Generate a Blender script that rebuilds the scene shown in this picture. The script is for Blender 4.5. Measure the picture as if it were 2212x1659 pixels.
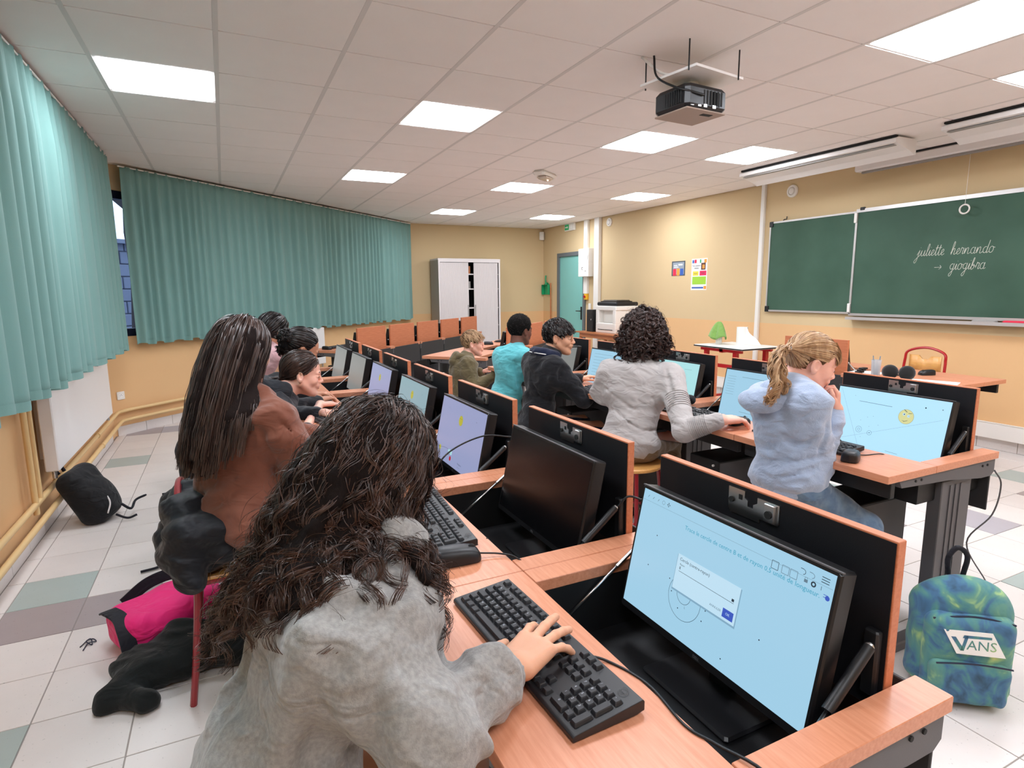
import bpy, bmesh, math, random
import numpy as np
from mathutils import Matrix, Vector, Euler
random.seed(7); rng = np.random.default_rng(7)
for o in list(bpy.data.objects): bpy.data.objects.remove(o)
SC = bpy.context.scene; COL = SC.collection
PI = math.pi
# ------------------------------------------------------------------ camera, world, exposure
FPX = 1266.5; YAW, PITCH, ROLL = 0.45123, -0.15752, -0.00836
def cam_rows():
    cy_, sy_ = math.cos(YAW), math.sin(YAW)
    f = np.array([sy_*math.cos(PITCH), cy_*math.cos(PITCH), math.sin(PITCH)])
    r = np.array([cy_, -sy_, 0.]); u = np.cross(r, f)
    c, s = math.cos(ROLL), math.sin(ROLL)
    return np.array([r*c+u*s, -r*s+u*c, f])
RM = cam_rows()
cam_d = bpy.data.cameras.new('camera'); cam = bpy.data.objects.new('camera', cam_d); COL.objects.link(cam)
cam_d.sensor_width = 36; cam_d.lens = FPX*36/2212; cam_d.clip_start = 0.05
M = Matrix(((RM[0][0], RM[1][0], -RM[2][0], 0), (RM[0][1], RM[1][1], -RM[2][1], 0), (RM[0][2], RM[1][2], -RM[2][2], 1.4), (0, 0, 0, 1)))
cam.matrix_world = M; SC.camera = cam
def proj(x, y, z):
    v = RM @ np.array([x, y, z-1.4]); return 1106+FPX*v[0]/v[2], 829.5-FPX*v[1]/v[2], v[2]
W = bpy.data.worlds.new('world'); SC.world = W; W.use_nodes = True
bgn = W.node_tree.nodes['Background']
bgn.inputs[0].default_value = (0.66, 0.80, 1.0, 1); bgn.inputs[1].default_value = 2.0
SC.view_settings.view_transform = 'Standard'; SC.view_settings.look = 'None'
SC.view_settings.exposure = 0.15; SC.view_settings.gamma = 1; SC.view_settings.use_curve_mapping = False
SC.cycles.max_bounces = 7; SC.cycles.diffuse_bounces = 5; SC.cycles.glossy_bounces = 3; SC.cycles.transmission_bounces = 4
SC.cycles.transparent_max_bounces = 8; SC.cycles.sample_clamp_indirect = 6; SC.cycles.caustics_reflective = False; SC.cycles.caustics_refractive = False
PANEL_W = 25.0        # emission of the ceiling panels
CH = 2.637           # ceiling height
# ------------------------------------------------------------------ helpers
def lin(c):
    if isinstance(c, str): c = [int(c[i:i+2], 16)/255 for i in (0, 2, 4)]
    else: c = [v/255 for v in c]
    return tuple((v/12.92 if v <= .04045 else ((v+.055)/1.055)**2.4) for v in c)+(1,)
MATS = {}
def mat(name, col=(200, 200, 200), rough=.6, metal=0., spec=.5, emit=0., ecol=None, noise=0., nscale=30., bump=0., bscale=200., coat=0., alpha=1., stretch=None, sheen=0., trans=0., sss=0., col2=None, obj_rand=0.):
    m = bpy.data.materials.new(name); m.use_nodes = True; MATS[name] = m
    nt = m.node_tree; N = nt.nodes; L = nt.links; b = N['Principled BSDF']
    b.inputs['Base Color'].default_value = lin(col); b.inputs['Roughness'].default_value = rough
    b.inputs['Metallic'].default_value = metal; b.inputs['Specular IOR Level'].default_value = spec
    if coat: b.inputs['Coat Weight'].default_value = coat; b.inputs['Coat Roughness'].default_value = .15
    if sheen: b.inputs['Sheen Weight'].default_value = sheen; b.inputs['Sheen Roughness'].default_value = .5
    if sss: b.inputs['Subsurface Weight'].default_value = sss; b.inputs['Subsurface Radius'].default_value = (.01, .004, .002); b.inputs['Subsurface Scale'].default_value = 1.
    if trans: b.inputs['Transmission Weight'].default_value = trans
    if alpha < 1: b.inputs['Alpha'].default_value = alpha
    if emit:
        b.inputs['Emission Color'].default_value = lin(ecol or col); b.inputs['Emission Strength'].default_value = emit
    if noise or bump or col2 or obj_rand:
        tc = N.new('ShaderNodeTexCoord'); mp = N.new('ShaderNodeMapping'); L.new(tc.outputs['Object'], mp.inputs[0])
        if stretch: mp.inputs['Scale'].default_value = stretch
    if noise or col2:
        n = N.new('ShaderNodeTexNoise'); n.inputs['Scale'].default_value = nscale; n.inputs['Detail'].default_value = 4; L.new(mp.outputs[0], n.inputs['Vector'])
        mx = N.new('ShaderNodeMix'); mx.data_type = 'RGBA'; L.new(n.outputs['Fac'], mx.inputs['Factor'])
        c = lin(col)
        if col2: mx.inputs['A'].default_value = c; mx.inputs['B'].default_value = lin(col2)
        else:
            mx.inputs['A'].default_value = tuple(v*(1-noise) for v in c[:3])+(1,); mx.inputs['B'].default_value = tuple(min(1, v*(1+noise)) for v in c[:3])+(1,)
        out = mx.outputs['Result']
        if col2:
            rp = N.new('ShaderNodeMapRange'); rp.inputs[1].default_value = .35; rp.inputs[2].default_value = .65; L.new(n.outputs['Fac'], rp.inputs[0]); L.new(rp.outputs[0], mx.inputs['Factor'])
        L.new(out, b.inputs['Base Color'])
        last = out
    if obj_rand:
        oi = N.new('ShaderNodeObjectInfo'); hs = N.new('ShaderNodeHueSaturation')
        mr = N.new('ShaderNodeMapRange'); mr.inputs[3].default_value = 1-obj_rand; mr.inputs[4].default_value = 1+obj_rand; L.new(oi.outputs['Random'], mr.inputs[0])
        L.new(mr.outputs[0], hs.inputs['Value'])
        if noise or col2: L.new(last, hs.inputs['Color'])
        else: hs.inputs['Color'].default_value = lin(col)
        L.new(hs.outputs[0], b.inputs['Base Color'])
    if bump:
        n2 = N.new('ShaderNodeTexNoise'); n2.inputs['Scale'].default_value = bscale; n2.inputs['Detail'].default_value = 3; L.new(mp.outputs[0], n2.inputs['Vector'])
        bp = N.new('ShaderNodeBump'); bp.inputs['Strength'].default_value = bump; bp.inputs['Distance'].default_value = .002; L.new(n2.outputs['Fac'], bp.inputs['Height']); L.new(bp.outputs[0], b.inputs['Normal'])
    return m
# object builders: every mesh goes through MB (a list of boxes, tubes, lathes ...)
class MB:
    def __init__(s): s.v = []; s.f = []; s.n = 0
    def add(s, v, f):
        v = np.asarray(v, float); s.v.append(v); s.f += [tuple(int(i)+s.n for i in q) for q in f]; s.n += len(v); return s
    def box(s, x0, x1, y0, y1, z0, z1, R=None, o=None):
        v = np.array([(x, y, z) for x in (x0, x1) for y in (y0, y1) for z in (z0, z1)])
        if R is not None: v = v @ np.asarray(R).T
        if o is not None: v = v + np.asarray(o)
        return s.add(v, [(0, 1, 3, 2), (4, 6, 7, 5), (0, 4, 5, 1), (2, 3, 7, 6), (0, 2, 6, 4), (1, 5, 7, 3)])
    def rbox(s, x0, x1, y0, y1, z0, z1, r=.003, R=None, o=None, taper=0.):
        # chamfered box, optional taper of the top
        vs = []; fs = []
        def ring(ix, iy, z): return [(x0+ix, y0+iy+r, z), (x0+ix+r, y0+iy, z), (x1-ix-r, y0+iy, z), (x1-ix, y0+iy+r, z), (x1-ix, y1-iy-r, z), (x1-ix-r, y1-iy, z), (x0+ix+r, y1-iy, z), (x0+ix, y1-iy-r, z)]
        rings = [ring(r*.7, r*.7, z0), ring(0, 0, z0+r), ring(taper, taper, z1-r), ring(taper+r*.7, taper+r*.7, z1)]
        for g in rings: vs += g
        for k in range(3):
            for i in range(8):
                j = (i+1) % 8; fs.append((k*8+i, k*8+j, k*8+8+j, k*8+8+i))
        fs.append(tuple(range(7, -1, -1))); fs.append(tuple(range(24, 32)))
        v = np.array(vs)
        if R is not None: v = v @ np.asarray(R).T
        if o is not None: v = v + np.asarray(o)
        return s.add(v, fs)
    def tube(s, pts, r, n=8, cap=True):
        pts = np.asarray(pts, float); m = len(pts); rr = np.full(m, r) if np.isscalar(r) else np.asarray(r, float)
        t = np.gradient(pts, axis=0); t /= np.linalg.norm(t, axis=1)[:, None]+1e-9
        up = np.array([0, 0, 1.]) if abs(t[0][2]) < .9 else np.array([1., 0, 0])
        a = np.cross(t[0], up); a /= np.linalg.norm(a); A = [a]
        for i in range(1, m):
            a = A[-1]-t[i]*np.dot(A[-1], t[i]); a /= np.linalg.norm(a)+1e-9; A.append(a)
        A = np.array(A); B = np.cross(t, A)
        th = np.arange(n)*2*PI/n
        v = (pts[:, None]+rr[:, None, None]*(A[:, None]*np.cos(th)[None, :, None]+B[:, None]*np.sin(th)[None, :, None])).reshape(-1, 3)
        f = [(i*n+j, i*n+(j+1) % n, (i+1)*n+(j+1) % n, (i+1)*n+j) for i in range(m-1) for j in range(n)]
        if cap: f += [tuple(range(n-1, -1, -1)), tuple((m-1)*n+j for j in range(n))]
        return s.add(v, f)
    def cyl(s, c0, c1, r, n=16, r1=None): return s.tube([c0, c1], [r, r if r1 is None else r1], n)
    def lathe(s, prof, n=24, o=(0, 0, 0), R=None):
        th = np.arange(n)*2*PI/n; v = np.array([(r*math.cos(t), r*math.sin(t), z) for r, z in prof for t in th])
        if R is not None: v = v @ np.asarray(R).T
        v = v+np.asarray(o); m = len(prof)
        return s.add(v, [(i*n+j, i*n+(j+1) % n, (i+1)*n+(j+1) % n, (i+1)*n+j) for i in range(m-1) for j in range(n)])
    def prism(s, poly, z0, z1, R=None, o=None):
        n = len(poly); v = np.array([(x, y, z0) for x, y in poly]+[(x, y, z1) for x, y in poly], float)
        if R is not None: v = v @ np.asarray(R).T
        if o is not None: v = v+np.asarray(o)
        return s.add(v, [tuple(range(n-1, -1, -1)), tuple(range(n, 2*n))]+[(i, (i+1) % n, n+(i+1) % n, n+i) for i in range(n)])
    def xf(s, R=None, o=None):
        for i in range(len(s.v)):
            if R is not None: s.v[i] = s.v[i] @ np.asarray(R).T
            if o is not None: s.v[i] = s.v[i]+np.asarray(o)
        return s
    def mesh(s, name):
        me = bpy.data.meshes.new(name); me.from_pydata(np.concatenate(s.v).tolist(), [], s.f); me.validate(); me.update(); return me
    def build(s, name, m, parent=None, loc=None, smooth=False, rot=None, bevel=0):
        me = s.mesh(name); return link(name, me, m, parent, loc, smooth, rot, bevel)
def link(name, me, m, parent=None, loc=None, smooth=False, rot=None, bevel=0):
    if isinstance(m, str): m = MATS[m]
    if m and not me.materials: me.materials.append(m)
    if smooth is True: me.shade_smooth()
    elif smooth:
        me.shade_smooth(); me.set_sharp_from_angle(angle=math.radians(smooth))
    o = bpy.data.objects.new(name, me); COL.objects.link(o)
    if parent: o.parent = parent
    if loc is not None: o.location = loc
    if rot is not None: o.rotation_euler = rot
    if bevel:
        b = o.modifiers.new('bevel', 'BEVEL'); b.width = bevel; b.segments = 2; b.limit_method = 'ANGLE'
    return o
def thing(name, label, cat, loc=(0, 0, 0), rz=0, group=None):
    o = bpy.data.objects.new(name, None); COL.objects.link(o); o.empty_display_size = .05
    o.location = loc; o.rotation_euler = (0, 0, rz); o['label'] = label; o['category'] = cat
    if group: o['group'] = group
    return o
def tag(o, label, cat, group=None, kind=None):
    o['label'] = label; o['category'] = cat
    if group: o['group'] = group
    if kind: o['kind'] = kind
    return o
def struct(o): o['kind'] = 'structure'; return o
def dup(root, loc, rz, label, group=None):
    def cp(o, par):
        c = o.copy(); COL.objects.link(c)
        if par is not None: c.parent = par
        for ch in o.children: cp(ch, c)
        return c
    r = cp(root, None); r.location = loc; r.rotation_euler = (0, 0, rz); r['label'] = label
    if group: r['group'] = group
    return r
def text_mesh(s, size, shear=0., extrude=.0004, align='CENTER'):
    cu = bpy.data.curves.new('t', 'FONT'); cu.body = s; cu.size = size; cu.shear = shear; cu.extrude = extrude; cu.align_x = align; cu.align_y = 'CENTER'; cu.resolution_u = 2
    o = bpy.data.objects.new('t', cu); COL.objects.link(o)
    me = bpy.data.meshes.new_from_object(o.evaluated_get(bpy.context.evaluated_depsgraph_get())); bpy.data.objects.remove(o); bpy.data.curves.remove(cu)
    return me
def text_into(mb, s, size, R, o, **k):
    me = text_mesh(s, size, **k); n = len(me.vertices)
    if n:
        v = np.zeros(n*3); me.vertices.foreach_get('co', v); v = v.reshape(-1, 3) @ np.asarray(R).T+np.asarray(o)
        mb.add(v, [tuple(p.vertices) for p in me.polygons])
    bpy.data.meshes.remove(me)
def frame_from(x, y):   # rotation matrix whose columns are x, y, x cross y
    x = np.asarray(x, float); x /= np.linalg.norm(x); y = np.asarray(y, float); y = y-x*np.dot(x, y); y /= np.linalg.norm(y)
    return np.stack([x, y, np.cross(x, y)], 1)
def smooth_path(pts, n=40):
    pts = np.asarray(pts, float); m = len(pts); t = np.linspace(0, m-1, n); out = []
    P = np.vstack([2*pts[0]-pts[1], pts, 2*pts[-1]-pts[-2]])
    for u in t:
        i = min(int(u), m-2); f = u-i; a, b, c, d = P[i], P[i+1], P[i+2], P[i+3]
        out.append(.5*((2*b)+(-a+c)*f+(2*a-5*b+4*c-d)*f*f+(-a+3*b-3*c+d)*f**3))
    return np.array(out)
# ------------------------------------------------------------------ materials
def wood_mat(name, c1, c2, rough=.35, scale=(60, 4, 60), bump=.05):
    m = mat(name, c1, rough=rough, spec=.45); nt = m.node_tree; N = nt.nodes; L = nt.links; b = N['Principled BSDF']
    tc = N.new('ShaderNodeTexCoord'); mp = N.new('ShaderNodeMapping'); mp.inputs['Scale'].default_value = scale; L.new(tc.outputs['Object'], mp.inputs[0])
    n = N.new('ShaderNodeTexNoise'); n.inputs['Scale'].default_value = 2.2; n.inputs['Detail'].default_value = 6; n.inputs['Roughness'].default_value = .62; L.new(mp.outputs[0], n.inputs['Vector'])
    r = N.new('ShaderNodeValToRGB'); r.color_ramp.elements[0].position = .32; r.color_ramp.elements[1].position = .66
    r.color_ramp.elements[0].color = lin(c2); r.color_ramp.elements[1].color = lin(c1); L.new(n.outputs['Fac'], r.inputs[0]); L.new(r.outputs[0], b.inputs['Base Color'])
    return m
wood_mat('beech', (212, 146, 114), (196, 126, 92))
wood_mat('beech_edge', (200, 124, 88), (184, 106, 70), rough=.5)
wood_mat('old_wood', (190, 120, 75), (165, 98, 60))
wood_mat('ply', (220, 165, 95), (205, 145, 80))
mat('black_lam', (22, 22, 26), rough=.55, spec=.3, bump=.1, bscale=400)
mat('black_steel', (20, 20, 22), rough=.5, spec=.4, bump=.1, bscale=500)
mat('grey_steel', (88, 86, 88), rough=.5, spec=.4, bump=.12, bscale=500)
mat('dark_panel', (50, 49, 50), rough=.55, spec=.35)
mat('chrome', (205, 205, 205), rough=.28, metal=1.)
mat('bezel', (20, 20, 22), rough=.38, spec=.5)
mat('plastic_black', (24, 24, 27), rough=.42, spec=.5, bump=.05, bscale=900)
mat('key_black', (30, 30, 34), rough=.5, spec=.5)
mat('key_print', (175, 180, 190), rough=.6)
mat('cable', (16, 16, 18), rough=.45)
mat('cable_white', (225, 220, 215), rough=.5)
mat('white_plastic', (232, 228, 222), rough=.45)
mat('white_metal', (232, 228, 226), rough=.4, bump=.04, bscale=300)
mat('red_metal', (170, 18, 26), rough=.3, coat=.3)
mat('dark_red_metal', (142, 28, 38), rough=.32, coat=.3)
mat('teal_door', (125, 188, 180), rough=.55, noise=.03, nscale=6)
mat('door_frame', (98, 104, 108), rough=.5)
mat('handle_black', (25, 25, 28), rough=.4)
mat('cabinet_white', (214, 207, 206), rough=.5)
mat('cabinet_grey', (150, 146, 142), rough=.5)
mat('paper', (240, 238, 235), rough=.8)
mat('screen_off', (10, 10, 12), rough=.25, spec=.5)
mat('ink', (60, 70, 80), rough=.8)
mat('grout', (150, 142, 136), rough=.9)
mat('navy', (28, 34, 58), rough=.4)
mat('rubber', (28, 28, 28), rough=.8)
def screen_mat(name, col, e): return mat(name, (8, 8, 10), rough=.3, emit=e, ecol=col)
screen_mat('scr_blue', (158, 202, 226), .95)
screen_mat('scr_blue2', (176, 222, 250), 1.0)
screen_mat('scr_lav', (150, 158, 196), .9)
screen_mat('scr_teal', (140, 175, 185), .85)
screen_mat('scr_grey', (140, 142, 140), .8)
screen_mat('scr_cyan', (170, 222, 225), .95)
# painted walls: ochre below, yellow above the dado line (a paint edge), faint roller texture
def wall_paint():
    m = mat('wall_paint', (236, 206, 146), rough=.72, spec=.25, bump=.15, bscale=160); nt = m.node_tree; N = nt.nodes; L = nt.links; b = N['Principled BSDF']
    tc = N.new('ShaderNodeTexCoord'); sp = N.new('ShaderNodeSeparateXYZ'); L.new(tc.outputs['Object'], sp.inputs[0])
    gt = N.new('ShaderNodeMath'); gt.operation = 'GREATER_THAN'; gt.inputs[1].default_value = .985; L.new(sp.outputs['Z'], gt.inputs[0])
    n = N.new('ShaderNodeTexNoise'); n.inputs['Scale'].default_value = 1.3; n.inputs['Detail'].default_value = 3; L.new(tc.outputs['Object'], n.inputs['Vector'])
    mx = N.new('ShaderNodeMix'); mx.data_type = 'RGBA'; mx.inputs['A'].default_value = lin((222, 180, 132)); mx.inputs['B'].default_value = lin((210, 186, 146)); L.new(gt.outputs[0], mx.inputs['Factor'])
    hs = N.new('ShaderNodeHueSaturation'); mr = N.new('ShaderNodeMapRange'); mr.inputs[3].default_value = .95; mr.inputs[4].default_value = 1.04; L.new(n.outputs['Fac'], mr.inputs[0]); L.new(mr.outputs[0], hs.inputs['Value']); L.new(mx.outputs['Result'], hs.inputs['Color']); L.new(hs.outputs[0], b.inputs['Base Color'])
wall_paint()
mat('pipe_paint', (224, 190, 136), rough=.4, noise=.06, nscale=14)
def tile_mat(name, c):
    m = mat(name, c, rough=.38, spec=.45, noise=.05, nscale=9, obj_rand=.035)
    nt = m.node_tree; N = nt.nodes; L = nt.links; b = N['Principled BSDF']
    v = N.new('ShaderNodeTexNoise'); v.inputs['Scale'].default_value = 90; v.inputs['Detail'].default_value = 2
    tc = N.new('ShaderNodeTexCoord'); L.new(tc.outputs['Object'], v.inputs['Vector'])
    cr = N.new('ShaderNodeMapRange'); cr.inputs[1].default_value = .68; cr.inputs[2].default_value = .74; L.new(v.outputs['Fac'], cr.inputs[0])
    mx = N.new('ShaderNodeMix'); mx.data_type = 'RGBA'; L.new(cr.outputs[0], mx.inputs['Factor'])
    src = b.inputs['Base Color'].links[0].from_socket; L.new(src, mx.inputs['A']); mx.inputs['B'].default_value = tuple(x*.72 for x in lin(c)[:3])+(1,); L.new(mx.outputs['Result'], b.inputs['Base Color'])
tile_mat('tile_white', (217, 210, 206)); tile_mat('tile_green', (164, 176, 172)); tile_mat('tile_brown', (158, 147, 147)); tile_mat('tile_grey', (168, 165, 172))
mat('ceil_tile', (240, 234, 231), rough=.9, spec=.1, noise=.025, nscale=5, bump=.35, bscale=420, obj_rand=.012)
mat('ceil_bar', (214, 209, 206), rough=.6)
mat('ceil_dark', (110, 104, 100), rough=.9)
mat('lamp_panel', (255, 255, 255), emit=PANEL_W, ecol=(240, 246, 255))
mat('lamp_frame', (235, 232, 228), rough=.5)
def curtain_mat():
    m = mat('curtain_cloth', (132, 172, 166), rough=.75, spec=.2, noise=.05, nscale=5, bump=.25, bscale=500, sheen=.15); nt = m.node_tree; N = nt.nodes; L = nt.links; b = N['Principled BSDF']
    tr = N.new('ShaderNodeBsdfTranslucent'); tr.inputs[0].default_value = lin((140, 190, 190)); ad = N.new('ShaderNodeMixShader'); ad.inputs[0].default_value = .22
    out = N['Material Output']; L.new(b.outputs[0], ad.inputs[1]); L.new(tr.outputs[0], ad.inputs[2]); L.new(ad.outputs[0], out.inputs['Surface'])
curtain_mat()
# ------------------------------------------------------------------ the room shell
LX, RX, BY, FY = -1.07, 5.95, 10.75, -2.7
CORN = np.array([LX, 6.83]); CORN2 = np.array([3.12, BY])
AD = (CORN2-CORN)/np.linalg.norm(CORN2-CORN); AL = np.linalg.norm(CORN2-CORN); AANG = math.atan2(AD[1], AD[0])
def wall_with_openings(name, length, ops, th=.22):
    """local x along the wall, inner face y=0, thickness to +y, z up; openings (x0,x1,z0,z1)"""
    b = MB(); xs = sorted({0, length}|{o[0] for o in ops}|{o[1] for o in ops})
    for x0, x1 in zip(xs[:-1], xs[1:]):
        o = [q for q in ops if q[0] <= x0 and q[1] >= x1]
        if o: b.box(x0, x1, 0, th, 0, o[0][2]); b.box(x0, x1, 0, th, o[0][3], CH+.1)
        else: b.box(x0, x1, 0, th, 0, CH+.1)
    return b
# left wall: local x = +Y, so rotate; inner face toward +X
def place_wall(b, name, origin, ang):
    o = b.build(name, 'wall_paint'); o.location = (origin[0], origin[1], 0); o.rotation_euler = (0, 0, ang); return struct(o)
LW_OPS = [(2.4, 5.3, .98, 2.40), (5.5, 9.25, .98, 2.40)]      # along from FY
place_wall(wall_with_openings('wall_left', CORN[1]-FY, LW_OPS), 'wall_left', (LX, FY), PI/2)
AW_OPS = [(.10, 2.7, .98, 2.40), (2.9, 5.3, .98, 2.40)]
place_wall(wall_with_openings('wall_corner', AL, AW_OPS), 'wall_corner', CORN, AANG)
place_wall(wall_with_openings('wall_back', RX-CORN2[0], []), 'wall_back', CORN2, 0)
place_wall(wall_with_openings('wall_right', BY-FY, [(BY-10.13, BY-9.17, 0, 2.06)]), 'wall_right', (RX, BY), -PI/2)
place_wall(wall_with_openings('wall_front', RX-LX, []), 'wall_front', (RX, FY), PI)
# windows: navy frames with glass
mat('glass', (235, 245, 250), rough=.02, trans=1., spec=.5); MATS['glass'].node_tree.nodes['Principled BSDF'].inputs['IOR'].default_value = 1.05
def window(n, origin, ang, x0, x1, z0, z1, k):
    root = bpy.data.objects.new('window_%d' % n, None); COL.objects.link(root); root.location = (origin[0], origin[1], 0); root.rotation_euler = (0, 0, ang); struct(root)
    f = MB(); t = .075
    f.box(x0, x1, .03, .11, z0, z0+t); f.box(x0, x1, .03, .11, z1-t, z1); f.box(x0, x0+t, .03, .11, z0+t, z1-t); f.box(x1-t, x1, .03, .11, z0+t, z1-t)
    for i in range(1, k):
        xm = x0+(x1-x0)*i/k; f.box(xm-.04, xm+.04, .03, .11, z0+t, z1-t)
    f.build('window_frame', 'navy', root)
    for i in range(k):
        a = x0+(x1-x0)*i/k+.04; c = x0+(x1-x0)*(i+1)/k-.04
        MB().box(a, c, .065, .071, z0+t, z1-t).build('pane', 'glass', root)
window(1, (LX, FY), PI/2, *LW_OPS[0], 3); window(2, (LX, FY), PI/2, *LW_OPS[1], 4)
window(3, CORN, AANG, *AW_OPS[0], 3); window(4, CORN, AANG, *AW_OPS[1], 3)
# ceiling: slab, grid bars, tiles
X0C, Y0C = -.5408, 3.3309
ceil = struct(MB().box(LX-.2, RX+.2, FY-.2, BY+.2, CH+.03, CH+.13).build('ceiling', 'ceil_dark'))
LAMPS = {(c, r) for r in (-7, -3, 1) for c in (0, 3, 6, 8)}|{(3, 5), (6, 5), (9, 5), (6, 9), (9, 9)}
def inside(x, y):   # signed distance inside the angled wall
    n = np.array([AD[1], -AD[0]]); return np.dot(np.array([x, y])-CORN, n)
tmesh = None
for c in range(-1, 11):
    for r in range(-11, 13):
        x0, y0 = X0C+c*.6, Y0C+r*.6; x1, y1 = x0+.6, y0+.6
        ax0, ax1, ay0, ay1 = max(x0, LX), min(x1, RX), max(y0, FY), min(y1, BY)
        if ax1-ax0 < .03 or ay1-ay0 < .03 or (c, r) in LAMPS: continue
        if inside(ax1, ay0) < .02: continue
        full = (ax1-ax0 > .599 and ay1-ay0 > .599)
        # polygon clipped by the angled wall
        g = .0045; gx = .012
        poly = [(ax0+gx, ay0+g), (ax1-gx, ay0+g), (ax1-gx, ay1-g), (ax0+gx, ay1-g)]
        if inside(ax0, ay1) < 0:
            out = []
            for i in range(4):
                p, q_ = poly[i], poly[(i+1) % 4]; dp, dq = inside(*p), inside(*q_)
                if dp >= 0: out.append(p)
                if dp*dq < 0: t = dp/(dp-dq); out.append((p[0]+(q_[0]-p[0])*t, p[1]+(q_[1]-p[1])*t))
            poly = out; full = False
            if len(poly) < 3: continue
        if full:
            if tmesh is None:
                b = MB(); w, h = .3-gx, .3-g
                b.prism([(-w, -h), (w, -h), (w, h), (-w, h)], 0, .02); tmesh = b.mesh('ceiling_tile'); tmesh.materials.append(MATS['ceil_tile'])
            o = bpy.data.objects.new('ceiling_tile', tmesh); COL.objects.link(o); o.parent = ceil; o.location = (x0+.3, y0+.3, CH)
        else:
            cx_, cy_ = np.mean(poly, 0); o = MB().prism([(p[0]-cx_, p[1]-cy_) for p in poly], 0, .02).build('ceiling_tile', 'ceil_tile', ceil, (cx_, cy_, CH))
for c in range(0, 11):
    x = X0C+c*.6
    ye = BY if x > CORN2[0] else CORN[1]+(x-LX)*AD[1]/AD[0]
    MB().box(x-.0118, x+.0118, FY, ye, CH-.001, CH+.012).build('grid_bar', 'ceil_bar', ceil)
for r in range(-10, 13):
    y = Y0C+r*.6; xs = LX if y < CORN[1] else CORN[0]+(y-CORN[1])*AD[0]/AD[1]
    if y < BY: MB().box(xs, RX, y-.0042, y+.0042, CH+.004, CH+.01).build('grid_bar', 'ceil_bar', ceil)
lamp_me = None
descr = {(0, 1): 'large square light panel over the blue curtains, leftmost of all in view', (3, 1): 'square ceiling light panel nearest the middle, left of the projector', (6, 1): 'square ceiling light panel just below the projector in view', (8, 1): 'square ceiling light panel beside the long strip fixture', (3, 5): 'small-looking square light panel above the angled curtain', (6, 5): 'square light panel beyond the emergency lamp on the ceiling', (9, 5): 'square light panel near the yellow wall, beyond the strip fixtures', (6, 9): 'most distant light panel on the left, above the cabinet', (9, 9): 'most distant light panel on the right, above the exit sign', (6, -3): 'very large light panel at the upper edge of the picture', (8, -3): 'light panel cut by the picture edge, above the strip fixtures'}
for (c, r) in sorted(LAMPS):
    x, y = X0C+c*.6+.3, Y0C+r*.6+.3
    t = thing('ceiling_light', descr.get((c, r), 'ceiling light panel out of view behind the viewer, %s from the curtains%s' % ({0: 'first', 3: 'second', 6: 'third', 8: 'fourth'}.get(c, 'last'), ', rear row' if r < -5 else '')), 'ceiling light', (x, y, CH), 0, 'square light panels in the ceiling')
    if lamp_me is None:
        b = MB(); pts = []
        for sx, sy, a0 in ((1, 1, 0), (-1, 1, 90), (-1, -1, 180), (1, -1, 270)):
            for k in range(4): a = math.radians(a0+k*30); pts.append((sx*.256+.022*math.cos(a), sy*.256+.022*math.sin(a)))
        lamp_me = b.prism(pts, -.002, .004).mesh('diffuser'); lamp_me.materials.append(MATS['lamp_panel'])
        fr = MB(); fr.box(-.29, .29, -.295, .295, .003, .03); frame_me = fr.mesh('frame'); frame_me.materials.append(MATS['lamp_frame'])
    for nm, me in (('diffuser', lamp_me), ('frame', frame_me)):
        o = bpy.data.objects.new(nm, me); COL.objects.link(o); o.parent = t
# floor
TP = .3032; X0F, Y0F = -.9851, 3.1711
floor = struct(MB().box(LX-.2, RX+.2, FY-.2, BY+.2, -.12, -.003).build('floor', 'grout'))
GREEN = {(0, 0), (0, 8), (0, -4), (20, -4), (17, -6), (14, -7)}; BROWN = {(0, -1), (0, 12), (1, -1)}; GREY = {(2, -1), (1, 12), (3, 13), (16, -5), (22, -7)}
tiles = []
r2 = random.Random(3)
for c in range(-1, 24):
    for r in range(-20, 26):
        x0, y0 = max(X0F+c*TP, LX+.012), max(Y0F+r*TP, FY); x1, y1 = min(X0F+(c+1)*TP, RX-.012), min(Y0F+(r+1)*TP, BY)
        if x1-x0 < .02 or y1-y0 < .02 or inside(x1, y0) < 0: continue
        k = 'tile_white'
        u = r2.random()
        if (c, r) in GREEN: k = 'tile_green'
        elif (c, r) in BROWN: k = 'tile_brown'
        elif (c, r) in GREY: k = 'tile_grey'
        elif r > 12 or c > 3:
            if u < .05: k = 'tile_green'
            elif u < .08: k = 'tile_brown'
        px, py, d = proj((x0+x1)/2, (y0+y1)/2, 0)
        vis = d > .3 and -60 < px < 2272 and -60 < py < 1720
        tiles.append((c, r, x0, x1, y0, y1, k, (1/d**3 if vis else 0)))
def near_seen(t):   # favour tiles not hidden under the two desk rows
    cx_, cy_ = (t[2]+t[3])/2, (t[4]+t[5])/2
    if cx_ < .15 or 1.0 < cx_ < 1.7 or cx_ > 2.75: return 1
    return .25
tiles.sort(key=lambda t: -t[7]*near_seen(t))
tm = {}
rest = {}
for i, (c, r, x0, x1, y0, y1, k, s_) in enumerate(tiles):
    g = .0022
    if i < 298 and s_ > 0:
        w, h = x1-x0, y1-y0; key = (k, round(w, 3), round(h, 3))
        if key not in tm:
            me = MB().rbox(-w/2+g, w/2-g, -h/2+g, h/2-g, -.012, 0, .0012).mesh('tile'); me.materials.append(MATS[k]); tm[key] = me
        o = bpy.data.objects.new('tile', tm[key]); COL.objects.link(o); o.parent = floor; o.location = ((x0+x1)/2, (y0+y1)/2, -.0003*r2.random())
    else: rest.setdefault(k, MB()).box(x0+g, x1-g, y0+g, y1-g, -.012, 0)
for k, b in rest.items():
    o = b.build('tiles', k, floor); o['kind'] = 'stuff'
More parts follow.
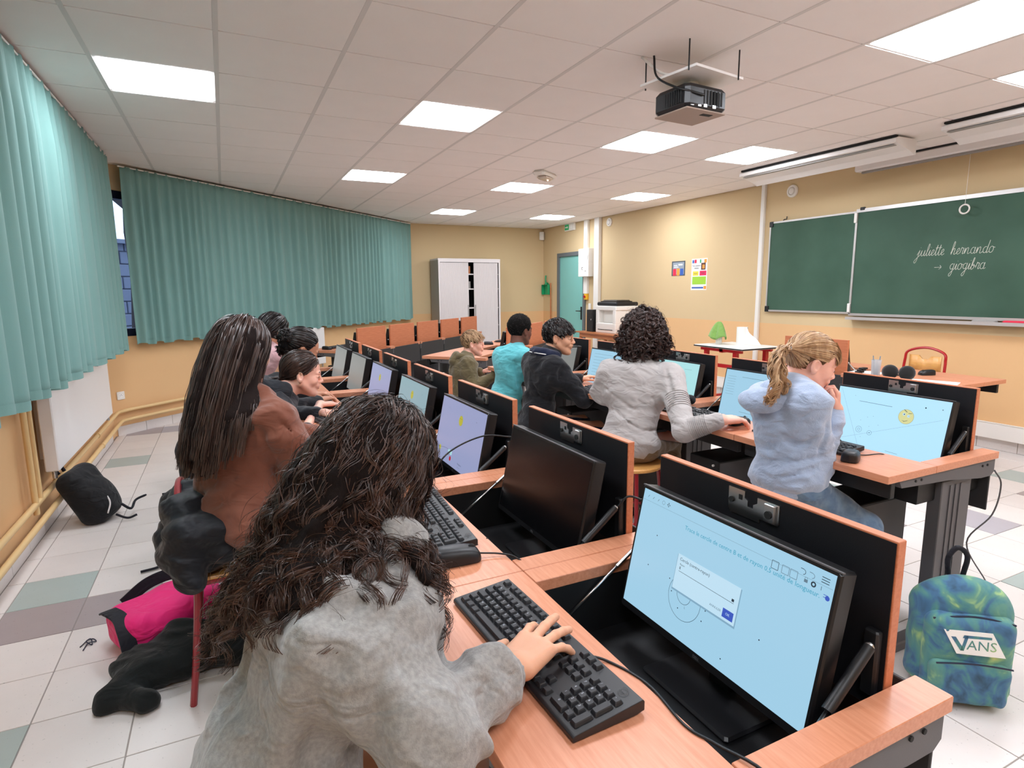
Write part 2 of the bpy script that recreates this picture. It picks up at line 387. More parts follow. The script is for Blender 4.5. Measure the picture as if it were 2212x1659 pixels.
# skirting tiles along the walls
def skirting(name, origin, ang, length, start=0., step=TP, skip=()):
    root = bpy.data.objects.new('baseboard_'+name, None); COL.objects.link(root); root.location = (origin[0], origin[1], 0); root.rotation_euler = (0, 0, ang); struct(root)
    x = start; me = MB().rbox(-step/2+.002, step/2-.002, -.011, -.0005, 0, .095, .001).mesh('tile'); me.materials.append(MATS['tile_white'])
    while x+step <= length+.01:
        if not any(a < x+step/2 < b for a, b in skip):
            o = bpy.data.objects.new('tile', me); COL.objects.link(o); o.parent = root; o.location = (x+step/2, 0, 0)
        x += step
skirting('left', (LX, FY), PI/2, CORN[1]-FY, .22)
skirting('corner', CORN, AANG, AL, .02)
skirting('back', CORN2, 0, RX-CORN2[0], .05)
skirting('right', (RX, BY), -PI/2, BY-FY, .1, skip=[(BY-10.2, BY-9.1)])
# window recess building outside seen through the gap in the curtains
def stone():
    m = mat('stone_wall', (120, 128, 150), rough=.9, bump=.4, bscale=20); nt = m.node_tree; N = nt.nodes; L = nt.links
    return m
stone()
n_out = np.array([-AD[1], AD[0]])
bo = CORN+AD*.6+n_out*6.0
bld = thing('stone_building', 'blue-grey stone building seen outside through the window gap', 'building', (bo[0], bo[1], 0), AANG)
MB().box(-5, 9, 0, 3, -1, 2.4).build('wall', 'stone_wall', bld)
rr = random.Random(5); sb = [MB() for _ in range(1)]
mb = MB(); x = -4.
z = -1.
while z < 2.3:
    x = 1+rr.random()*.3
    while x < 6.5:
        w = .35+rr.random()*.3; mb.rbox(x+.01, x+w-.01, -.05, 0, z+.01, z+.24, .012); x += w
    z += .25
st = mb.build('stones', 'stone_wall', bld); st['kind'] = 'stuff'
MB().box(-5.2, 9.2, -.2, 3.2, 2.4, 2.48).build('coping', 'stone_wall', bld)
# bare tree outside the glass
tr_ = MB(); ro = random.Random(11); tb = CORN+AD*2.75+n_out*3.4
def branch(p, d, l, r, k):
    q_ = p+d*l; tr_.tube([p, (p+q_)/2+np.array([ro.uniform(-.04, .04)*l for _ in range(3)]), q_], [r, r*.85, r*.6], 5)
    if k:
        for _ in range(3 if k > 1 else 2):
            dd = d+np.array([ro.uniform(-.8, .8), ro.uniform(-.8, .8), ro.uniform(-.2, .7)]); dd /= np.linalg.norm(dd); branch(q_, dd, l*.68, r*.6, k-1)
branch(np.array([tb[0], tb[1], -.2]), np.array([0.05, 0, 1.]), 1.9, .04, 5)
mat('bark', (70, 66, 70), rough=.9)
tag(tr_.build('bare_tree', 'bark'), 'leafless tree with fine twigs outside the gap between curtains', 'tree')
struct(MB().box(-14, 12, -6, 22, -1.2, -1.05).build('ground_outside', 'stone_wall'))
# curtains
def curtain(name, label, p0, p1, z0, z1, amp, nf, seed, phase=0., scall=0.):
    p0, p1 = np.asarray(p0, float), np.asarray(p1, float); d = p1-p0; Ln = np.linalg.norm(d); d /= Ln; n = np.array([-d[1], d[0]])
    nx, nz = int(Ln/.012), 26; r = np.random.default_rng(seed)
    u = np.linspace(0, Ln, nx)
    dens = np.interp(u, np.linspace(0, Ln, 26), r.uniform(.55, 1.5, 26)); ph = np.cumsum(dens)*(Ln/nx)*nf*2*PI/Ln+phase
    a1 = np.interp(u, np.linspace(0, Ln, 34), r.uniform(.35, 1.25, 34)); sh = np.interp(u, np.linspace(0, Ln, 90), r.uniform(-1, 1, 90))
    V = []
    for k in range(nz):
        t = k/(nz-1); z = z0+(z1-z0)*t
        top = np.clip((z1-z)/.35, 0, 1)
        w = (np.sin(ph+.25*np.sin(3*t+u*2)))*a1
        w = np.sign(w)*np.abs(w)**.8
        fine = np.sin(ph*2.3+sh*2)*(.25+.3*(1-top))
        off = amp*(.30+.70*top)*w+amp*.35*fine*(.4+.6*(1-top))+.006*sh*(1-top)
        zz = np.full(nx, z)
        if k == 0: zz = z+.012*np.sin(ph*.5)+.006*sh+scall*np.abs(np.sin(ph*.5))
        if k == nz-1: zz = z+.004*np.sin(ph*2)
        V.append(np.stack([p0[0]+d[0]*u+n[0]*off, p0[1]+d[1]*u+n[1]*off, zz], 1))
    V = np.concatenate(V); F = [(k*nx+i, k*nx+i+1, (k+1)*nx+i+1, (k+1)*nx+i) for k in range(nz-1) for i in range(nx-1)]
    t = thing(name, label, 'curtain', (p0[0], p0[1], 0)); o = MB().add(V-np.array([p0[0], p0[1], 0]), F).build('cloth', 'curtain_cloth', t, smooth=True)
    md = o.modifiers.new('s', 'SOLIDIFY'); md.thickness = .0015
    hem = MB(); hem.add(np.concatenate([V[nx*0:nx]+np.array([n[0]*-.001, n[1]*-.001, .0]), V[nx*0:nx]+np.array([n[0]*-.0015, n[1]*-.0015, .045])])-np.array([p0[0], p0[1], 0]), [(i, i+1, nx+i+1, nx+i) for i in range(nx-1)])
    hem.build('hem', 'curtain_cloth', t, smooth=True)
    rl = MB(); a, b_ = p0-d*.02, p1+d*.02; q0 = a-p0; q1 = b_-p0
    rl.tube([(q0[0], q0[1], z1-.004), (q1[0], q1[1], z1-.004)], .007, 6); rl.build('curtain_rail', 'cable_white', t)
    return t
curtain('curtain', 'teal curtain hanging along the near wall, largest at the picture edge', (-.86, .2), (-.85, 6.52), .895, 2.612, .030, 30, 3)
CA, CB = CORN+AD*.25+np.array([AD[1], -AD[0]])*.12, CORN+AD*(AL-.12)+np.array([AD[1], -AD[0]])*.12
curtain('curtain', 'teal curtain along the angled wall, ending beside the tambour cabinet', CA, CB, .895, 2.612, .027, 44, 8, scall=.01)
# radiators under the windows
def radiator(label, origin, ang, x0, x1, z0, z1, off=.05, th=.07):
    t = thing('radiator', label, 'radiator', (origin[0], origin[1], 0), ang)
    MB().rbox(x0, x1, -off-th, -off, z0, z1, .006).build('panel', 'white_metal', t)
    b = MB(); x = x0+.02
    while x < x1-.02: b.box(x, x+.02, -off-th-.003, -off-th, z0+.03, z1-.03); x += .033
    b2 = MB(); x = x0+.012
    while x < x1-.02: b2.box(x, x+.006, -off-th+.01, -off-.01, z1, z1+.004); x += .012
    b2.build('grille', 'white_metal', t)
    MB().cyl((x0+.04, -off-.035, z0-.05), (x0+.04, -off-.035, z0+.01), .013).cyl((x1-.04, -off-.035, z0-.05), (x1-.04, -off-.035, z0+.01), .013).build('pipe_connector', 'chrome', t)
    for xb in (x0+.15, x1-.15): MB().box(xb-.015, xb+.015, -off, -.001, z0+.05, z1-.05).build('bracket', 'white_metal', t)
    return t
radiator('white flat radiator under the near teal curtain, beside the heating pipes', (LX, FY), PI/2, 4.18-FY, 6.05-FY, .37, .93)
radiator('white flat radiator low on the angled wall behind the far pupils', CORN, AANG, 1.2, 3.1, .38, .90)
# yellow heating pipes
nA = np.array([AD[1], -AD[0]])
for k, (dx, z, lab) in enumerate(((.05, .255, 'upper'), (.075, .165, 'lower'))):
    pts = [(LX+dx, FY+.05, z), (LX+dx, 2., z), (LX+dx, 6.72-dx*.2, z)]
    c1 = CORN+AD*.16+nA*dx; c2 = CORN+AD*(AL-.2)+nA*dx
    pts += [(LX+dx+.01, 6.78, z), (c1[0]-.02, c1[1]-.02, z), (c1[0]+.02, c1[1]+.02, z), (c2[0], c2[1], z)]
    t = thing('heating_pipe', '%s of the two yellow-painted heating pipes running along the skirting' % lab, 'pipe', (LX, 3, 0), 0, 'yellow heating pipes')
    P_ = np.array(pts)-np.array([LX, 3, 0]); MB().tube(P_, .017, 10).build('pipe', 'pipe_paint', t, smooth=True)
    cl = None
    for y in (1.9, 3.1, 4.4, 5.7):
        MB().tube([(dx+.021*math.cos(a), y-3, z+.021*math.sin(a)) for a in np.linspace(-.6*PI, 1.2*PI, 9)], .003, 5).build('pipe_clip', 'pipe_paint', t)
for dy, lab in ((0, 'nearer'), (.09, 'farther')):
    MB_ = MB().tube([(LX+.05, 3.93+dy, .2+.05*(dy > 0)), (LX+.05, 3.93+dy, 1.0), (LX+.05, 3.93+dy, 2.5)], .015, 10)
    tag(MB_.build('riser_pipe', 'pipe_paint', smooth=40), '%s of two yellow riser pipes coming down from the near curtain' % lab, 'pipe', 'yellow riser pipes')
# wall socket on the angled wall
def wallbox(name, label, cat, x, y, z, ang, w, h, d, m='white_plastic', extra=None, group=None):
    t = thing(name, label, cat, (x, y, z), ang, group); MB().rbox(-w/2, w/2, -d, -.0005, -h/2, h/2, .004).build('cover', m, t)
    if extra: extra(t)
    return t
def sock(t):
    MB().cyl((0, -.0125, 0), (0, -.0095, 0), .021, 20).build('socket_ring', 'paper', t); MB().cyl((-.009, -.0135, 0), (-.009, -.012, 0), .0028, 8).cyl((.009, -.0135, 0), (.009, -.012, 0), .0028, 8).cyl((0, -.016, .012), (0, -.012, .012), .0025, 8).build('socket_hole', 'rubber', t)
so = CORN+AD*.09
wallbox('wall_socket', 'white wall socket above the yellow pipes near the room corner', 'socket', so[0], so[1], .40, AANG, .08, .08, .012, extra=sock)
# ------------------------------------------------------------------ right wall and back wall fittings (local x = -Y, y = +X)
def RW(y, z): return (RX, y, z)
RA = -PI/2
# door
dr = bpy.data.objects.new('door_1', None); COL.objects.link(dr); dr.location = (RX, 10.15, 0); dr.rotation_euler = (0, 0, RA); struct(dr)
b = MB(); b.box(0, .07, -.03, .1, 0, 2.11); b.box(.93, 1.0, -.03, .1, 0, 2.11); b.box(.07, .93, -.03, .1, 2.04, 2.11); b.build('door_frame', 'door_frame', dr)
MB().box(.072, .928, .0, .045, .01, 2.038).build('door_leaf', 'teal_door', dr)
b = MB().rbox(.835, .875, -.014, 0, .86, 1.10, .004); b.tube([(.855, -.01, 1.02), (.855, -.05, 1.02), (.74, -.05, 1.02)], .009, 8); b.build('door_handle', 'handle_black', dr)
MB().box(.02, 1.0, .1, .12, 0, 2.1).build('door_backing', 'door_frame', dr)
def conduit(y, z0, z1, w, d, label):
    t = thing('cable_trunking', label, 'conduit', (RX, y, 0), RA, 'white vertical trunking'); MB().rbox(-w/2, w/2, -d, -.001, z0, z1, .003).build('body', 'white_plastic', t); MB().box(-w/2+.006, w/2-.006, -d-.002, -d, z0, z1).build('cover', 'white_plastic', t); return t
conduit(9.11, 1.34, CH, .12, .05, 'white vertical trunking above the white wall boxes by the door')
conduit(8.75, .12, CH, .15, .06, 'wide white vertical trunking between the door and the printer')
conduit(5.25, .12, CH, .055, .035, 'narrow white vertical trunking left of the chalkboard')
t = thing('dado_trunking', 'long white horizontal trunking low on the chalkboard wall', 'conduit', (RX, BY, 0), RA)
MB().rbox(BY-8.6, BY-FY, -.055, -.001, .10, .235, .004).build('body', 'white_plastic', t); MB().box(BY-8.6, BY-FY, -.058, -.055, .235, .243).build('lip', 'white_plastic', t)
def drawbox(t):
    MB().box(-.11, .11, -.112, -.11, -.004, .004).build('seam', 'cabinet_grey', t)
for z, lab in ((2.01, 'upper'), (1.765, 'lower')):
    w = wallbox('wall_box', '%s of the two white wall-mounted boxes beside the door' % lab, 'box', RX, 9.05, z, RA, .33, .245, .13, group='white wall boxes')
    if z < 2:
        MB().tube([(-.03+.022*math.cos(a), -.132, .02+.022*math.sin(a)) for a in np.linspace(.6, 5.6, 12)], .003, 5).build('latch_ring', 'handle_black', w); MB().box(.05, .09, -.133, -.13, -.03, -.022).build('latch', 'handle_black', w)
    else: MB().tube([(.13, -.131, -.09), (.15, -.134, -.05), (.15, -.134, 0)], .003, 5).build('latch', 'cabinet_grey', w)
mat('yellow_plastic', (235, 180, 40), rough=.45); mat('green_plastic', (28, 152, 98), rough=.45); mat('green_sign', (30, 120, 70), emit=.4, ecol=(40, 150, 90))
e = wallbox('emergency_stop', 'yellow box with red emergency button right of the door', 'switch', RX, 9.1, 1.285, RA, .085, .11, .05, 'yellow_plastic')
MB().lathe([(0, .03), (.02, .028), (.024, .012), (.012, .008), (.012, 0)], 16, (0, -.05, 0), frame_from((1, 0, 0), (0, 0, 1))).build('button', 'red_metal', e, smooth=40)
wallbox('light_switch', 'small white light switch below the yellow emergency box', 'switch', RX, 9.01, 1.10, RA, .08, .13, .015, extra=lambda t: MB().rbox(-.02, .02, -.019, -.013, -.03, .03, .002).build('rocker', 'white_plastic', t))
for i, (y, z) in enumerate(((8.95, .66), (8.87, .66), (8.45, .66))):
    wallbox('wall_socket', ['white wall socket low beside the door, left of the pair', 'white wall socket low beside the door, right of the pair', 'white wall socket right of the wide trunking'][i], 'socket', RX, y, z, RA, .08, .08, .012, extra=sock)
def speaker(label, y, z, r):
    t = thing('wall_speaker', label, 'speaker', (RX, y, z), RA, 'round white wall units'); F = frame_from((1, 0, 0), (0, 0, 1))
    MB().lathe([(r, 0), (r, .018), (r*.9, .026), (r*.66, .026), (r*.62, .02)], 28, (0, 0, 0), F).build('ring', 'white_plastic', t, smooth=40)
    MB().lathe([(0, .034), (r*.45, .032), (r*.58, .022), (r*.6, .015)], 28, (0, 0, 0), F).build('dome', 'white_plastic', t, smooth=40); return t
speaker('round white wall speaker above the left chalkboard wing', 4.86, 2.50, .07)
speaker('round white wall speaker high beside the wide trunking', 8.44, 2.53, .07)
t = thing('exit_sign', 'green and white emergency exit sign above the door', 'sign', (RX, 9.68, 2.57), RA)
MB().rbox(-.17, .17, -.045, -.001, -.065, .065, .006).build('housing', 'white_plastic', t)
MB().box(-.155, -.01, -.047, -.045, -.05, .05).build('pictogram_panel', 'green_sign', t)
a = MB(); a.box(-.14, -.07, -.0485, -.047, -.008, .008); a.add([(-.07, -.0485, .025), (-.07, -.0485, -.025), (-.035, -.0485, 0)], [(0, 1, 2)]); a.build('arrow', 'paper', t)
MB().box(.05, .10, -.049, -.045, -.03, .04).build('lamp_window', 'paper', t)
t = thing('motion_sensor', 'white sensor box high in the far corner of the room', 'sensor', (RX-.06, BY-.05, 2.49), -PI/4)
MB().rbox(-.045, .045, -.05, .03, -.08, .08, .01).build('housing', 'white_plastic', t); MB().lathe([(0, .02), (.02, .015), (.03, 0)], 16, (0, -.05, .01), frame_from((1, 0, 0), (0, 0, 1))).build('lens', 'paper', t, smooth=True)
# dustpan and broom
t = thing('dustpan', 'green plastic dustpan hanging near the far corner', 'dustpan', (RX, 10.58, 1.32), RA)
D = MB(); D.prism([(-.12, 0), (.13, 0), (.11, .2), (.05, .235), (-.05, .235), (-.13, .18)], -.05, -.04, frame_from((1, 0, 0), (0, 0, 1)), None)
b = MB(); b.add([(-.12, -.02, 0), (.13, -.02, 0), (.12, -.02, .19), (.05, -.02, .24), (-.05, -.02, .24), (-.13, -.02, .19)], [(0, 1, 2, 3, 4, 5)])
b.box(-.125, -.117, -.07, -.02, .0, .19); b.box(.117, .125, -.07, -.02, .0, .19); b.box(-.125, .125, -.07, -.02, .19, .2); b.build('pan', 'green_plastic', t)
MB().tube([(0, -.035, .2), (-.01, -.04, .30), (-.02, -.03, .38)], [.02, .013, .017], 8).build('handle', 'green_plastic', t, smooth=40)
t = thing('broom', 'wooden-handled broom leaning beside the door', 'broom', (RX-.04, 10.38, 0), RA); MB().cyl((0, 0, .1), (0, 0, 1.55), .012, 10).build('handle', 'old_wood', t, smooth=40)
MB().rbox(-.15, .15, -.02, .02, .06, .11, .004).build('head', 'old_wood', t)
b = MB()
for i in range(24): b.box(-.145+i*.0122, -.139+i*.0122, -.018, .018, .0, .06)
b.build('bristles', 'green_plastic', t)['kind'] = 'stuff'
# posters (flat prints)
for nm, c in (('p_red', (214, 40, 70)), ('p_orange', (240, 150, 60)), ('p_blue', (50, 90, 170)), ('p_yellow', (236, 208, 70)), ('p_green', (152, 200, 60)), ('p_pink', (214, 40, 90)), ('p_grey', (140, 150, 160)), ('p_dark', (70, 80, 88)), ('p_brown', (90, 60, 50)), ('p_teal', (60, 160, 110))): mat(nm, c, rough=.7)
def poster(label, y, z, w, h, items, texts):
    t = thing('poster', label, 'poster', (RX, y, z), RA); MB().box(-w/2, w/2, -.0022, -.001, -h/2, h/2).build('sheet', 'paper', t)
    for j, (m, x0, x1, z0, z1) in enumerate(items): MB().box(x0*w-w/2, x1*w-w/2, -.0026-.0001*j, -.0022, z0*h-h/2, z1*h-h/2).build('print', m, t)
    tb = MB()
    for s_, x, zz, sz in texts: text_into(tb, s_, sz, frame_from((1, 0, 0), (0, 0, 1)), (x*w-w/2, -.0042, zz*h-h/2), extrude=.0001)
    if texts: tb.build('lettering', 'ink', t)
    return t
poster('tall poster with yellow, red and green blocks on the yellow wall', 6.30, 1.605, .30, .43, [('p_blue', .04, .16, .86, .96), ('p_red', .18, .32, .86, .97), ('p_teal', .52, .62, .86, .97), ('p_orange', .80, .96, .86, .97), ('p_brown', .62, .90, .64, .86), ('p_orange', .70, .84, .68, .80), ('p_yellow', .10, .46, .46, .60), ('p_pink', .54, .96, .46, .61), ('p_green', .08, .95, .18, .43), ('p_blue', .06, .8, .05, .10), ('p_orange', .82, .98, .03, .13)], [('Nos ateliers', .33, .78, .035), ('debats', .33, .70, .035), ('lundi', .75, .54, .03), ('mardi', .28, .53, .03)])
poster('small square poster with red, orange and blue figures', 6.72, 1.70, .28, .21, [('p_dark', .0, 1., .0, 1.), ('p_grey', .08, .92, .10, .92), ('p_red', .10, .34, .02, .48), ('p_orange', .38, .60, .02, .50), ('p_blue', .64, .88, .04, .48), ('paper', .16, .5, .56, .62), ('paper', .16, .42, .68, .74), ('paper', .5, .8, .7, .8)], [])
# chalkboard: left wing and main board
def chalk_mat():
    m = mat('chalk_green', (52, 82, 66), rough=.62, spec=.35, col2=(62, 92, 76), nscale=2.2); return m
chalk_mat(); mat('chalk', (205, 210, 200), rough=1.); mat('chalk_haze', (84, 112, 98), rough=.9); mat('alu', (212, 208, 206), rough=.35, metal=.6)
t = thing('chalkboard', 'large green chalkboard with chalk handwriting and grey tray', 'chalkboard', (RX, 5.10, 0), RA)
zb, zt = 1.15, 2.16; xw = 1.05; xe = 4.2
MB().box(0, xw, -.035, -.02, zb, zt).build('wing_panel', 'chalk_green', t)
MB().box(xw+.03, xe, -.045, -.02, zb-.01, zt).build('main_panel', 'chalk_green', t)
b = MB(); b.box(-.015, xw, -.042, -.018, zb-.02, zb); b.box(-.015, xw, -.042, -.018, zt, zt+.018); b.box(-.018, 0, -.042, -.018, zb-.02, zt+.018); b.box(xw, xw+.012, -.042, -.018, zb, zt); b.build('wing_frame', 'alu', t)
b = MB(); b.box(xw+.012, xe, -.055, -.018, zt, zt+.035); b.box(xw+.014, xw+.03, -.055, -.018, zb-.02, zt); b.box(xw+.012, xe, -.055, -.018, zb-.035, zb-.01); b.build('main_frame', 'alu', t)
b = MB(); b.rbox(xw-.0, xw+.03, -.07, -.05, zt-.10, zt+.0, .003); b.rbox(xw-.0, xw+.03, -.07, -.05, zb, zb+.09, .003); b.build('hinge', 'white_plastic', t)
b = MB(); b.rbox(-.02, .03, -.05, -.015, zt-.04, zt+.022, .004); b.rbox(-.022, .03, -.05, -.015, zb-.024, zb+.045, .004); b.build('corner_cap', 'plastic_black', t)
MB().rbox(xw+.05, xw+.10, -.06, -.04, zt+.02, zt+.05, .004).build('hook', 'plastic_black', t)
MB().tube([(.16, -.03, zt+.025), (.19, -.05, zt+.03), (.22, -.05, zt+.03), (.22, -.05, zt+.06)], .006, 6).build('hook', 'plastic_black', t)
b = MB(); b.box(xw+.02, xe, -.11, -.02, zb-.075, zb-.065); b.box(xw+.02, xe, -.115, -.108, zb-.075, zb-.045); b.build('chalk_tray', 'alu', t)
# chalk handwriting: joined-up strokes on a unit grid (x advance, y up; x-height 1)
def arc(cx_, cy_, rx, ry, a0, a1, n=10): return [(cx_+rx*math.cos(math.radians(a0+(a1-a0)*i/(n-1))), cy_+ry*math.sin(math.radians(a0+(a1-a0)*i/(n-1)))) for i in range(n)]
GL = {
 'j': (.55, [[(0, .2), (.25, .9), (.3, 1.), (.22, 0), (.1, -.9), (-.1, -1.2), (-.25, -.9), (.1, -.3), (.55, .2)], [(.32, 1.45), (.34, 1.5)]]),
 'u': (.9, [[(0, .2), (.15, 1), (.12, .3), (.25, 0), (.5, .2), (.65, 1.), (.62, .2), (.72, 0), (.9, .2)]]),
 'l': (.45, [[(0, .2), (.3, 1.3), (.28, 2.), (.15, 1.9), (.1, 1.), (.15, .1), (.28, 0), (.45, .2)]]),
 'i': (.4, [[(0, .2), (.15, 1.), (.14, .2), (.24, 0), (.4, .2)], [(.2, 1.4), (.22, 1.46)]]),
 'e': (.6, [[(0, .2), (.3, .5), (.4, .85), (.25, 1.), (.08, .7), (.1, .2), (.3, 0), (.6, .25)]]),
 't': (.5, [[(0, .2), (.2, 1.1), (.22, 1.8), (.14, .9), (.18, .1), (.3, 0), (.5, .2)], [(-.02, 1.25), (.45, 1.3)]]),
 'h': (.85, [[(0, .2), (.3, 1.4), (.28, 2.1), (.14, 1.9), (.1, 0), (.25, .8), (.45, 1.), (.55, .8), (.52, .1), (.65, 0), (.85, .2)]]),
 'r': (.6, [[(0, .2), (.1, 1.1), (.2, .95), (.42, .95), (.36, .2), (.45, 0), (.6, .2)]]),
 'n': (.95, [[(0, .3), (.1, 1.), (.1, 0), (.25, .8), (.45, 1.), (.55, .8), (.55, .1), (.7, 0), (.95, .2)]]),
 'm': (1.3, [[(0, .3), (.1, 1.), (.1, 0), (.22, .8), (.38, 1.), (.45, .7), (.45, 0), (.58, .8), (.74, 1.), (.84, .7), (.84, .1), (1., 0), (1.3, .2)]]),
 'a': (.85, [arc(.32, .5, .28, .5, 70, 400, 14)+[(.6, 1.), (.56, .2), (.68, 0), (.85, .2)]]),
 'd': (.85, [arc(.3, .5, .28, .5, 60, 380, 14)+[(.62, 1.3), (.66, 2.), (.58, .2), (.68, 0), (.85, .2)]]),
 'o': (.8, [arc(.32, .5, .28, .5, 80, 440, 14)+[(.6, .85), (.8, .8)]]),
 'g': (.8, [arc(.3, .55, .27, .45, 60, 380, 14)+[(.58, 1.), (.5, -.6), (.3, -1.1), (.12, -.8), (.4, -.3), (.8, .2)]]),
 'b': (.75, [[(0, .2), (.25, 1.3), (.24, 1.9), (.12, 1.5), (.1, .1), (.3, 0), (.5, .35), (.4, .8), (.2, .6), (.75, .5)]]),
 ' ': (1.0, []), '>': (1.5, [[(0, .5), (1.1, .5)], [(.8, .85), (1.1, .5), (.8, .15)]]),
}
b = MB()
def chalk_write(s_, x, z, sz, slope=0.):
    for ch in s_:
        adv, st_ = GL[ch]
        for k in st_:
            P_ = [(x+(px+py*.18)*sz, -.0462, z+py*sz+(x)*slope) for px, py in k]
            b.tube(smooth_path(P_, max(4, len(P_)*3)) if len(P_) > 2 else P_, .0021, 4)
        x += adv*sz
chalk_write('juliette hernando', 1.69, 1.69, .052); chalk_write('> giogibra', 1.85, 1.555, .052)
b.build('chalk_writing', 'chalk', t)
tag(MB().rbox(-.09, .09, -.03, .03, 0, .03, .008).build('board_wiper', 'cabinet_grey', None, (RX-.08, 2.78, zb-.065), rot=(0, 0, PI/2)), 'grey felt wiper lying on the chalkboard tray', 'eraser')
tag(MB().rbox(-.08, .08, -.03, .03, 0, .035, .008).build('board_wiper', 'p_red', None, (RX-.08, 2.56, zb-.065), rot=(0, 0, PI/2)), 'red wiper lying on the chalkboard tray', 'eraser')
# pull-ring hanging from the screen housing above the board
t = thing('screen_pull_ring', 'white pull ring hanging on a cord in front of the chalkboard', 'ring', (RX-.10, 3.02, 2.07), RA)
MB().tube([(.038*math.cos(a), 0, .038*math.sin(a)) for a in np.linspace(0, 2*PI, 25)], .007, 8, False).build('ring', 'white_plastic', t, smooth=True)
MB().cyl((0, 0, .035), (0, 0, .5), .0018, 5).build('cord', 'cable_white', t)
# strip fixtures and screen housing hanging under the ceiling
def strip(label, x0, x1, y0, y1):
    t = thing('strip_fixture', label, 'light fixture', ((x0+x1)/2, (y0+y1)/2, 0), 0, 'long strip fixtures under the ceiling'); w = (x1-x0)/2; h = (y1-y0)/2
    P_ = [(-w, 2.575), (-w, 2.605), (-w+.03, 2.62), (w-.03, 2.62), (w, 2.605), (w, 2.50), (w-.02, 2.495), (w-.1, 2.53)]
    b = MB(); b.add([(x, -h, z) for x, z in P_]+[(x, h, z) for x, z in P_], [tuple(range(8)), tuple(range(15, 7, -1))]+[(i, 8+i, 8+(i+1) % 8, (i+1) % 8) for i in range(8)])
    b.build('housing', 'white_metal', t)
    MB().box(-w+.01, -w+.04, -h+.01, h-.01, 2.621, 2.634).build('top_gap', 'rubber', t)
    MB().box(-w+.02, w-.11, -h+.03, h-.03, 2.558, 2.562).build('reflector', 'cabinet_grey', t)
    b = MB(); b.cyl((0, -h*.7, 2.6), (0, -h*.7, CH), .006); b.cyl((0, h*.7, 2.6), (0, h*.7, CH), .006); b.build('hanger', 'chrome', t); return t
strip('long white strip fixture near the projector, left of the two', 5.02, 5.30, 3.15, 4.78)
strip('long white strip fixture at the right picture edge', 5.0, 5.28, 1.3, 2.80)
t = thing('projection_screen_case', 'long white rolled screen case above the chalkboard', 'screen case', (5.83, 4.02, 0), RA)
b = MB(); b.rbox(0, 2.6, -.05, .05, 2.545, 2.62, .01); b.build('case', 'white_metal', t); MB().rbox(.05, 2.55, -.012, .02, 2.525, 2.545, .004).build('bottom_bar', 'cabinet_grey', t); MB().box(0, 2.6, -.052, -.03, 2.62, 2.636).build('top_gap', 'rubber', t)
# projector on a ceiling plate
t = thing('projector', 'black projector hanging from a white ceiling plate on four rods', 'projector', (2.36, 2.62, 0), math.radians(0))
zp = 2.50
MB().box(-.19, .19, -.19, .19, zp, zp+.012).build('plate', 'white_metal', t, rot=(0, 0, math.radians(8)))
b = MB()
for sx in (-1, 1):
    for sy in (-1, 1): b.cyl((sx*.17, sy*.17, zp-.01), (sx*.17, sy*.17, CH), .004, 6)
b.build('rod', 'handle_black', t)
b = MB(); b.rbox(-.15, .15, -.125, .125, 2.335, 2.455, .02); b.build('body', 'plastic_black', t, smooth=30, rot=(0, 0, math.radians(4)))
b = MB().rbox(-.145, .145, -.12, .12, 2.328, 2.336, .003); b.build('underside', mat('proj_beige', (160, 140, 128), rough=.6), t, rot=(0, 0, math.radians(4)))
b = MB()
for i in range(12): b.box(-.153, -.149, -.10+i*.017, -.093+i*.017, 2.36, 2.43)
for i in range(10): b.box(-.12+i*.024, -.11+i*.024, -.128, -.124, 2.36, 2.43)
b.build('vent', 'rubber', t)
MB().box(.02, .09, -.08, -.05, 2.3265, 2.329).build('latch', 'rubber', t)
b = MB()
for x in (-.11, -.06, -.02, .04): b.box(x, x+.022, -.1275, -.124, 2.345, 2.36)
b.build('connector', 'chrome', t)
MB().cyl((0, 0, 2.45), (0, 0, zp), .04, 16).build('mount', 'white_metal', t)
tag(MB().tube(smooth_path([(2.17, 2.70, CH), (2.16, 2.66, 2.52), (2.19, 2.55, 2.44), (2.24, 2.49, 2.41), (2.33, 2.485, 2.40)], 26), .006, 6).build('projector_cable', 'cable', smooth=True), 'black cable from the ceiling down to the projector', 'cable')
tag(MB().tube(smooth_path([(2.12, 2.74, CH), (2.2, 2.66, 2.54), (2.32, 2.60, 2.53), (2.42, 2.62, 2.56)], 22), .008, 6).build('projector_cable', 'cable_white', smooth=True), 'white cable looping above the projector plate', 'cable')
# emergency lamp on the ceiling
t = thing('emergency_lamp', 'oval white emergency lamp fixed to the ceiling grid', 'lamp', (3.16, 5.68, CH), math.radians(35))
MB().rbox(-.17, .17, -.07, .07, -.045, -.0, .02).build('base', 'white_plastic', t, smooth=30); MB().rbox(-.10, .11, -.055, .055, -.075, -.044, .02).build('lens', mat('lens', (240, 225, 210), rough=.2, trans=.4), t, smooth=30)
MB().lathe([(0, .012), (.012, 0), (0, -.012)], 10, (.03, -.02, -.076)).build('bulb', mat('bulb', (255, 200, 170), emit=3), t)
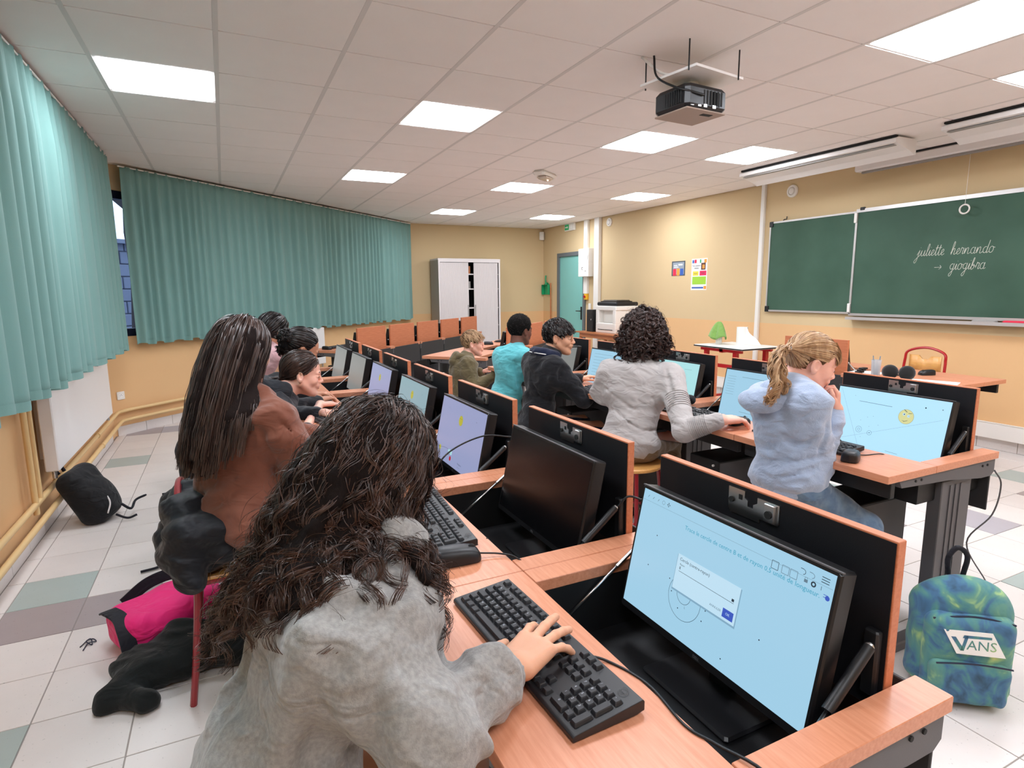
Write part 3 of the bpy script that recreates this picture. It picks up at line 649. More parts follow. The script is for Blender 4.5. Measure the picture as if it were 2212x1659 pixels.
# tambour cabinet on the back wall
t = thing('tambour_cabinet', 'tall white cabinet with ribbed sliding doors slightly open', 'cabinet', (3.50, 10.22, 0), 0)
wc, hc, dc = 1.22, 1.96, .45
MB().box(0, .02, 0, dc, 0, hc).box(wc-.02, wc, 0, dc, 0, hc).build('side_panel', 'cabinet_grey', t)
MB().rbox(-.004, wc+.004, -.004, dc, hc, hc+.03, .002).build('top', 'cabinet_white', t)
MB().box(.02, wc-.02, dc-.01, dc, .02, hc).build('back_panel', 'rubber', t)
MB().box(.0, wc, -.004, dc, 0, .06).build('plinth', 'cabinet_white', t)
MB().box(0, .03, -.006, 0, .06, hc).box(wc-.03, wc, -.006, 0, .06, hc).box(.03, wc-.03, -.006, 0, hc-.035, hc).build('face_frame', 'cabinet_white', t)
for x0, x1 in ((.035, .585), (.69, 1.175)):
    b = MB(); b.box(x0, x1, .012, .02, .065, hc-.04); x = x0
    while x < x1-.01: b.prism([(x+.001, .012), (x+.004, .006), (x+.0105, .006), (x+.0135, .012)], .065, hc-.04); x += .0145
    b.build('tambour_door', 'cabinet_white', t)
for x in (.56, .70): MB().rbox(x, x+.022, -.002, .010, .85, 1.15, .003).build('handle', 'cabinet_grey', t)
for z in (.42, .75, 1.08, 1.43, 1.70): MB().box(.02, wc-.02, .03, dc-.02, z, z+.02).build('shelf', 'cabinet_white', t)
for i, (z, c) in enumerate(((1.73, 'old_wood'), (1.45, 'cabinet_grey'))):
    tag(MB().rbox(0, .05, 0, .2, 0, .14, .004).build('storage_box', c, None, (3.50+.60, 10.22+.08, z-.01)), ['brown box on the upper shelf inside the cabinet gap', 'grey box on the middle shelf inside the cabinet gap'][i], 'box')
# printer corner: wooden stand, black computer tower, white copier
t = thing('printer_stand', 'wooden desk by the wall carrying tower and printer', 'desk', (5.3, 7.9, 0))
MB().rbox(0, .62, -.75, .58, .70, .722, .003).build('top', 'old_wood', t); MB().rbox(.04, .58, -.7, .5, .63, .70, .003).build('apron', 'old_wood', t)
for x in (.05, .55):
    for y in (-.68, .48): MB().box(x, x+.04, y, y+.04, 0, .64).build('leg', 'old_wood', t)
t = thing('computer_tower', 'black computer tower standing beside the white printer', 'computer', (5.42, 8.22, .722))
MB().rbox(0, .35, -.09, .09, 0, .36, .006).build('case', 'plastic_black', t); b = MB()
for i in range(3): b.rbox(-.004, 0, -.075, .075, .27-i*.05, .31-i*.05, .001)
b.build('drive_bay', 'bezel', t); MB().cyl((-.006, -.05, .2), (0, -.05, .2), .012).build('button', 'chrome', t)
t = thing('printer', 'white copier printer with black document feeder', 'printer', (5.42, 7.77, .722))
b = MB(); b.rbox(0, .45, -.27, .27, 0, .16, .01); b.rbox(.10, .45, -.27, .27, .16, .36, .01); b.rbox(.0, .45, -.28, .28, .36, .43, .012); b.rbox(.0, .12, .19, .27, .15, .37, .01); b.rbox(.0, .12, -.27, -.19, .15, .37, .01); b.build('body', 'white_plastic', t)
MB().rbox(.02, .44, -.27, .27, .43, .49, .015).build('scanner_lid', 'plastic_black', t); MB().rbox(.08, .4, -.18, .26, .49, .52, .01, taper=.03).build('document_feeder', 'bezel', t)
MB().box(-.003, 0, -.2, .2, .05, .06).build('tray_gap', 'rubber', t)
# white table with red frame
t = thing('side_table', 'white-topped table on a red steel frame by the yellow wall', 'table', (5.02, 4.62, 0))
MB().rbox(-.05, .56, -.05, .68, .738, .76, .006).build('tabletop', 'white_plastic', t); MB().box(-.052, .562, -.052, .682, .741, .755).build('edge_band', 'rubber', t)
b = MB(); b.box(.0, .04, .02, .62, .70, .735); b.box(.46, .5, .02, .62, .70, .735); b.box(.0, .5, .28, .33, .69, .735); b.build('frame', 'red_metal', t)
for x, y in ((0.0, .08), (0.0, .52), (.46, .08), (.46, .52)): MB().box(x, x+.045, y, y+.045, .0, .70).build('leg', 'red_metal', t)
b = MB(); b.box(.01, .49, .10, .13, .52, .56); b.box(.01, .04, .1, .56, .52, .56); b.box(.01, .49, .53, .56, .12, .16); b.build('crossbar', 'red_metal', t)
MB().cyl((-.01, .10, .54), (.055, .10, .54), .025, 12).cyl((.45, .10, .54), (.515, .10, .54), .025, 12).build('adjuster_knob', 'rubber', t)
# teacher's corner handled with the desks below
# ------------------------------------------------------------------ flip-top computer desks (local x depth from the user's edge, y along the row)
UW = .697
def legmesh():
    b = MB()
    b.rbox(.40, .60, .0, .05, .04, .66, .003)
    for i in range(3): b.box(.45+i*.035, .458+i*.035, -.004, .0, .08, .64)
    return b
def make_desk(label, group, closed=False):
    t = thing('computer_desk', label, 'desk', (0, 0, 0), 0, group); g = .0012
    MB().rbox(0, .285, g, UW-g, .722, .75, .0015).build('front_panel', 'beech', t)
    for y0, y1 in ((g, .062), (UW-.062, UW-g)): MB().rbox(.287, .71, y0, y1, .722, .75, .0015).build('side_strip', 'beech', t)
    if closed: MB().rbox(.29, .60, .065, UW-.065, .724, .75, .0015).build('lid', 'beech', t)
    else:
        ld = bpy.data.objects.new('lid', None)
        me = MB().rbox(.632, .6525, .064, UW-.064, .700, 1.002, .0012).mesh('lid'); me.materials.append(MATS['beech_edge']); ld = bpy.data.objects.new('lid', me); COL.objects.link(ld); ld.parent = t
        MB().box(.6305, .632, .067, UW-.067, .702, .9985).build('laminate_face', 'black_lam', ld)
        # latch plate
        ym = UW/2; lp = MB(); R = frame_from((0, 1, 0), (0, 0, 1))
        P_ = [(-.062, 0), (-.062, -.048), (-.056, -.054), (.018, -.054), (.018, -.046), (.062, -.046), (.064, -.042), (.064, -.004), (.02, -.004), (.012, -.004), (.012, -.016), (.002, -.022), (.002, -.03), (-.012, -.03), (-.012, -.018), (-.02, -.014), (-.02, 0)]
        v = np.array([(.6285, ym-x, .992+z) for x, z in P_]); v2 = v.copy(); v2[:, 0] = .6305; n = len(P_)
        lp.add(np.concatenate([v, v2]), [tuple(range(n)), tuple(range(2*n-1, n-1, -1))]+[(i, n+i, n+(i+1) % n, (i+1) % n) for i in range(n)])
        lp.rbox(.622, .6285, ym-.058, ym-.032, .948, .986, .002)
        lp.build('latch', 'chrome', ld, smooth=30)
        MB().cyl((.619, ym-.045, .965), (.623, ym-.045, .965), .008, 12).cyl((.624, ym+.052, .966), (.629, ym+.052, .966), .006, 10).box(.627, .6285, ym+.026, ym+.034, .972, .982).build('screw', 'rubber', ld)
        for y in (.085, UW-.085):
            b = MB(); b.rbox(.615, .6305, y-.012, y+.012, .73, .845, .003); b.build('hinge_plate', 'plastic_black', t)
            top = np.array([.605, y-.006*(1 if y < .3 else -1), .822]); bot = np.array([.36, y-.02*(1 if y < .3 else -1), .640])
            mid = top+(bot-top)*.42
            rt = y < .3
            MB().tube([top, mid], .0095 if rt else .0048, 10).build('strut_cylinder', 'plastic_black' if rt else 'chrome', t, smooth=40)
            MB().tube([mid, bot], .0036, 8).build('strut_rod', 'chrome', t, smooth=True)
            MB().lathe([(0, .008), (.006, .006), (.008, 0), (.006, -.006), (0, -.008)], 10, tuple(top)).build('ball_joint', 'chrome', t, smooth=True)
    # well
    b = MB(); b.box(.286, .70, .06, UW-.06, .58, .585); b.box(.284, .289, .06, UW-.06, .585, .722); b.box(.286, .70, .058, .062, .585, .722); b.box(.286, .70, UW-.062, UW-.058, .585, .722); b.build('well', 'black_steel', t)
    MB().rbox(.700, .708, .02, UW-.02, .50, .735, .002).build('rear_panel', 'dark_panel' , t)
    MB().rbox(.05, .075, .02, UW-.02, .655, .722, .002).build('front_rail', 'black_steel', t)
    b = MB(); P_ = [(.08, .722), (.71, .722), (.71, .665), (.69, .650), (.62, .650), (.40, .675), (.10, .690)]
    for y in (.012, ): b.add([(x, y, z) for x, z in P_]+[(x, y+.022, z) for x, z in P_], [tuple(range(6, -1, -1)), tuple(range(7, 14))]+[(i, (i+1) % 7, 7+(i+1) % 7, 7+i) for i in range(7)])
    br = b.build('end_bracket', 'grey_steel', t)
    MB().cyl((.18, .009, .705), (.18, .013, .705), .005, 8).cyl((.215, .009, .705), (.215, .013, .705), .005, 8).cyl((.62, .009, .70), (.62, .013, .70), .005, 8).cyl((.655, .009, .70), (.655, .013, .70), .005, 8).build('bolt', 'rubber', t)
    b = legmesh(); v = b; b.xf(o=(0, .034, 0)); b.build('leg_column', 'grey_steel', t)
    MB().rbox(.14, .70, .032, .085, 0, .04, .006).build('foot', 'grey_steel', t)
    MB().rbox(.12, .48, .20, .40, .12, .55, .004).build('computer_holder', 'black_steel', t)
    MB().box(.13, .47, .199, .2, .13, .54).build('holder_side', 'grey_steel', t)
    MB().cyl((.112, .23, .525), (.12, .23, .525), .006, 10).build('rivet', 'paper', t)
    return t
def screen_content(t, kind, w, h, R, o):
    # flat shapes just in front of the panel; u right, v up in metres from the screen centre
    def put(mb, poly, d=.0006): mb.add(np.array([(x, y, d) for x, y in poly]) @ R.T+o, [tuple(range(len(poly)))])
    def ring(mb, cx_, cy_, r, th=.0008, n=40, a0=0, a1=360):
        for i in range(n):
            a, b_ = math.radians(a0+(a1-a0)*i/n), math.radians(a0+(a1-a0)*(i+1)/n)
            put(mb, [(cx_+(r-th)*math.cos(a), cy_+(r-th)*math.sin(a)), (cx_+r*math.cos(a), cy_+r*math.sin(a)), (cx_+r*math.cos(b_), cy_+r*math.sin(b_)), (cx_+(r-th)*math.cos(b_), cy_+(r-th)*math.sin(b_))])
    def line(mb, x0, y0, x1, y1, th=.0007, d=.0006):
        dx, dy = x1-x0, y1-y0; L_ = math.hypot(dx, dy); nx, ny = -dy/L_*th/2, dx/L_*th/2; put(mb, [(x0+nx, y0+ny), (x1+nx, y1+ny), (x1-nx, y1-ny), (x0-nx, y0-ny)], d)
    def disc(mb, cx_, cy_, r, d=.0006, n=24, sy=1.): put(mb, [(cx_+r*math.cos(2*PI*i/n), cy_+sy*r*math.sin(2*PI*i/n)) for i in range(n)], d)
    def rect(mb, x0, y0, x1, y1, d=.0006): put(mb, [(x0, y0), (x1, y0), (x1, y1), (x0, y1)], d)
    def txt(mb, s_, sz, x, y, d=.0008, al='LEFT'): text_into(mb, s_, sz, R, R @ np.array([x, y, d])+o, extrude=0., align=al)
    dark, grey, teal = MB(), MB(), MB()
    X = lambda u: (u-.5)*w
    Y = lambda v: (.5-v)*h
    if kind == 'dialog':
        for i in range(5): ring(grey, X(.035+i*.035), Y(.045), .0045, .0007, 14) if i == 3 else line(grey, X(.03+i*.035), Y(.055), X(.038+i*.035), Y(.035), .0012)
        for dx, dy in ((0, .0035), (0, -.0035), (.0035, 0), (-.0035, 0)): disc(dark, X(.175)+dx, Y(.045)+dy, .0012)
        line(grey, X(0), Y(.085), X(1), Y(.085), .0004)
        txt(teal, 'Trace le cercle de centre B et de rayon 0,5 unité de longueur.', .0125, X(.30), Y(.155))
        # toolbar top right
        for k in range(3): line(dark, X(.955), Y(.035+.016*k), X(.985), Y(.035+.016*k), .0012)
        for xx in (.885, .92):
            ring(dark if xx < .9 else grey, X(xx), Y(.06), .0045, .0009, 12, -90, 90); line(dark if xx < .9 else grey, X(xx)-.006, Y(.06)+.0045, X(xx), Y(.06)+.0045, .001)
        for i, xx in enumerate((.77, .815, .85)):
            for a, b_, c, d_ in ((-1, -1, 1, -1), (1, -1, 1, 1), (1, 1, -1, 1), (-1, 1, -1, -1)): line(dark if i == 0 else grey, X(xx)+a*.007, Y(.105)+b_*.007, X(xx)+c*.007, Y(.105)+d_*.007, .0009)
        rect(grey, X(.893), Y(.118), X(.907), Y(.098)); ring(grey, X(.90), Y(.095), .003, .0007, 10, 0, 180)
        ring(dark, X(.93), Y(.107), .0048, .0024, 14); line(dark, X(.96), Y(.12), X(.96), Y(.095), .0008)
        bl = MB(); line(bl, X(.972), Y(.135), X(.99), Y(.135), .001); line(bl, X(.972), Y(.15), X(.984), Y(.15), .001); disc(bl, X(.988), Y(.15), .004); bl.build('cursor_icon', 'scr_royal', t)
        # dialog box
        sh = MB(); rect(sh, X(.292), Y(.665), X(.655), Y(.375), .0009); sh.build('dialog_shadow', 'scr_shadow', t)
        dg = MB(); rect(dg, X(.295), Y(.65), X(.65), Y(.37), .0012); dg.build('dialog_box', 'scr_white', t)
        txt(dark, 'Cercle (centre-rayon)', .0095, X(.31), Y(.405), .0016); txt(dark, 'Rayon', .0055, X(.315), Y(.445), .0016); txt(dark, '8', .009, X(.315), Y(.475), .0016)
        line(dark, X(.315), Y(.50), X(.63), Y(.50), .0008, .0016); rect(dark, X(.617), Y(.49), X(.629), Y(.47), .0016)
        txt(grey, 'ANNULER', .0065, X(.515), Y(.60), .0016)
        ok = MB(); rect(ok, X(.585), Y(.63), X(.64), Y(.565), .0016); ok.build('ok_button', 'scr_royal', t); okt = MB(); txt(okt, 'OK', .007, X(.6125), Y(.597), .002, 'CENTER'); okt.build('button_text', 'scr_white', t)
        ring(dark, X(.375), Y(.68), .046, .0008, 48, 140, 400); ring(dark, X(.37), Y(.655), .02, .0008, 30, 180, 360)
        for px, py in ((.14, .33), (.12, .60), (.27, .60), (.295, .685), (.35, .78), (.45, .60), (.50, .67), (.49, .76), (.77, .63), (.62, 1.-.08)): disc(dark, X(px), Y(py), .0014)
        txt(grey, 'L', .007, X(.385), Y(.745))
    elif kind == 'face':
        for px, py, r in ((.62, .26, .0), ): pass
        ye = MB(); disc(ye, X(.665), Y(.33), .0305, .0008, 40); ye.build('face_disc', 'scr_face', t); og = MB(); ring(og, X(.665), Y(.33), .0315, .0026, 44); og.build('face_rim', 'scr_rim', t)
        wh = MB(); disc(wh, X(.645), Y(.295), .006, .001); disc(wh, X(.685), Y(.315), .006, .001); wh.build('face_eyes', 'scr_white', t)
        disc(dark, X(.648), Y(.295), .0025, .0012); disc(dark, X(.69), Y(.315), .001, .0012); line(dark, X(.64), Y(.22), X(.668), Y(.255), .0022, .0012); line(dark, X(.68), Y(.27), X(.71), Y(.265), .0016, .0012)
        for q_ in ((.637, .40, .665, .405), (.665, .405, .685, .385), (.65, .415, .685, .385)): line(dark, X(q_[0]), Y(q_[1]), X(q_[2]), Y(q_[3]), .0012, .0012)
        ring(dark, X(.27), Y(.68), .014, .0009); ring(dark, X(.27), Y(.68), .006, .0009); ring(dark, X(.375), Y(.705), .0105, .0009); disc(dark, X(.375), Y(.705), .002)
        line(grey, X(.02), Y(.95), X(.97), Y(.28), .0006); line(grey, X(.02), Y(.02), X(.30), Y(.98), .0006); disc(dark, X(.81), Y(.14), .003)
        line(dark, X(.22), Y(.20), X(.53), Y(.21), .0014); line(grey, X(.55), Y(.94), X(.66), Y(.95), .0012); line(grey, X(.94), Y(.13), X(.95), Y(.13), .004)
        for px, py in ((.17, .12), (.27, .52), (.33, .45), (.38, .42), (.36, .60), (.44, .55), (.30, .80)): disc(grey, X(px), Y(py), .0012)
    elif kind == 'smiley':
        ye = MB(); disc(ye, X(.5), Y(.26), .021, .0008, 30); disc(ye, X(.12), Y(.83), .012, .0008, 20); ye.build('smiley_disc', 'scr_yellow', t)
        ring(dark, X(.5), Y(.26), .021, .0012, 30); disc(dark, X(.485), Y(.23), .002, .001); disc(dark, X(.515), Y(.23), .002, .001); ring(dark, X(.5), Y(.27), .010, .0012, 14, 200, 340)
        disc(dark, X(.83), Y(.17), .0018); ring(grey, X(.2), Y(.20), .018, .0006, 20, 30, 150)
        rd = MB(); disc(rd, X(.40), Y(.90), .010, .0008, 16); rd.build('red_badge', 'scr_red', t); gt = MB(); rect(gt, X(.33), Y(.84), X(.42), Y(.77)); gt.build('thumbnail', 'scr_cyan', t)
        txt(dark, 'Mes figures', .009, X(.58), Y(.90)); txt(grey, 'geometrie', .007, X(.58), Y(.95))
    elif kind == 'gears':
        ring(dark, X(.50), Y(.47), .017, .0008); ring(dark, X(.66), Y(.55), .026, .0008, 44); disc(dark, X(.50), Y(.47), .0016); disc(dark, X(.66), Y(.55), .0014)
        for a0 in (60,): ring(dark, X(.47), Y(.40), .028, .0008, 20, 60, 130)
        for i in range(8): line(grey, X(.04), Y(.13+.055*i), X(.16), Y(.13+.055*i), .001)
        line(dark, X(.25), Y(.12), X(.8), Y(.13), .0012); line(dark, X(.3), Y(.85), X(.8), Y(.87), .001); line(dark, X(.50), Y(.72), X(.58), Y(.80), .001); line(dark, X(.52), Y(.69), X(.60), Y(.77), .001)
    elif kind == 'green_card':
        gc = MB(); rect(gc, X(.25), Y(.85), X(.52), Y(.25), .0008); gc.build('green_card', 'scr_green', t); wh = MB(); disc(wh, X(.38), Y(.5), .017, .001, 24, 1.3); wh.build('eye_white', 'scr_white', t)
        disc(dark, X(.38), Y(.5), .0045, .0012); ring(dark, X(.38), Y(.5), .018, .001); ring(teal, X(.38), Y(.5), .026, .001); line(grey, X(.75), Y(.15), X(.88), Y(.15), .0012)
    elif kind == 'doc':
        for i in range(9): line(grey, X(.1), Y(.12+.09*i), X(.1+.5+.03*(i % 3)), Y(.12+.09*i), .0014)
    for mb, m, nm in ((dark, 'scr_ink', 'screen_drawing'), (grey, 'scr_ink2', 'screen_toolbar'), (teal, 'scr_teal_ink', 'screen_text')):
        if mb.v: mb.build(nm, m, t)
for nm, c, e_ in (('scr_royal', (60, 90, 190), .9), ('scr_shadow', (130, 170, 195), .9), ('scr_white', (182, 214, 232), 1.), ('scr_face', (214, 212, 150), .95), ('scr_rim', (158, 150, 110), .8), ('scr_yellow', (190, 185, 60), .8), ('scr_red', (190, 40, 50), .8), ('scr_green', (120, 205, 180), .9), ('scr_ink', (52, 70, 84), .6), ('scr_ink2', (105, 132, 150), .8), ('scr_teal_ink', (60, 160, 190), .9)): screen_mat(nm, c, e_)
MW, MH = .495, .292
def make_monitor(label, mscreen, kind, group=None):
    """local: stand foot on the well floor; screen faces -x; origin at the foot"""
    t = thing('monitor', label, 'monitor', (0, 0, 0), 0, group)
    tilt = math.radians(12); ux_ = np.array([0, -1., 0]); vy_ = np.array([math.sin(tilt), 0, math.cos(tilt)]); nn = np.cross(ux_, vy_)   # u right (user's right = -y), v up, normal toward the user
    R = np.stack([ux_, vy_, nn], 1); c0 = np.array([-.005, 0, .226])
    b = MB().rbox(-MW/2, MW/2, -MH/2, MH/2, -.040, 0., .004, R, c0); b.rbox(-.14, .14, -.09, .09, -.055, -.038, .01, R, c0); b.build('casing', 'bezel', t)
    MB().box(-MW/2+.008, MW/2-.008, -MH/2+.017, MH/2-.008, 0, .0004, R, c0).build('screen', mscreen, t)
    b = MB(); b.box(-MW/2, MW/2, MH/2-.002, MH/2+.0005, -.006, .0004, R, c0); b.build('top_edge', 'grey_steel', t)
    if kind: screen_content(t, kind, MW-.02, MH-.028, R, c0+R @ np.array([0, .0045, .0004]))
    lg = MB(); text_into(lg, 'DELL', .008, R, R @ np.array([0, -MH/2+.008, .0006])+c0, extrude=.0002); lg.build('maker_mark', 'grey_steel', t)
    MB().rbox(.03, .055, -.03, .03, .0, .26, .005).build('stand_neck', 'plastic_black', t); MB().rbox(-.07, .10, -.12, .12, 0, .012, .005).build('stand_base', 'plastic_black', t)
    return t
# keyboard
KEYS = []   # (x, y, w, d) : x to the user's right from the left edge, y away from the user
def kb_layout():
    u = .0187; rows = [.010+.0187*i for i in range(5)]+[.010+.0187*5+.006]
    L0 = .010
    def row(y, ws, x=L0):
        for w in ws:
            if w > 0: KEYS.append((x+w*u/2, y+u/2, w*u-.0028, u-.0030))
            x += abs(w)*u
    row(rows[0], [1.25, 1.25, 1.25, 6.0, 1.25, 1.25, 1.25, 1.5])
    row(rows[1], [1.3, 1]+[1]*10+[2.7])
    row(rows[2], [1.8]+[1]*12+[1.2])
    row(rows[3], [1.5]+[1]*12+[1.5])
    row(rows[4], [1]*13+[2])
    row(rows[5], [1, -.55, 1, 1, 1, 1, -.3, 1, 1, 1, 1, -.3, 1, 1, 1, 1][:11]+[-.3, 1, 1, 1])
    xa = L0+15.35*u; row(rows[0], [1, 1, 1], xa); row(rows[1], [-1, 1], xa); row(rows[3], [1, 1, 1], xa); row(rows[4], [1, 1, 1], xa); row(rows[5], [1, 1, 1], xa)
    xn = xa+3.35*u; row(rows[0], [2, 1], xn); row(rows[1], [1, 1, 1], xn); row(rows[2], [1, 1, 1], xn); row(rows[3], [1, 1, 1], xn); row(rows[4], [1, 1, 1, 1], xn)
    KEYS.append((xn+3*u+u/2, rows[0]+u, u-.0028, 2*u-.003)); KEYS.append((xn+3*u+u/2, rows[2]+u, u-.0028, 2*u-.003))
    return xn+4*u+.010
KBW = kb_layout(); KBD = .134
keymesh = {}
LEG = {1: '<WXCVBN,;:!', 2: 'QSDFGHJKLMù*', 3: 'AZERTYUIOP^$', 4: '²&é"\'(-è_çà)='}
def make_keyboard(label, keys=True, legends=False, group=None):
    """local: x away from the user, y to the user's left; origin centre on the desk"""
    t = thing('keyboard', label, 'keyboard', (0, 0, 0), 0, group)
    b = MB(); P_ = [(-KBD/2, .003), (-KBD/2, .010), (-KBD/2+.004, .013), (KBD/2-.02, .023), (KBD/2-.003, .0245), (KBD/2, .021), (KBD/2, .006), (KBD/2-.02, .003)]; h = KBW/2; n = len(P_)
    b.add([(x, -h, z) for x, z in P_]+[(x, h, z) for x, z in P_], [tuple(range(n)), tuple(range(2*n-1, n-1, -1))]+[(i, n+i, n+(i+1) % n, (i+1) % n) for i in range(n)])
    b.build('case', 'plastic_black', t, bevel=.0012)
    sl = math.atan2(.010, KBD-.024)
    def at(kx, ky): return (-KBD/2+ky, h-kx, .013+(ky-.004)*math.tan(sl))
    if keys == 'joined': mb = MB()
    for kx, ky, w, d in KEYS:
        p = at(kx, ky)
        if keys == 'joined': mb.rbox(-d/2, d/2, -w/2, w/2, 0, .006, .0012, None, p, .0016)
        else:
            key = (round(w, 4), round(d, 4))
            if key not in keymesh:
                me = MB().rbox(-d/2, d/2, -w/2, w/2, -.001, .0062, .0014, None, None, .0018).mesh('key'); me.materials.append(MATS['key_black']); keymesh[key] = me
            o = bpy.data.objects.new('key', keymesh[key]); COL.objects.link(o); o.parent = t; o.location = p; o.rotation_euler = (0, -sl, 0)
    if keys == 'joined': mb.build('keys', 'key_black', t)['kind'] = 'stuff'
    if legends:
        lg = MB(); R = np.array(Euler((0, -sl, 0)).to_matrix()) @ np.stack([[0, -1, 0], [1, 0, 0], [0, 0, 1.]], 1)
        rows = sorted({round(k[1], 4) for k in KEYS if abs(k[3]-.0157) < .001})
        for ri, chars in LEG.items():
            ks = sorted([k for k in KEYS if abs(k[1]-rows[ri]) < .001 and k[0] < .30])[0 if ri == 4 else 1:]
            for k, ch in zip(ks, chars):
                p = np.array(at(k[0], k[1])); text_into(lg, ch, .0062, R, p+R @ np.array([-.0025, .0022, .0065]), extrude=0.)
        nums = ['0.', '123', '456', '789', ' /*-']
        for ri, chars in enumerate(nums):
            ks = sorted([k for k in KEYS if abs(k[1]-rows[ri]) < .001 and k[0] > .355])
            for k, ch in zip(ks, chars):
                if ch != ' ': p = np.array(at(k[0], k[1])); text_into(lg, ch, .0062, R, p+R @ np.array([-.002, .0015, .0065]), extrude=0.)
        for nm, i in (('esc', 0),): pass
        lg.build('legend', 'key_print', t)
        m2 = MB(); p = np.array(at(KBW-.03, KBD-.012-.006)); cc = [p+R @ np.array([.0085*math.cos(a), .0085*math.sin(a), .0022]) for a in np.linspace(0, 2*PI, 25)]; m2.tube(cc, .0005, 4, False); text_into(m2, 'DELL', .0055, R, p+R @ np.array([0, 0, .0022]), extrude=.0002); m2.build('maker_mark', 'grey_steel', t)
    return t
def make_mouse(label, group=None):
    """nose to +x"""
    t = thing('mouse', label, 'mouse', (0, 0, 0), 0, group)
    nx, ny = 15, 12; V = []
    for i in range(nx):
        a = -1+2*i/(nx-1); x = .057*math.sin(a*PI/2)
        w = .031*math.sqrt(max(0, 1-abs(a)**3.2)); hgt = .037*math.sqrt(max(0, 1-abs(a+.12)**2.6/1.25))*(1-.12*a)
        hgt = max(hgt, .012)
        for j in range(ny+1):
            th = PI*j/ny; c = math.cos(th); s_ = math.sin(th); V.append((x, w*np.sign(c)*abs(c)**.55, .003+hgt*abs(s_)**.7 if 0 < j < ny else .003))
    m = ny+1; F = [(i*m+j, (i+1)*m+j, (i+1)*m+j+1, i*m+j+1) for i in range(nx-1) for j in range(ny)]+[tuple(i*m for i in range(nx))+tuple(i*m+ny for i in range(nx-1, -1, -1))]
    o = MB().add(V, F).build('shell', 'plastic_black', t, smooth=50)
    MB().lathe([(0, .0035), (.008, .003), (.0095, 0), (.008, -.003), (0, -.0035)], 16, (.036, 0, .031), frame_from((1, 0, 0), (0, 0, 1))).build('scroll_wheel', 'rubber', t, smooth=True)
    MB().box(.015, .055, -.0005, .0005, .0335, .0345).build('button_seam', 'rubber', t)
    return t
def cable(label, pts, r=.0022, m='cable', n=50, cat='cable'):
    return tag(MB().tube(smooth_path(pts, n), r, 6).build('cable', m, smooth=True), label, cat)
# rows -------------------------------------------------------------
def row_T(origin, ang):
    c, s_ = math.cos(ang), math.sin(ang)
    def W_(x, y, z=0): return (origin[0]+x*c-y*s_, origin[1]+x*s_+y*c, z)
    return W_
ORD = ['nearest', 'second', 'third', 'fourth', 'fifth', 'sixth', 'farthest']
desk0 = make_desk('flip-top computer desk of the long row, nearest station with the lit dialog screen', 'flip-top computer desks')
desk_closed0 = None
def place_desk(label, W_, ang, y, closed=False):
    global desk_closed0
    if closed:
        if desk_closed0 is None: desk_closed0 = make_desk(label, 'flip-top computer desks', True); r = desk_closed0
        else: r = dup(desk_closed0, (0, 0, 0), 0, label)
    elif not place_desk.used: r = desk0; place_desk.used = True; r['label'] = label
    else: r = dup(desk0, (0, 0, 0), 0, label)
    r.location = W_(0, y); r.rotation_euler = (0, 0, ang); return r
place_desk.used = False
W1 = row_T((.298, .457), 0.); W2 = row_T((2.030, 1.192), 0.)
A3 = math.atan2(-.725, .688); W3 = row_T((.81, 7.05), A3)
row1 = [('dialog', 'scr_blue', 'nearest monitor, showing a dialog box with a blue button over a circle'), (None, 'screen_off', 'switched-off black monitor in the second station of the long row'), ('smiley', 'scr_lav', 'monitor with a pale lavender screen and yellow face, third in the row'), ('smiley', 'scr_teal', 'monitor with a blue-green screen, seen just above the curly head'), ('smiley', 'scr_lav', 'fifth monitor of the long row, bluish and half behind the curly hair'), (None, 'scr_grey', 'sixth monitor of the long row with a dull grey-green screen'), (None, 'scr_grey', 'last monitor of the long row with a dull grey screen')]
rowlab = ['with the lit dialog screen', 'with the switched-off screen', 'with the lavender screen', 'behind the curly head', 'fifth from the viewer', 'sixth from the viewer', 'at the far end']
for k in range(7):
    place_desk('flip-top desk of the long left row, station %s' % rowlab[k], W1, 0., k*UW)
    kd, sm, lab = row1[k]; m = make_monitor(lab, sm, kd, 'monitors on the long left row'); m.location = W1(.525, k*UW+UW/2-.004, .70-.13); m.location.z = .585
r2k = [('face', 'scr_blue2', 'bright monitor of the pupil in the light blue hoodie, with a drawn frowning face'), ('gears', 'scr_blue', 'monitor with thin circle drawings beside the blue hoodie'), ('green_card', 'scr_cyan', 'monitor with a green card drawing beside the curly-haired adult'), ('doc', 'scr_blue', 'monitor with plain blue page left of the curly-haired adult'), ('doc', 'scr_grey', 'monitor behind the boy in the dark jacket')]
r2lab = ['in front of the light blue hoodie', 'right of the curly-haired adult', 'in front of the curly-haired adult', 'left of the curly-haired adult', 'in front of the boy in the dark jacket']
for k in range(5):
    place_desk('flip-top desk of the right row, %s' % r2lab[k], W2, 0., k*UW)
    kd, sm, lab = r2k[k]; m = make_monitor(lab, sm, kd, 'monitors on the right row'); m.location = W2(.525, k*UW+UW/2-.004, .70-.13); m.location.z = .585
for k in range(5):
    place_desk('flip-top desk of the angled row seen from behind, %s from the curtain' % ['first', 'second', 'third', 'fourth', 'fifth'][k], W3, A3, k*UW*.965)
    m = make_monitor('monitor hidden behind the raised wooden lid, %s of the angled row' % ['first', 'second', 'third', 'fourth', 'fifth'][k], 'screen_off', None, 'monitors of the angled row'); m.location = W3(.55, k*UW*.965+UW/2, .57); m.location.z = .585; m.rotation_euler = (0, 0, A3)
u4 = np.array([.725, .688]); v4 = np.array([.688, -.725]); o4 = v4*-2.97+u4*5.27; W4 = row_T(tuple(o4), A3)
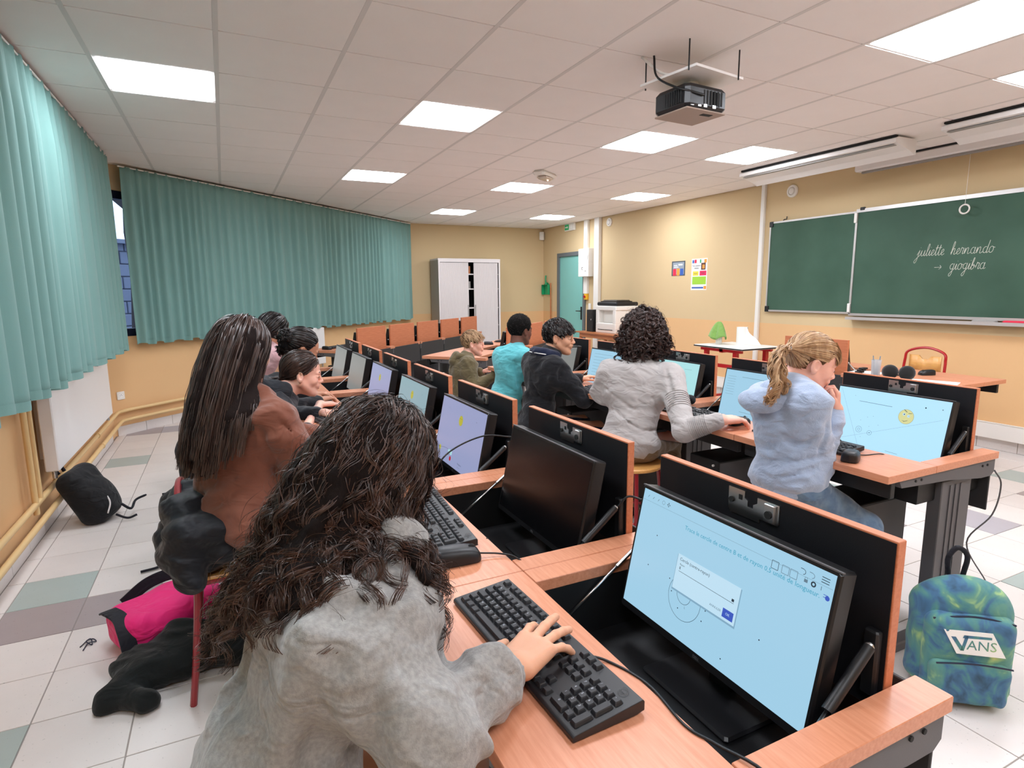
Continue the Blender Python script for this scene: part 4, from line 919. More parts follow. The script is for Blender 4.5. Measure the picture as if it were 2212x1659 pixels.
for k in range(4):
    place_desk('flip-top desk of the short middle row, %s' % ['nearest with closed lid', 'second behind the turquoise pullover', 'third behind the dark jacket', 'farthest'][k], W4, A3, k*UW, closed=(k == 0))
    if k: m = make_monitor('monitor behind a raised lid, %s of the short middle row' % ['', 'second', 'third', 'fourth'][k], 'screen_off', None, 'monitors of the short middle row'); m.location = W4(.55, k*UW+UW/2, .57); m.location.z = .585; m.rotation_euler = (0, 0, A3)
WT = row_T((4.95, 3.56), PI)
place_desk("teacher's flip-top desk with the wooden lid raised, right of the fair head", WT, PI, 0.)
place_desk("teacher's closed desk carrying the ear cushions, paper and mouse", WT, PI, UW, closed=True)
m = make_monitor("monitor behind the raised lid of the teacher's desk", 'screen_off', None); m.location = WT(.55, UW/2, .57); m.location.z = .585; m.rotation_euler = (0, 0, PI)
# keyboards and mice
def put(o, x, y, z=.75, rz=0.): o.location = (x, y, z); o.rotation_euler = (0, 0, math.radians(rz)); return o
G = 'black desktop keyboards'
put(make_keyboard('nearest black keyboard, under the hand of the grey sweatshirt pupil', True, True, G), .462, .868, .75, 2.5)
put(make_keyboard('black keyboard beside the mouse, partly behind the curly hair', True, True, G), .487, 1.545, .75, -4)
kj = make_keyboard('black keyboard under the hands of the dark jacket girl', 'joined', False, G); put(kj, .46, 2.93, .75, 12)
for x, y, z, a, lab in ((2.20, 1.66, .75, 0, 'black keyboard beside the light blue hoodie'), (2.16, 2.36, .75, 3, 'black keyboard left of the hand on the mouse'), (2.18, 3.06, .75, 0, 'black keyboard in front of the curly-haired adult'), (2.18, 3.75, .75, 0, 'black keyboard of the dark jacket boy'), (.46, 3.6, .75, 0, 'black keyboard of the pupil with curly bun')):
    k_ = dup(kj, (x, y, z), math.radians(a), lab, G)
p_ = W4(.17, UW*2.75); dup(kj, (p_[0], p_[1], .75), A3, 'black keyboard lying on the short middle row', G)
p_ = W3(.15, .4); dup(kj, (p_[0], p_[1], .75), A3, 'black keyboard at the near end of the angled row', G)
GM = 'black computer mice'
ms = make_mouse('black mouse on the desk beside the grey sweatshirt pupil', GM); put(ms, .462, 1.268, .75, -4)
dup(ms, (2.112, 1.39, .75), math.radians(28), 'black mouse next to the light blue hoodie keyboard', GM)
dup(ms, (2.20, 2.02, .75), math.radians(0), 'black mouse under the hand of the curly-haired adult', GM)
p_ = W4(.17, UW*1.95); dup(ms, (p_[0], p_[1], .75), A3+.4, 'black mouse on the short middle row, between two pupils', GM)
p_ = W4(.17, UW*3.2); dup(ms, (p_[0], p_[1], .75), A3-.3, 'far black mouse on the short middle row beside the keyboard', GM)
p_ = W3(.2, .10); dup(ms, (p_[0], p_[1], .75), A3, 'black mouse at the near end of the angled row', GM)
dup(ms, (4.70, 2.56, .75), math.radians(160), "grey-black mouse on the teacher's desk beside the white paper", GM)
# cables
cable('black mouse cable dropping into the desk well', [(.519, 1.264, .762), (.57, 1.245, .757), (.60, 1.21, .752), (.65, 1.17, .70), (.68, 1.16, .62)])
cable('black keyboard cable running along the desk edge of the nearest station', [(.52, .80, .765), (.56, .78, .753), (.585, .70, .752), (.575, .60, .752), (.59, .55, .752), (.61, .47, .752), (.60, .38, .70), (.60, .30, .5)], .0024)
cable('thick black cable lying in the well of the nearest desk', [(.60, 1.05, .70), (.62, 1.04, .62), (.63, .95, .60), (.64, .85, .595), (.66, .75, .60), (.70, .68, .61)], .006)
cable('black cable looping in front of the lavender monitor', [(.60, 1.93, .74), (.68, 1.93, .83), (.80, 1.91, .88), (.90, 1.90, .87), (.96, 1.88, .86)], .003)
cable('black cable in the well of the switched-off station', [(.58, 1.36, .752), (.62, 1.32, .70), (.66, 1.25, .66), (.72, 1.2, .63), (.80, 1.18, .62)], .0024)
cable('black cable looping from the lid of the switched-off station', [(.90, 1.22, .83), (.93, 1.2, .86), (.98, 1.13, .83), (1.0, 1.08, .80)], .003)
cable('black mouse cable beside the light blue hoodie', [(2.16, 1.41, .76), (2.22, 1.40, .752), (2.29, 1.38, .752), (2.32, 1.36, .73)], .002)
cable('thin grey cable hanging behind the right desk row', [(2.78, 1.22, .66), (2.80, 1.2, .60), (2.76, 1.2, .48), (2.70, 1.25, .35), (2.78, 1.2, .18), (2.83, 1.16, .06), (2.78, 1.12, .012), (2.72, 1.15, .012)], .003, 'grey_steel')
cable('grey cable looping under the right desk row', [(2.5, 1.95, .6), (2.52, 1.98, .3), (2.6, 2.0, .12), (2.42, 1.98, .05), (2.35, 2.02, .2), (2.48, 2.05, .4)], .003, 'grey_steel')
# things on the teacher's desk and the side table
t = thing('cup', "clear plastic cup of odds and ends on the teacher's desk", 'cup', (4.34, 2.72, .75))
mat('clear_plastic', (225, 225, 228), rough=.15, alpha=.45); MB().lathe([(.028, 0), (.034, .12), (.0335, .12), (.0275, .003)], 20).build('wall', 'clear_plastic', t, smooth=40)
b = MB()
for i in range(7): a = i*.9; b.tube([(.012*math.cos(a), .012*math.sin(a), .005), (.024*math.cos(a+.3), .024*math.sin(a+.3), .09+.03*(i % 3))], .004, 5)
tag(b.build('pens', 'p_grey', None, (4.34, 2.72, .75)), 'pens and scraps standing in the plastic cup', 'pens', kind='stuff')
mat('fuzzy_black', (18, 18, 18), rough=.95, sheen=.3, bump=.6, bscale=300)
t = thing('ear_defenders', "black padded ear defenders on the teacher's desk", 'headphones', (4.30, 2.53, .75), math.radians(20))
F = frame_from((0, 1, 0), (0, 0, 1))
for y in (-.052, .052): MB().lathe([(0, .028), (.035, .026), (.052, .01), (.05, -.01), (.03, -.022), (0, -.024)], 20, (0, y, .052), frame_from((0, 0, 1), (0, 1, .25))).build('ear_cushion', 'fuzzy_black', t, smooth=True)
MB().tube(smooth_path([(.02, -.07, .03), (.12, -.07, .012), (.17, 0, .012), (.12, .07, .012), (.02, .07, .03)], 24), .006, 6).build('headband', 'plastic_black', t, smooth=True)
tag(MB().box(-.11, .11, -.15, .15, 0, .0012).build('paper_sheet', 'paper', None, (4.36, 2.34, .7502), rot=(0, 0, .35)), "white sheet of paper on the teacher's desk", 'paper')
b = MB()
for i in range(4): b.rbox(-.03+.02*i, .03+.02*i, -.02, .02, .0+.012*i, .012+.012*i, .003)
tag(b.build('pencil_case', 'plastic_black', None, (4.30, 2.83, .75)), "small black case on the teacher's desk beside the cup", 'case')
tag(MB().box(-.08, .08, -.11, .11, 0, .0012).build('paper_sheet', 'paper', None, (4.46, 2.86, .7502), rot=(0, 0, .2)), "white sheet behind the plastic cup on the teacher's desk", 'paper')
t = thing('paper_roll', 'white paper towel roll with loose sheet on the side table', 'paper roll', (5.42, 5.0, .76))
MB().lathe([(.02, 0), (.062, 0), (.062, .20), (.02, .20), (.02, 0)], 32).build('roll', 'paper', t, smooth=40)
sh = smooth_path([(.0, -.062, 0), (.01, -.09, 0), (.02, -.16, 0), (.03, -.22, 0), (.03, -.26, 0)], 14); V = []
for i, p in enumerate(sh):
    f_ = i/13; V += [(p[0]-.02, p[1], .003), (p[0], p[1]-.004*math.sin(i), .20*(1-f_)**1.2+.004)]
MB().add(V, [(2*i, 2*i+2, 2*i+3, 2*i+1) for i in range(13)]).build('loose_sheet', 'paper', t, smooth=True)
t = thing('cleaning_bottle', 'white bottle standing under the green cloth on the side table', 'bottle', (5.22, 5.16, .76))
MB().lathe([(0, 0), (.035, .003), (.036, .16), (.02, .20), (.012, .21), (.012, .245), (0, .248)], 20).build('bottle', 'white_plastic', t, smooth=40)
# stools / chairs
def stool(label, x, y, rz=0, seat=True, zs=.47, group=None):
    t = thing('stool', label, 'stool', (x, y, 0), math.radians(rz), group)
    MB().lathe([(0, 0), (.165, 0), (.172, .006), (.172, .016), (.165, .022), (0, .022)], 36, (0, 0, zs)).build('seat', 'ply', t, smooth=35)
    for a in range(4):
        an = PI/4+a*PI/2; c, s_ = math.cos(an), math.sin(an)
        MB().tube(smooth_path([(.03*c, .03*s_, zs-.012), (.13*c, .13*s_, zs-.014), (.155*c, .155*s_, zs-.04), (.19*c, .19*s_, .0)], 16), .011, 8).build('leg', 'dark_red_metal', t, smooth=40)
    MB().tube([(.168*math.cos(a), .168*math.sin(a), .20) for a in np.linspace(0, 2*PI, 33)], .008, 6, False).build('foot_ring', 'dark_red_metal', t, smooth=True)
    return t
def chair(label, x, y, rz, zs=.44, back=.72, group='red tube chairs', m='dark_red_metal'):
    """sitter faces +x"""
    t = thing('chair', label, 'chair', (x, y, 0), math.radians(rz), group)
    MB().rbox(-.19, .19, -.19, .19, zs, zs+.012, .005).build('seat', 'ply', t)
    for s_ in (-1, 1):
        MB().tube(smooth_path([(-.20, s_*.17, back-.10), (-.17, s_*.18, zs+.02), (-.19, s_*.185, .2), (-.215, s_*.19, 0)], 14), .0115, 8).build('leg', m, t, smooth=40)
        MB().tube([(.17, s_*.17, zs), (.19, s_*.185, 0)], .0115, 8).build('leg', m, t, smooth=40)
    MB().tube(smooth_path([(-.20, -.17, back-.10), (-.205, -.15, back-.02), (-.21, 0, back+.02), (-.205, .15, back-.02), (-.20, .17, back-.10)], 20), .0115, 8).build('back_tube', m, t, smooth=40)
    b = MB(); b.tube([(.17, -.17, zs-.01), (.17, .17, zs-.01), (-.18, .18, zs-.01), (-.18, -.18, zs-.01), (.17, -.17, zs-.01)], .01, 8); b.build('seat_frame', m, t, smooth=40)
    bp = MB(); n = 10
    V = [(-.20-.012*math.cos(i/n*PI), -.14+.28*i/n, z) for i in range(n+1) for z in (back-.21, back-.05-(.03 if 3 < i < 7 else 0))]; bp.add(V, [(2*i, 2*i+2, 2*i+3, 2*i+1) for i in range(n)]); o = bp.build('backrest', 'ply', t, smooth=True); md = o.modifiers.new('s', 'SOLIDIFY'); md.thickness = .009
    return t
stool('round wooden stool with red legs under the curly-haired adult', 1.90, 2.47, 20)
# nearer chairs of the long row
chair('dark red tube chair holding the black puffer coat, under the brown pullover', .015, 2.31, 0)
chair("teacher's red tube chair with ply backrest behind the teacher's desk", 5.28, 3.02, 178, back=.86, m='red_metal')
stool('round wooden stool under the grey sweatshirt pupil', .02, .86, 10)
stool('round wooden stool under the light blue hoodie pupil', 1.93, 1.50, 30, zs=.44)
stool('round wooden stool under the dark jacket girl', .13, 2.98, 15)
stool('round wooden stool under the pupil with curly bun', .10, 3.62, 15)
stool('round wooden stool under the pupil in pink', .12, 4.32, 15)
stool('round wooden stool under the boy in the turquoise pullover', 1.98, 4.35, 15, zs=.42)
stool('round wooden stool under the boy in the dark jacket', 1.93, 3.55, 15, zs=.42)
stool('round wooden stool under the boy in the olive hoodie', 1.80, 4.95, 15, zs=.36)
# ------------------------------------------------------------------ signed-distance modelling: blended rounded cones and ellipsoids turned into one smooth mesh
def at(px, py, Y):
    d = RM.T @ np.array([(px-1106)/FPX, -(py-829.5)/FPX, 1.]); return np.array([0, 0, 1.4])+d*Y/d[1]
def atz(px, py, z):
    d = RM.T @ np.array([(px-1106)/FPX, -(py-829.5)/FPX, 1.]); return np.array([0, 0, 1.4])+d*(z-1.4)/d[2]
def mesh_np(name, V, Q):
    me = bpy.data.meshes.new(name); V = np.ascontiguousarray(V, dtype=np.float32); Q = np.ascontiguousarray(Q, dtype=np.int32)
    k = Q.shape[1]; me.vertices.add(len(V)); me.vertices.foreach_set('co', V.ravel()); me.loops.add(Q.size); me.loops.foreach_set('vertex_index', Q.ravel())
    me.polygons.add(len(Q)); me.polygons.foreach_set('loop_start', np.arange(0, Q.size, k, dtype=np.int32)); me.update(calc_edges=True); me.polygons.foreach_set('use_smooth', np.ones(len(Q), bool)); me.update(); return me
def snets(F, lo, res):
    s = F < 0; nx, ny, nz = F.shape
    cnt = np.zeros((nx-1, ny-1, nz-1), np.int8)
    for i in (0, 1):
        for j in (0, 1):
            for k in (0, 1): cnt += s[i:nx-1+i, j:ny-1+j, k:nz-1+k]
    act = (cnt > 0) & (cnt < 8); I, J, K = np.nonzero(act); idx = np.full(act.shape, -1, np.int32); idx[I, J, K] = np.arange(len(I))
    cs = [(i, j, k) for i in (0, 1) for j in (0, 1) for k in (0, 1)]; f = [F[I+i, J+j, K+k] for i, j, k in cs]
    pos = np.zeros((len(I), 3)); n = np.zeros(len(I))
    for a in range(8):
        for b in range(a+1, 8):
            d = np.array(cs[b])-np.array(cs[a])
            if np.abs(d).sum() != 1: continue
            m = (f[a] < 0) != (f[b] < 0); t = f[a][m]/(f[a][m]-f[b][m]); pos[m] += np.array(cs[a])+t[:, None]*d; n[m] += 1
    V = (pos/n[:, None]+np.stack([I, J, K], 1))*res+np.asarray(lo); Q = []
    for ax in range(3):
        sl0 = [slice(1, -1)]*3; sl1 = [slice(1, -1)]*3; sl0[ax] = slice(0, F.shape[ax]-1); sl1[ax] = slice(1, F.shape[ax])
        a, b = s[tuple(sl0)], s[tuple(sl1)]; ch = a != b; P = np.stack(np.nonzero(ch), 1); fl = a[ch]
        for q in range(3):
            if q != ax: P[:, q] += 1
        u, v = (ax+1) % 3, (ax+2) % 3
        def g(du, dv): p = P.copy(); p[:, u] -= du; p[:, v] -= dv; return idx[p[:, 0], p[:, 1], p[:, 2]]
        q4 = np.stack([g(1, 1), g(0, 1), g(0, 0), g(1, 0)], 1); q4[~fl] = q4[~fl][:, ::-1]; Q.append(q4)
    return V, np.concatenate(Q)
class Sdf:
    """prims: ('c', a, b, ra, rb, k) tapered capsule; ('e', centre, radii, R, k) ellipsoid; ('b', centre, half, R, round, k) box; a leading '-' cuts"""
    def __init__(s): s.p = []
    def c(s, a, b, ra, rb=None, k=.02, cut=False): s.p.append(('c', np.asarray(a, float), np.asarray(b, float), ra, ra if rb is None else rb, None, k, cut)); return s
    def e(s, c, r, R=None, k=.02, cut=False): s.p.append(('e', np.asarray(c, float), np.asarray(r, float), None, None, np.eye(3) if R is None else np.asarray(R), k, cut)); return s
    def b(s, c, h, R=None, rd=.005, k=.01, cut=False): s.p.append(('b', np.asarray(c, float), np.asarray(h, float), rd, None, np.eye(3) if R is None else np.asarray(R), k, cut)); return s
    def chain(s, pts, rs, k=.02):
        for a, b, ra, rb in zip(pts[:-1], pts[1:], rs[:-1], rs[1:]): s.c(a, b, ra, rb, k)
        return s
    def moved(s, R, o, sc=1.):
        t = Sdf(); R = np.asarray(R); o = np.asarray(o)
        for ty, a, b, x, y, Q, k, cut in s.p:
            if ty == 'c': t.p.append((ty, R @ a*sc+o, R @ b*sc+o, x*sc, y*sc, None, k*sc, cut))
            elif ty == 'e': t.p.append((ty, R @ a*sc+o, b*sc, None, None, R @ Q, k*sc, cut))
            else: t.p.append((ty, R @ a*sc+o, b*sc, x*sc, None, R @ Q, k*sc, cut))
        return t
    def __add__(s, o): t = Sdf(); t.p = s.p+o.p; return t
    def bounds(s):
        lo, hi = [], []
        for ty, a, b, x, y, Q, k, cut in s.p:
            if cut: continue
            if ty == 'c': lo.append(np.minimum(a-x, b-y)); hi.append(np.maximum(a+x, b+y))
            else:
                h = np.abs(Q) @ (b if ty == 'e' else b+x); lo.append(a-h); hi.append(a+h)
        return np.min(lo, 0), np.max(hi, 0)
    def field(s, res, lo=None, hi=None, noise=None):
        l, h = s.bounds(); l = l-.02-2*res if lo is None else np.asarray(lo); h = h+.02+2*res if hi is None else np.asarray(hi)
        n = np.ceil((h-l)/res).astype(int)+1; F = np.full(n, .08, np.float32); ax = [l[i]+np.arange(n[i])*res for i in range(3)]
        for ty, a, b, x, y, Q, k, cut in s.p:
            if ty == 'c': bl, bh = np.minimum(a-x, b-y), np.maximum(a+x, b+y)
            else: hh = np.abs(Q) @ (b if ty == 'e' else b+x); bl, bh = a-hh, a+hh
            m = k+.012+2*res; i0 = np.clip(np.floor((bl-m-l)/res).astype(int), 0, n); i1 = np.clip(np.ceil((bh+m-l)/res).astype(int)+1, 0, n)
            if (i1-i0 < 2).any(): continue
            X = ax[0][i0[0]:i1[0], None, None]; Y = ax[1][None, i0[1]:i1[1], None]; Z = ax[2][None, None, i0[2]:i1[2]]
            if ty == 'c':
                ba = b-a; L2 = max(ba @ ba, 1e-9); t = np.clip(((X-a[0])*ba[0]+(Y-a[1])*ba[1]+(Z-a[2])*ba[2])/L2, 0, 1)
                d = np.sqrt((X-a[0]-t*ba[0])**2+(Y-a[1]-t*ba[1])**2+(Z-a[2]-t*ba[2])**2)-(x+(y-x)*t)
            else:
                q = [Q[0, i]*(X-a[0])+Q[1, i]*(Y-a[1])+Q[2, i]*(Z-a[2]) for i in range(3)]
                if ty == 'e':
                    k0 = np.sqrt((q[0]/b[0])**2+(q[1]/b[1])**2+(q[2]/b[2])**2); k1 = np.sqrt((q[0]/b[0]**2)**2+(q[1]/b[1]**2)**2+(q[2]/b[2]**2)**2)+1e-9; d = k0*(k0-1)/k1
                else:
                    w = [np.abs(q[i])-b[i]+x for i in range(3)]; d = np.sqrt(sum(np.maximum(v, 0)**2 for v in w))+np.minimum(np.maximum(w[0], np.maximum(w[1], w[2])), 0)-x
            sl = tuple(slice(i0[i], i1[i]) for i in range(3)); G_ = F[sl]
            if cut: d = -d; hh = np.maximum(k-np.abs(G_-d), 0)/k; F[sl] = np.maximum(G_, d)+hh*hh*k*.25
            else: hh = np.maximum(k-np.abs(G_-d), 0)/k; F[sl] = np.minimum(G_, d)-hh*hh*k*.25
        if noise is not None:
            m = np.abs(F) < .035; I = np.nonzero(m); P = np.stack([ax[i][I[i]] for i in range(3)], 1); F[m] += noise(P).astype(np.float32)
        return F, l
    def mesh(s, name, res, noise=None, lo=None, hi=None):
        F, l = s.field(res, lo, hi, noise); V, Q = snets(F, l, res); return V, Q
def folds(amp, freq, axis=(0, 0, 1), seed=0, stretch=.35):
    """cloth creases: long narrow soft ridges running across `axis`, fading in and out over the surface"""
    r = np.random.default_rng(seed); a = np.asarray(axis, float); a /= np.linalg.norm(a); ks = []
    for i in range(4):
        v = a+r.normal(0, stretch, 3); v /= np.linalg.norm(v); w = r.normal(0, 1, 3)*freq*.22; ks.append((v*freq*r.uniform(.6, 1.3), r.uniform(0, 7), w, r.uniform(0, 7), r.normal(0, 1, 3)*freq*.16, r.uniform(0, 7)))
    def fn(P):
        o = 0
        for k, p, w, q, w2, q2 in ks:
            m = np.clip(np.sin(P @ w+q)*.9+.15, 0, 1); s_ = np.sin(P @ k*.5+p+1.6*np.sin(P @ w2+q2)); o = o-(np.abs(s_)**3.5-.25)*m
        return amp*o*1.15
    return fn
def nsum(*fs): return lambda P: sum(f(P) for f in fs)
def hem_cut(n, o):   # keep the side where (p-o).n > 0
    n = np.asarray(n, float); n /= np.linalg.norm(n); return n, np.asarray(o, float)
def sdf_obj(S, name, m, parent, res, noise=None, cuts=()):
    F, l = S.field(res, None, None, noise)
    if cuts:
        ax = [l[i]+np.arange(F.shape[i])*res for i in range(3)]
        for n, o in cuts:
            d = -((ax[0][:, None, None]-o[0])*n[0]+(ax[1][None, :, None]-o[1])*n[1]+(ax[2][None, None, :]-o[2])*n[2]); F = np.maximum(F, d.astype(np.float32))
    V, Q = snets(F, l, res)
    if parent is not None: V = V-np.array(parent.location)
    return link(name, mesh_np(name, V, Q), m, parent)
# ------------------------------------------------------------------ people
def head_sdf(ear=True, jaw=1., nose=1.):
    S = Sdf()
    S.e((-.012, 0, .030), (.092, .073, .083), None, .02)
    S.e((.026, 0, -.030), (.056, .054, .072), None, .03)
    S.e((.042, 0, .035), (.040, .052, .040), None, .02)
    S.c((.064, 0, -.092), (.060, 0, -.080), .019, .024, .016)
    for s in (-1, 1):
        S.c((.0, s*.050, -.048), (.054, s*.014, -.090), .020, .018, .02); S.e((.056, s*.032, -.030), (.026, .022, .024), None, .018)
        S.c((.076, s*.038, .012), (.084, s*.012, .012), .008, .010, .012)
        S.e((.094, s*.031, -.006), (.014, .017, .012), None, .012, True)
        S.e((.071, s*.031, -.006), (.0145, .0155, .0125), None, .004)
        S.e((.093, s*.0115, -.036), (.010, .0085, .008), None, .006)
    S.c((.084, 0, .004), (.099, 0, -.026), .0075, .0085, .010); S.e((.101, 0, -.032), (.0115, .0105, .0095), None, .006)
    S.e((.078, 0, -.056), (.020, .026, .016), None, .012)
    S.c((.088, -.012, -.057), (.088, .012, -.057), .0058, .0058, .005); S.c((.092, -.003, -.0555), (.092, .003, -.0555), .0052, .0052, .005)
    S.c((.087, -.010, -.068), (.087, .010, -.068), .0065, .0065, .005); S.b((.097, 0, -.0625), (.010, .014, .0004), None, .0004, .0025, True)
    S.c((.074, 0, -.104), (.0, 0, -.085), .006, .02, .03)
    for s in (-1, 1):
        R = frame_from((.93, s*.32, .12), (0, s*1., 0)); S.e((-.010, s*.078, -.012), (.0175, .007, .029), R, .006)
        S.e((-.006, s*.084, -.008), (.010, .006, .017), R, .004, True); S.e((-.006, s*.074, -.034), (.010, .007, .009), R, .006)
    return S
def hand_sdf(curl=(.5, .5, .55, .6), spread=.09, thumb=(.6, .4), left=False, lift=(0, 0, 0, 0)):
    """wrist at the origin, fingers to +x, back of the hand +z, thumb side +y (right hand palm down seen from above has its thumb at +y)"""
    S = Sdf(); sg = -1 if left else 1
    S.c((-.004, 0, 0), (.01, 0, 0), .0225, .024, .02); S.b((.045, 0, -.002), (.040, .034, .0125), None, .012, .015); S.e((.030, .022, -.010), (.030, .016, .014), None, .015)
    ys = (.029, .010, -.010, -.028); Ls = (.073, .082, .076, .059); rs = (.0086, .0089, .0084, .0074); xs = (.080, .084, .081, .074)
    for i in range(4):
        a = np.array([xs[i], ys[i], .001]); S.c((.03, ys[i]*.7, .0), a, .010, rs[i]*1.12, .010); an = -lift[i]; yaw = spread*(1.5-i)
        for j, fr in enumerate((.46, .30, .24)):
            an2 = an+curl[i]*(.55, 1., .7)[j]; d = np.array([math.cos(an2)*math.cos(yaw), math.cos(an2)*math.sin(yaw), -math.sin(an2)]); b = a+d*Ls[i]*fr; r0 = rs[i]*(1, .93, .86)[j]
            S.c(a, b, r0, r0*.93, .0035); a = b; an = an2
    a = np.array([.022, .026, -.008]); yaw, an = thumb
    for j, (ln, r) in enumerate(((.036, .0125), (.030, .0105), (.022, .0095))):
        d = np.array([math.cos(yaw), math.sin(yaw)*.9, -math.sin(an)*.5]); d /= np.linalg.norm(d); b = a+d*ln; S.c(a, b, r, r*.9, .006); a = b; yaw -= .32; an += .15
    if left: S = S.moved(np.diag([1, -1, 1.]), (0, 0, 0))
    return S
def rib_skin(col, dark=.8): pass
def skin_mat(name, col):
    m = mat(name, col, rough=.5, spec=.35, sss=.25, noise=.05, nscale=60, bump=.12, bscale=700); return m
skin_mat('skin_light', (232, 184, 162)); skin_mat('skin_pink', (236, 180, 160)); skin_mat('skin_tan', (214, 160, 130)); skin_mat('skin_olive', (206, 152, 124)); skin_mat('skin_dark', (118, 74, 60)); skin_mat('skin_mid', (190, 134, 106))
mat('lip', (190, 110, 104), rough=.4); mat('lip_dark', (120, 66, 62), rough=.4)
mat('eye_white', (225, 222, 218), rough=.15); mat('iris', (52, 36, 26), rough=.1)
def hair_mat(name, c1, c2, rough=.42, spec=.5):
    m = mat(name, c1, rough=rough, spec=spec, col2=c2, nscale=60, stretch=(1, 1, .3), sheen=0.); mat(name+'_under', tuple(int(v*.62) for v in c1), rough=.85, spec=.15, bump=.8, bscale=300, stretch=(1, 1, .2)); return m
hair_mat('hair_curly_brown', (34, 22, 18), (78, 50, 38)); hair_mat('hair_brown', (44, 30, 26), (74, 52, 44), .38); hair_mat('hair_black', (24, 18, 18), (40, 30, 28), .38)
hair_mat('hair_blond', (168, 128, 92), (206, 170, 130), .42); hair_mat('hair_lightbrown', (150, 114, 82), (196, 158, 118), .45); hair_mat('hair_adult', (38, 24, 22), (68, 44, 38)); hair_mat('hair_afro', (22, 17, 16), (34, 26, 24), .7)
def cloth(name, c, bump=.35, bs=600, noise=.06, ns=40, sheen=.25, rough=.85, c2=None, wr=.55):
    m = mat(name, c, rough=rough, spec=.2, noise=noise if not c2 else 0, col2=c2, nscale=ns, bump=bump, bscale=bs, sheen=sheen); nt = m.node_tree; N = nt.nodes; L = nt.links; b = N['Principled BSDF']
    tc = N.new('ShaderNodeTexCoord'); mp = N.new('ShaderNodeMapping'); mp.inputs['Scale'].default_value = (1, 1, 1.7); mp.inputs['Rotation'].default_value = (.5, .3, .2); L.new(tc.outputs['Object'], mp.inputs[0])
    w = N.new('ShaderNodeTexNoise'); w.inputs['Scale'].default_value = 11; w.inputs['Detail'].default_value = 2; w.inputs['Distortion'].default_value = .8; L.new(mp.outputs[0], w.inputs['Vector'])
    bp = N.new('ShaderNodeBump'); bp.inputs['Strength'].default_value = wr; bp.inputs['Distance'].default_value = .03; L.new(w.outputs['Fac'], bp.inputs['Height'])
    if b.inputs['Normal'].links: f = b.inputs['Normal'].links[0].from_node; L.new(bp.outputs[0], f.inputs['Normal'])
    else: L.new(bp.outputs[0], b.inputs['Normal'])
    return m
cloth('grey_marl', (134, 132, 130), c2=(154, 151, 148), ns=150, bump=.4, bs=500, wr=.8); cloth('brown_fleece', (122, 74, 58), noise=.10, ns=30, bump=.3); cloth('puffer_black', (26, 26, 30), sheen=.1, rough=.55, bump=.15, bs=120)
cloth('jacket_dark', (36, 38, 44), sheen=.15, rough=.65, bump=.15); cloth('pink_cloth', (206, 160, 164)); cloth('olive_fleece', (100, 88, 62), noise=.08, bump=.4); cloth('turquoise', (98, 186, 194), noise=.05, bump=.4)
cloth('black_cloth', (28, 28, 32), sheen=.15); cloth('navy_cloth', (26, 32, 56), sheen=.15); cloth('knit_grey', (176, 170, 168), bump=.5, bs=420, noise=.05); cloth('blue_fleece', (160, 175, 200), bump=.9, bs=230, noise=.07, ns=120, sheen=.5)
cloth('jeans', (88, 112, 140), c2=(112, 136, 160), ns=25, bump=.3, bs=900); cloth('khaki', (122, 100, 74), noise=.1, bump=.3); cloth('trouser_black', (24, 24, 28)); cloth('trouser_grey', (150, 142, 146)); cloth('trouser_brown', (118, 92, 76)); cloth('shoe', (40, 40, 44), bump=.1, sheen=0)
def unit(v): v = np.asarray(v, float); return v/np.linalg.norm(v)
def face_axes(fwd, up=(0, 0, 1)):
    f = unit(fwd); u = np.asarray(up, float); u = unit(u-f*(u @ f)); return np.stack([f, np.cross(u, f), u], 1)
def press(S, lines, res=.008):
    """creases and ridges drawn on a garment: (pixel polyline, groove radius; negative for a ridge) laid on the cloth surface"""
    F, l = S.field(res); n = np.array(F.shape); O = np.array([0, 0, 1.4])
    for pts, r in lines:
        P_ = smooth_path([(x, y, 0) for x, y in pts], max(6, 3*len(pts))); hits = []
        for x, y, _ in P_:
            d = unit(RM.T @ np.array([(x-1106)/FPX, -(y-829.5)/FPX, 1.])); t = np.arange(.3, 4.5, .004); Q = O+d*t[:, None]; I = np.round((Q-l)/res).astype(int); ok = ((I >= 0) & (I < n)).all(1); I = I[ok]
            if not len(I): continue
            v = F[I[:, 0], I[:, 1], I[:, 2]]; k = np.nonzero(v < 0)[0]
            if len(k): hits.append(Q[ok][k[0]]-d*(.004 if r > 0 else -.35*abs(r)))
        m = len(hits)
        for i in range(m-1):
            if np.linalg.norm(hits[i+1]-hits[i]) > .09: continue
            w = math.sin(PI*(i+.5)/(m-1))**.5; rr = abs(r)*(.35+.65*w); S.c(hits[i], hits[i+1], rr, rr, abs(r)*1.6, r > 0)
    return S
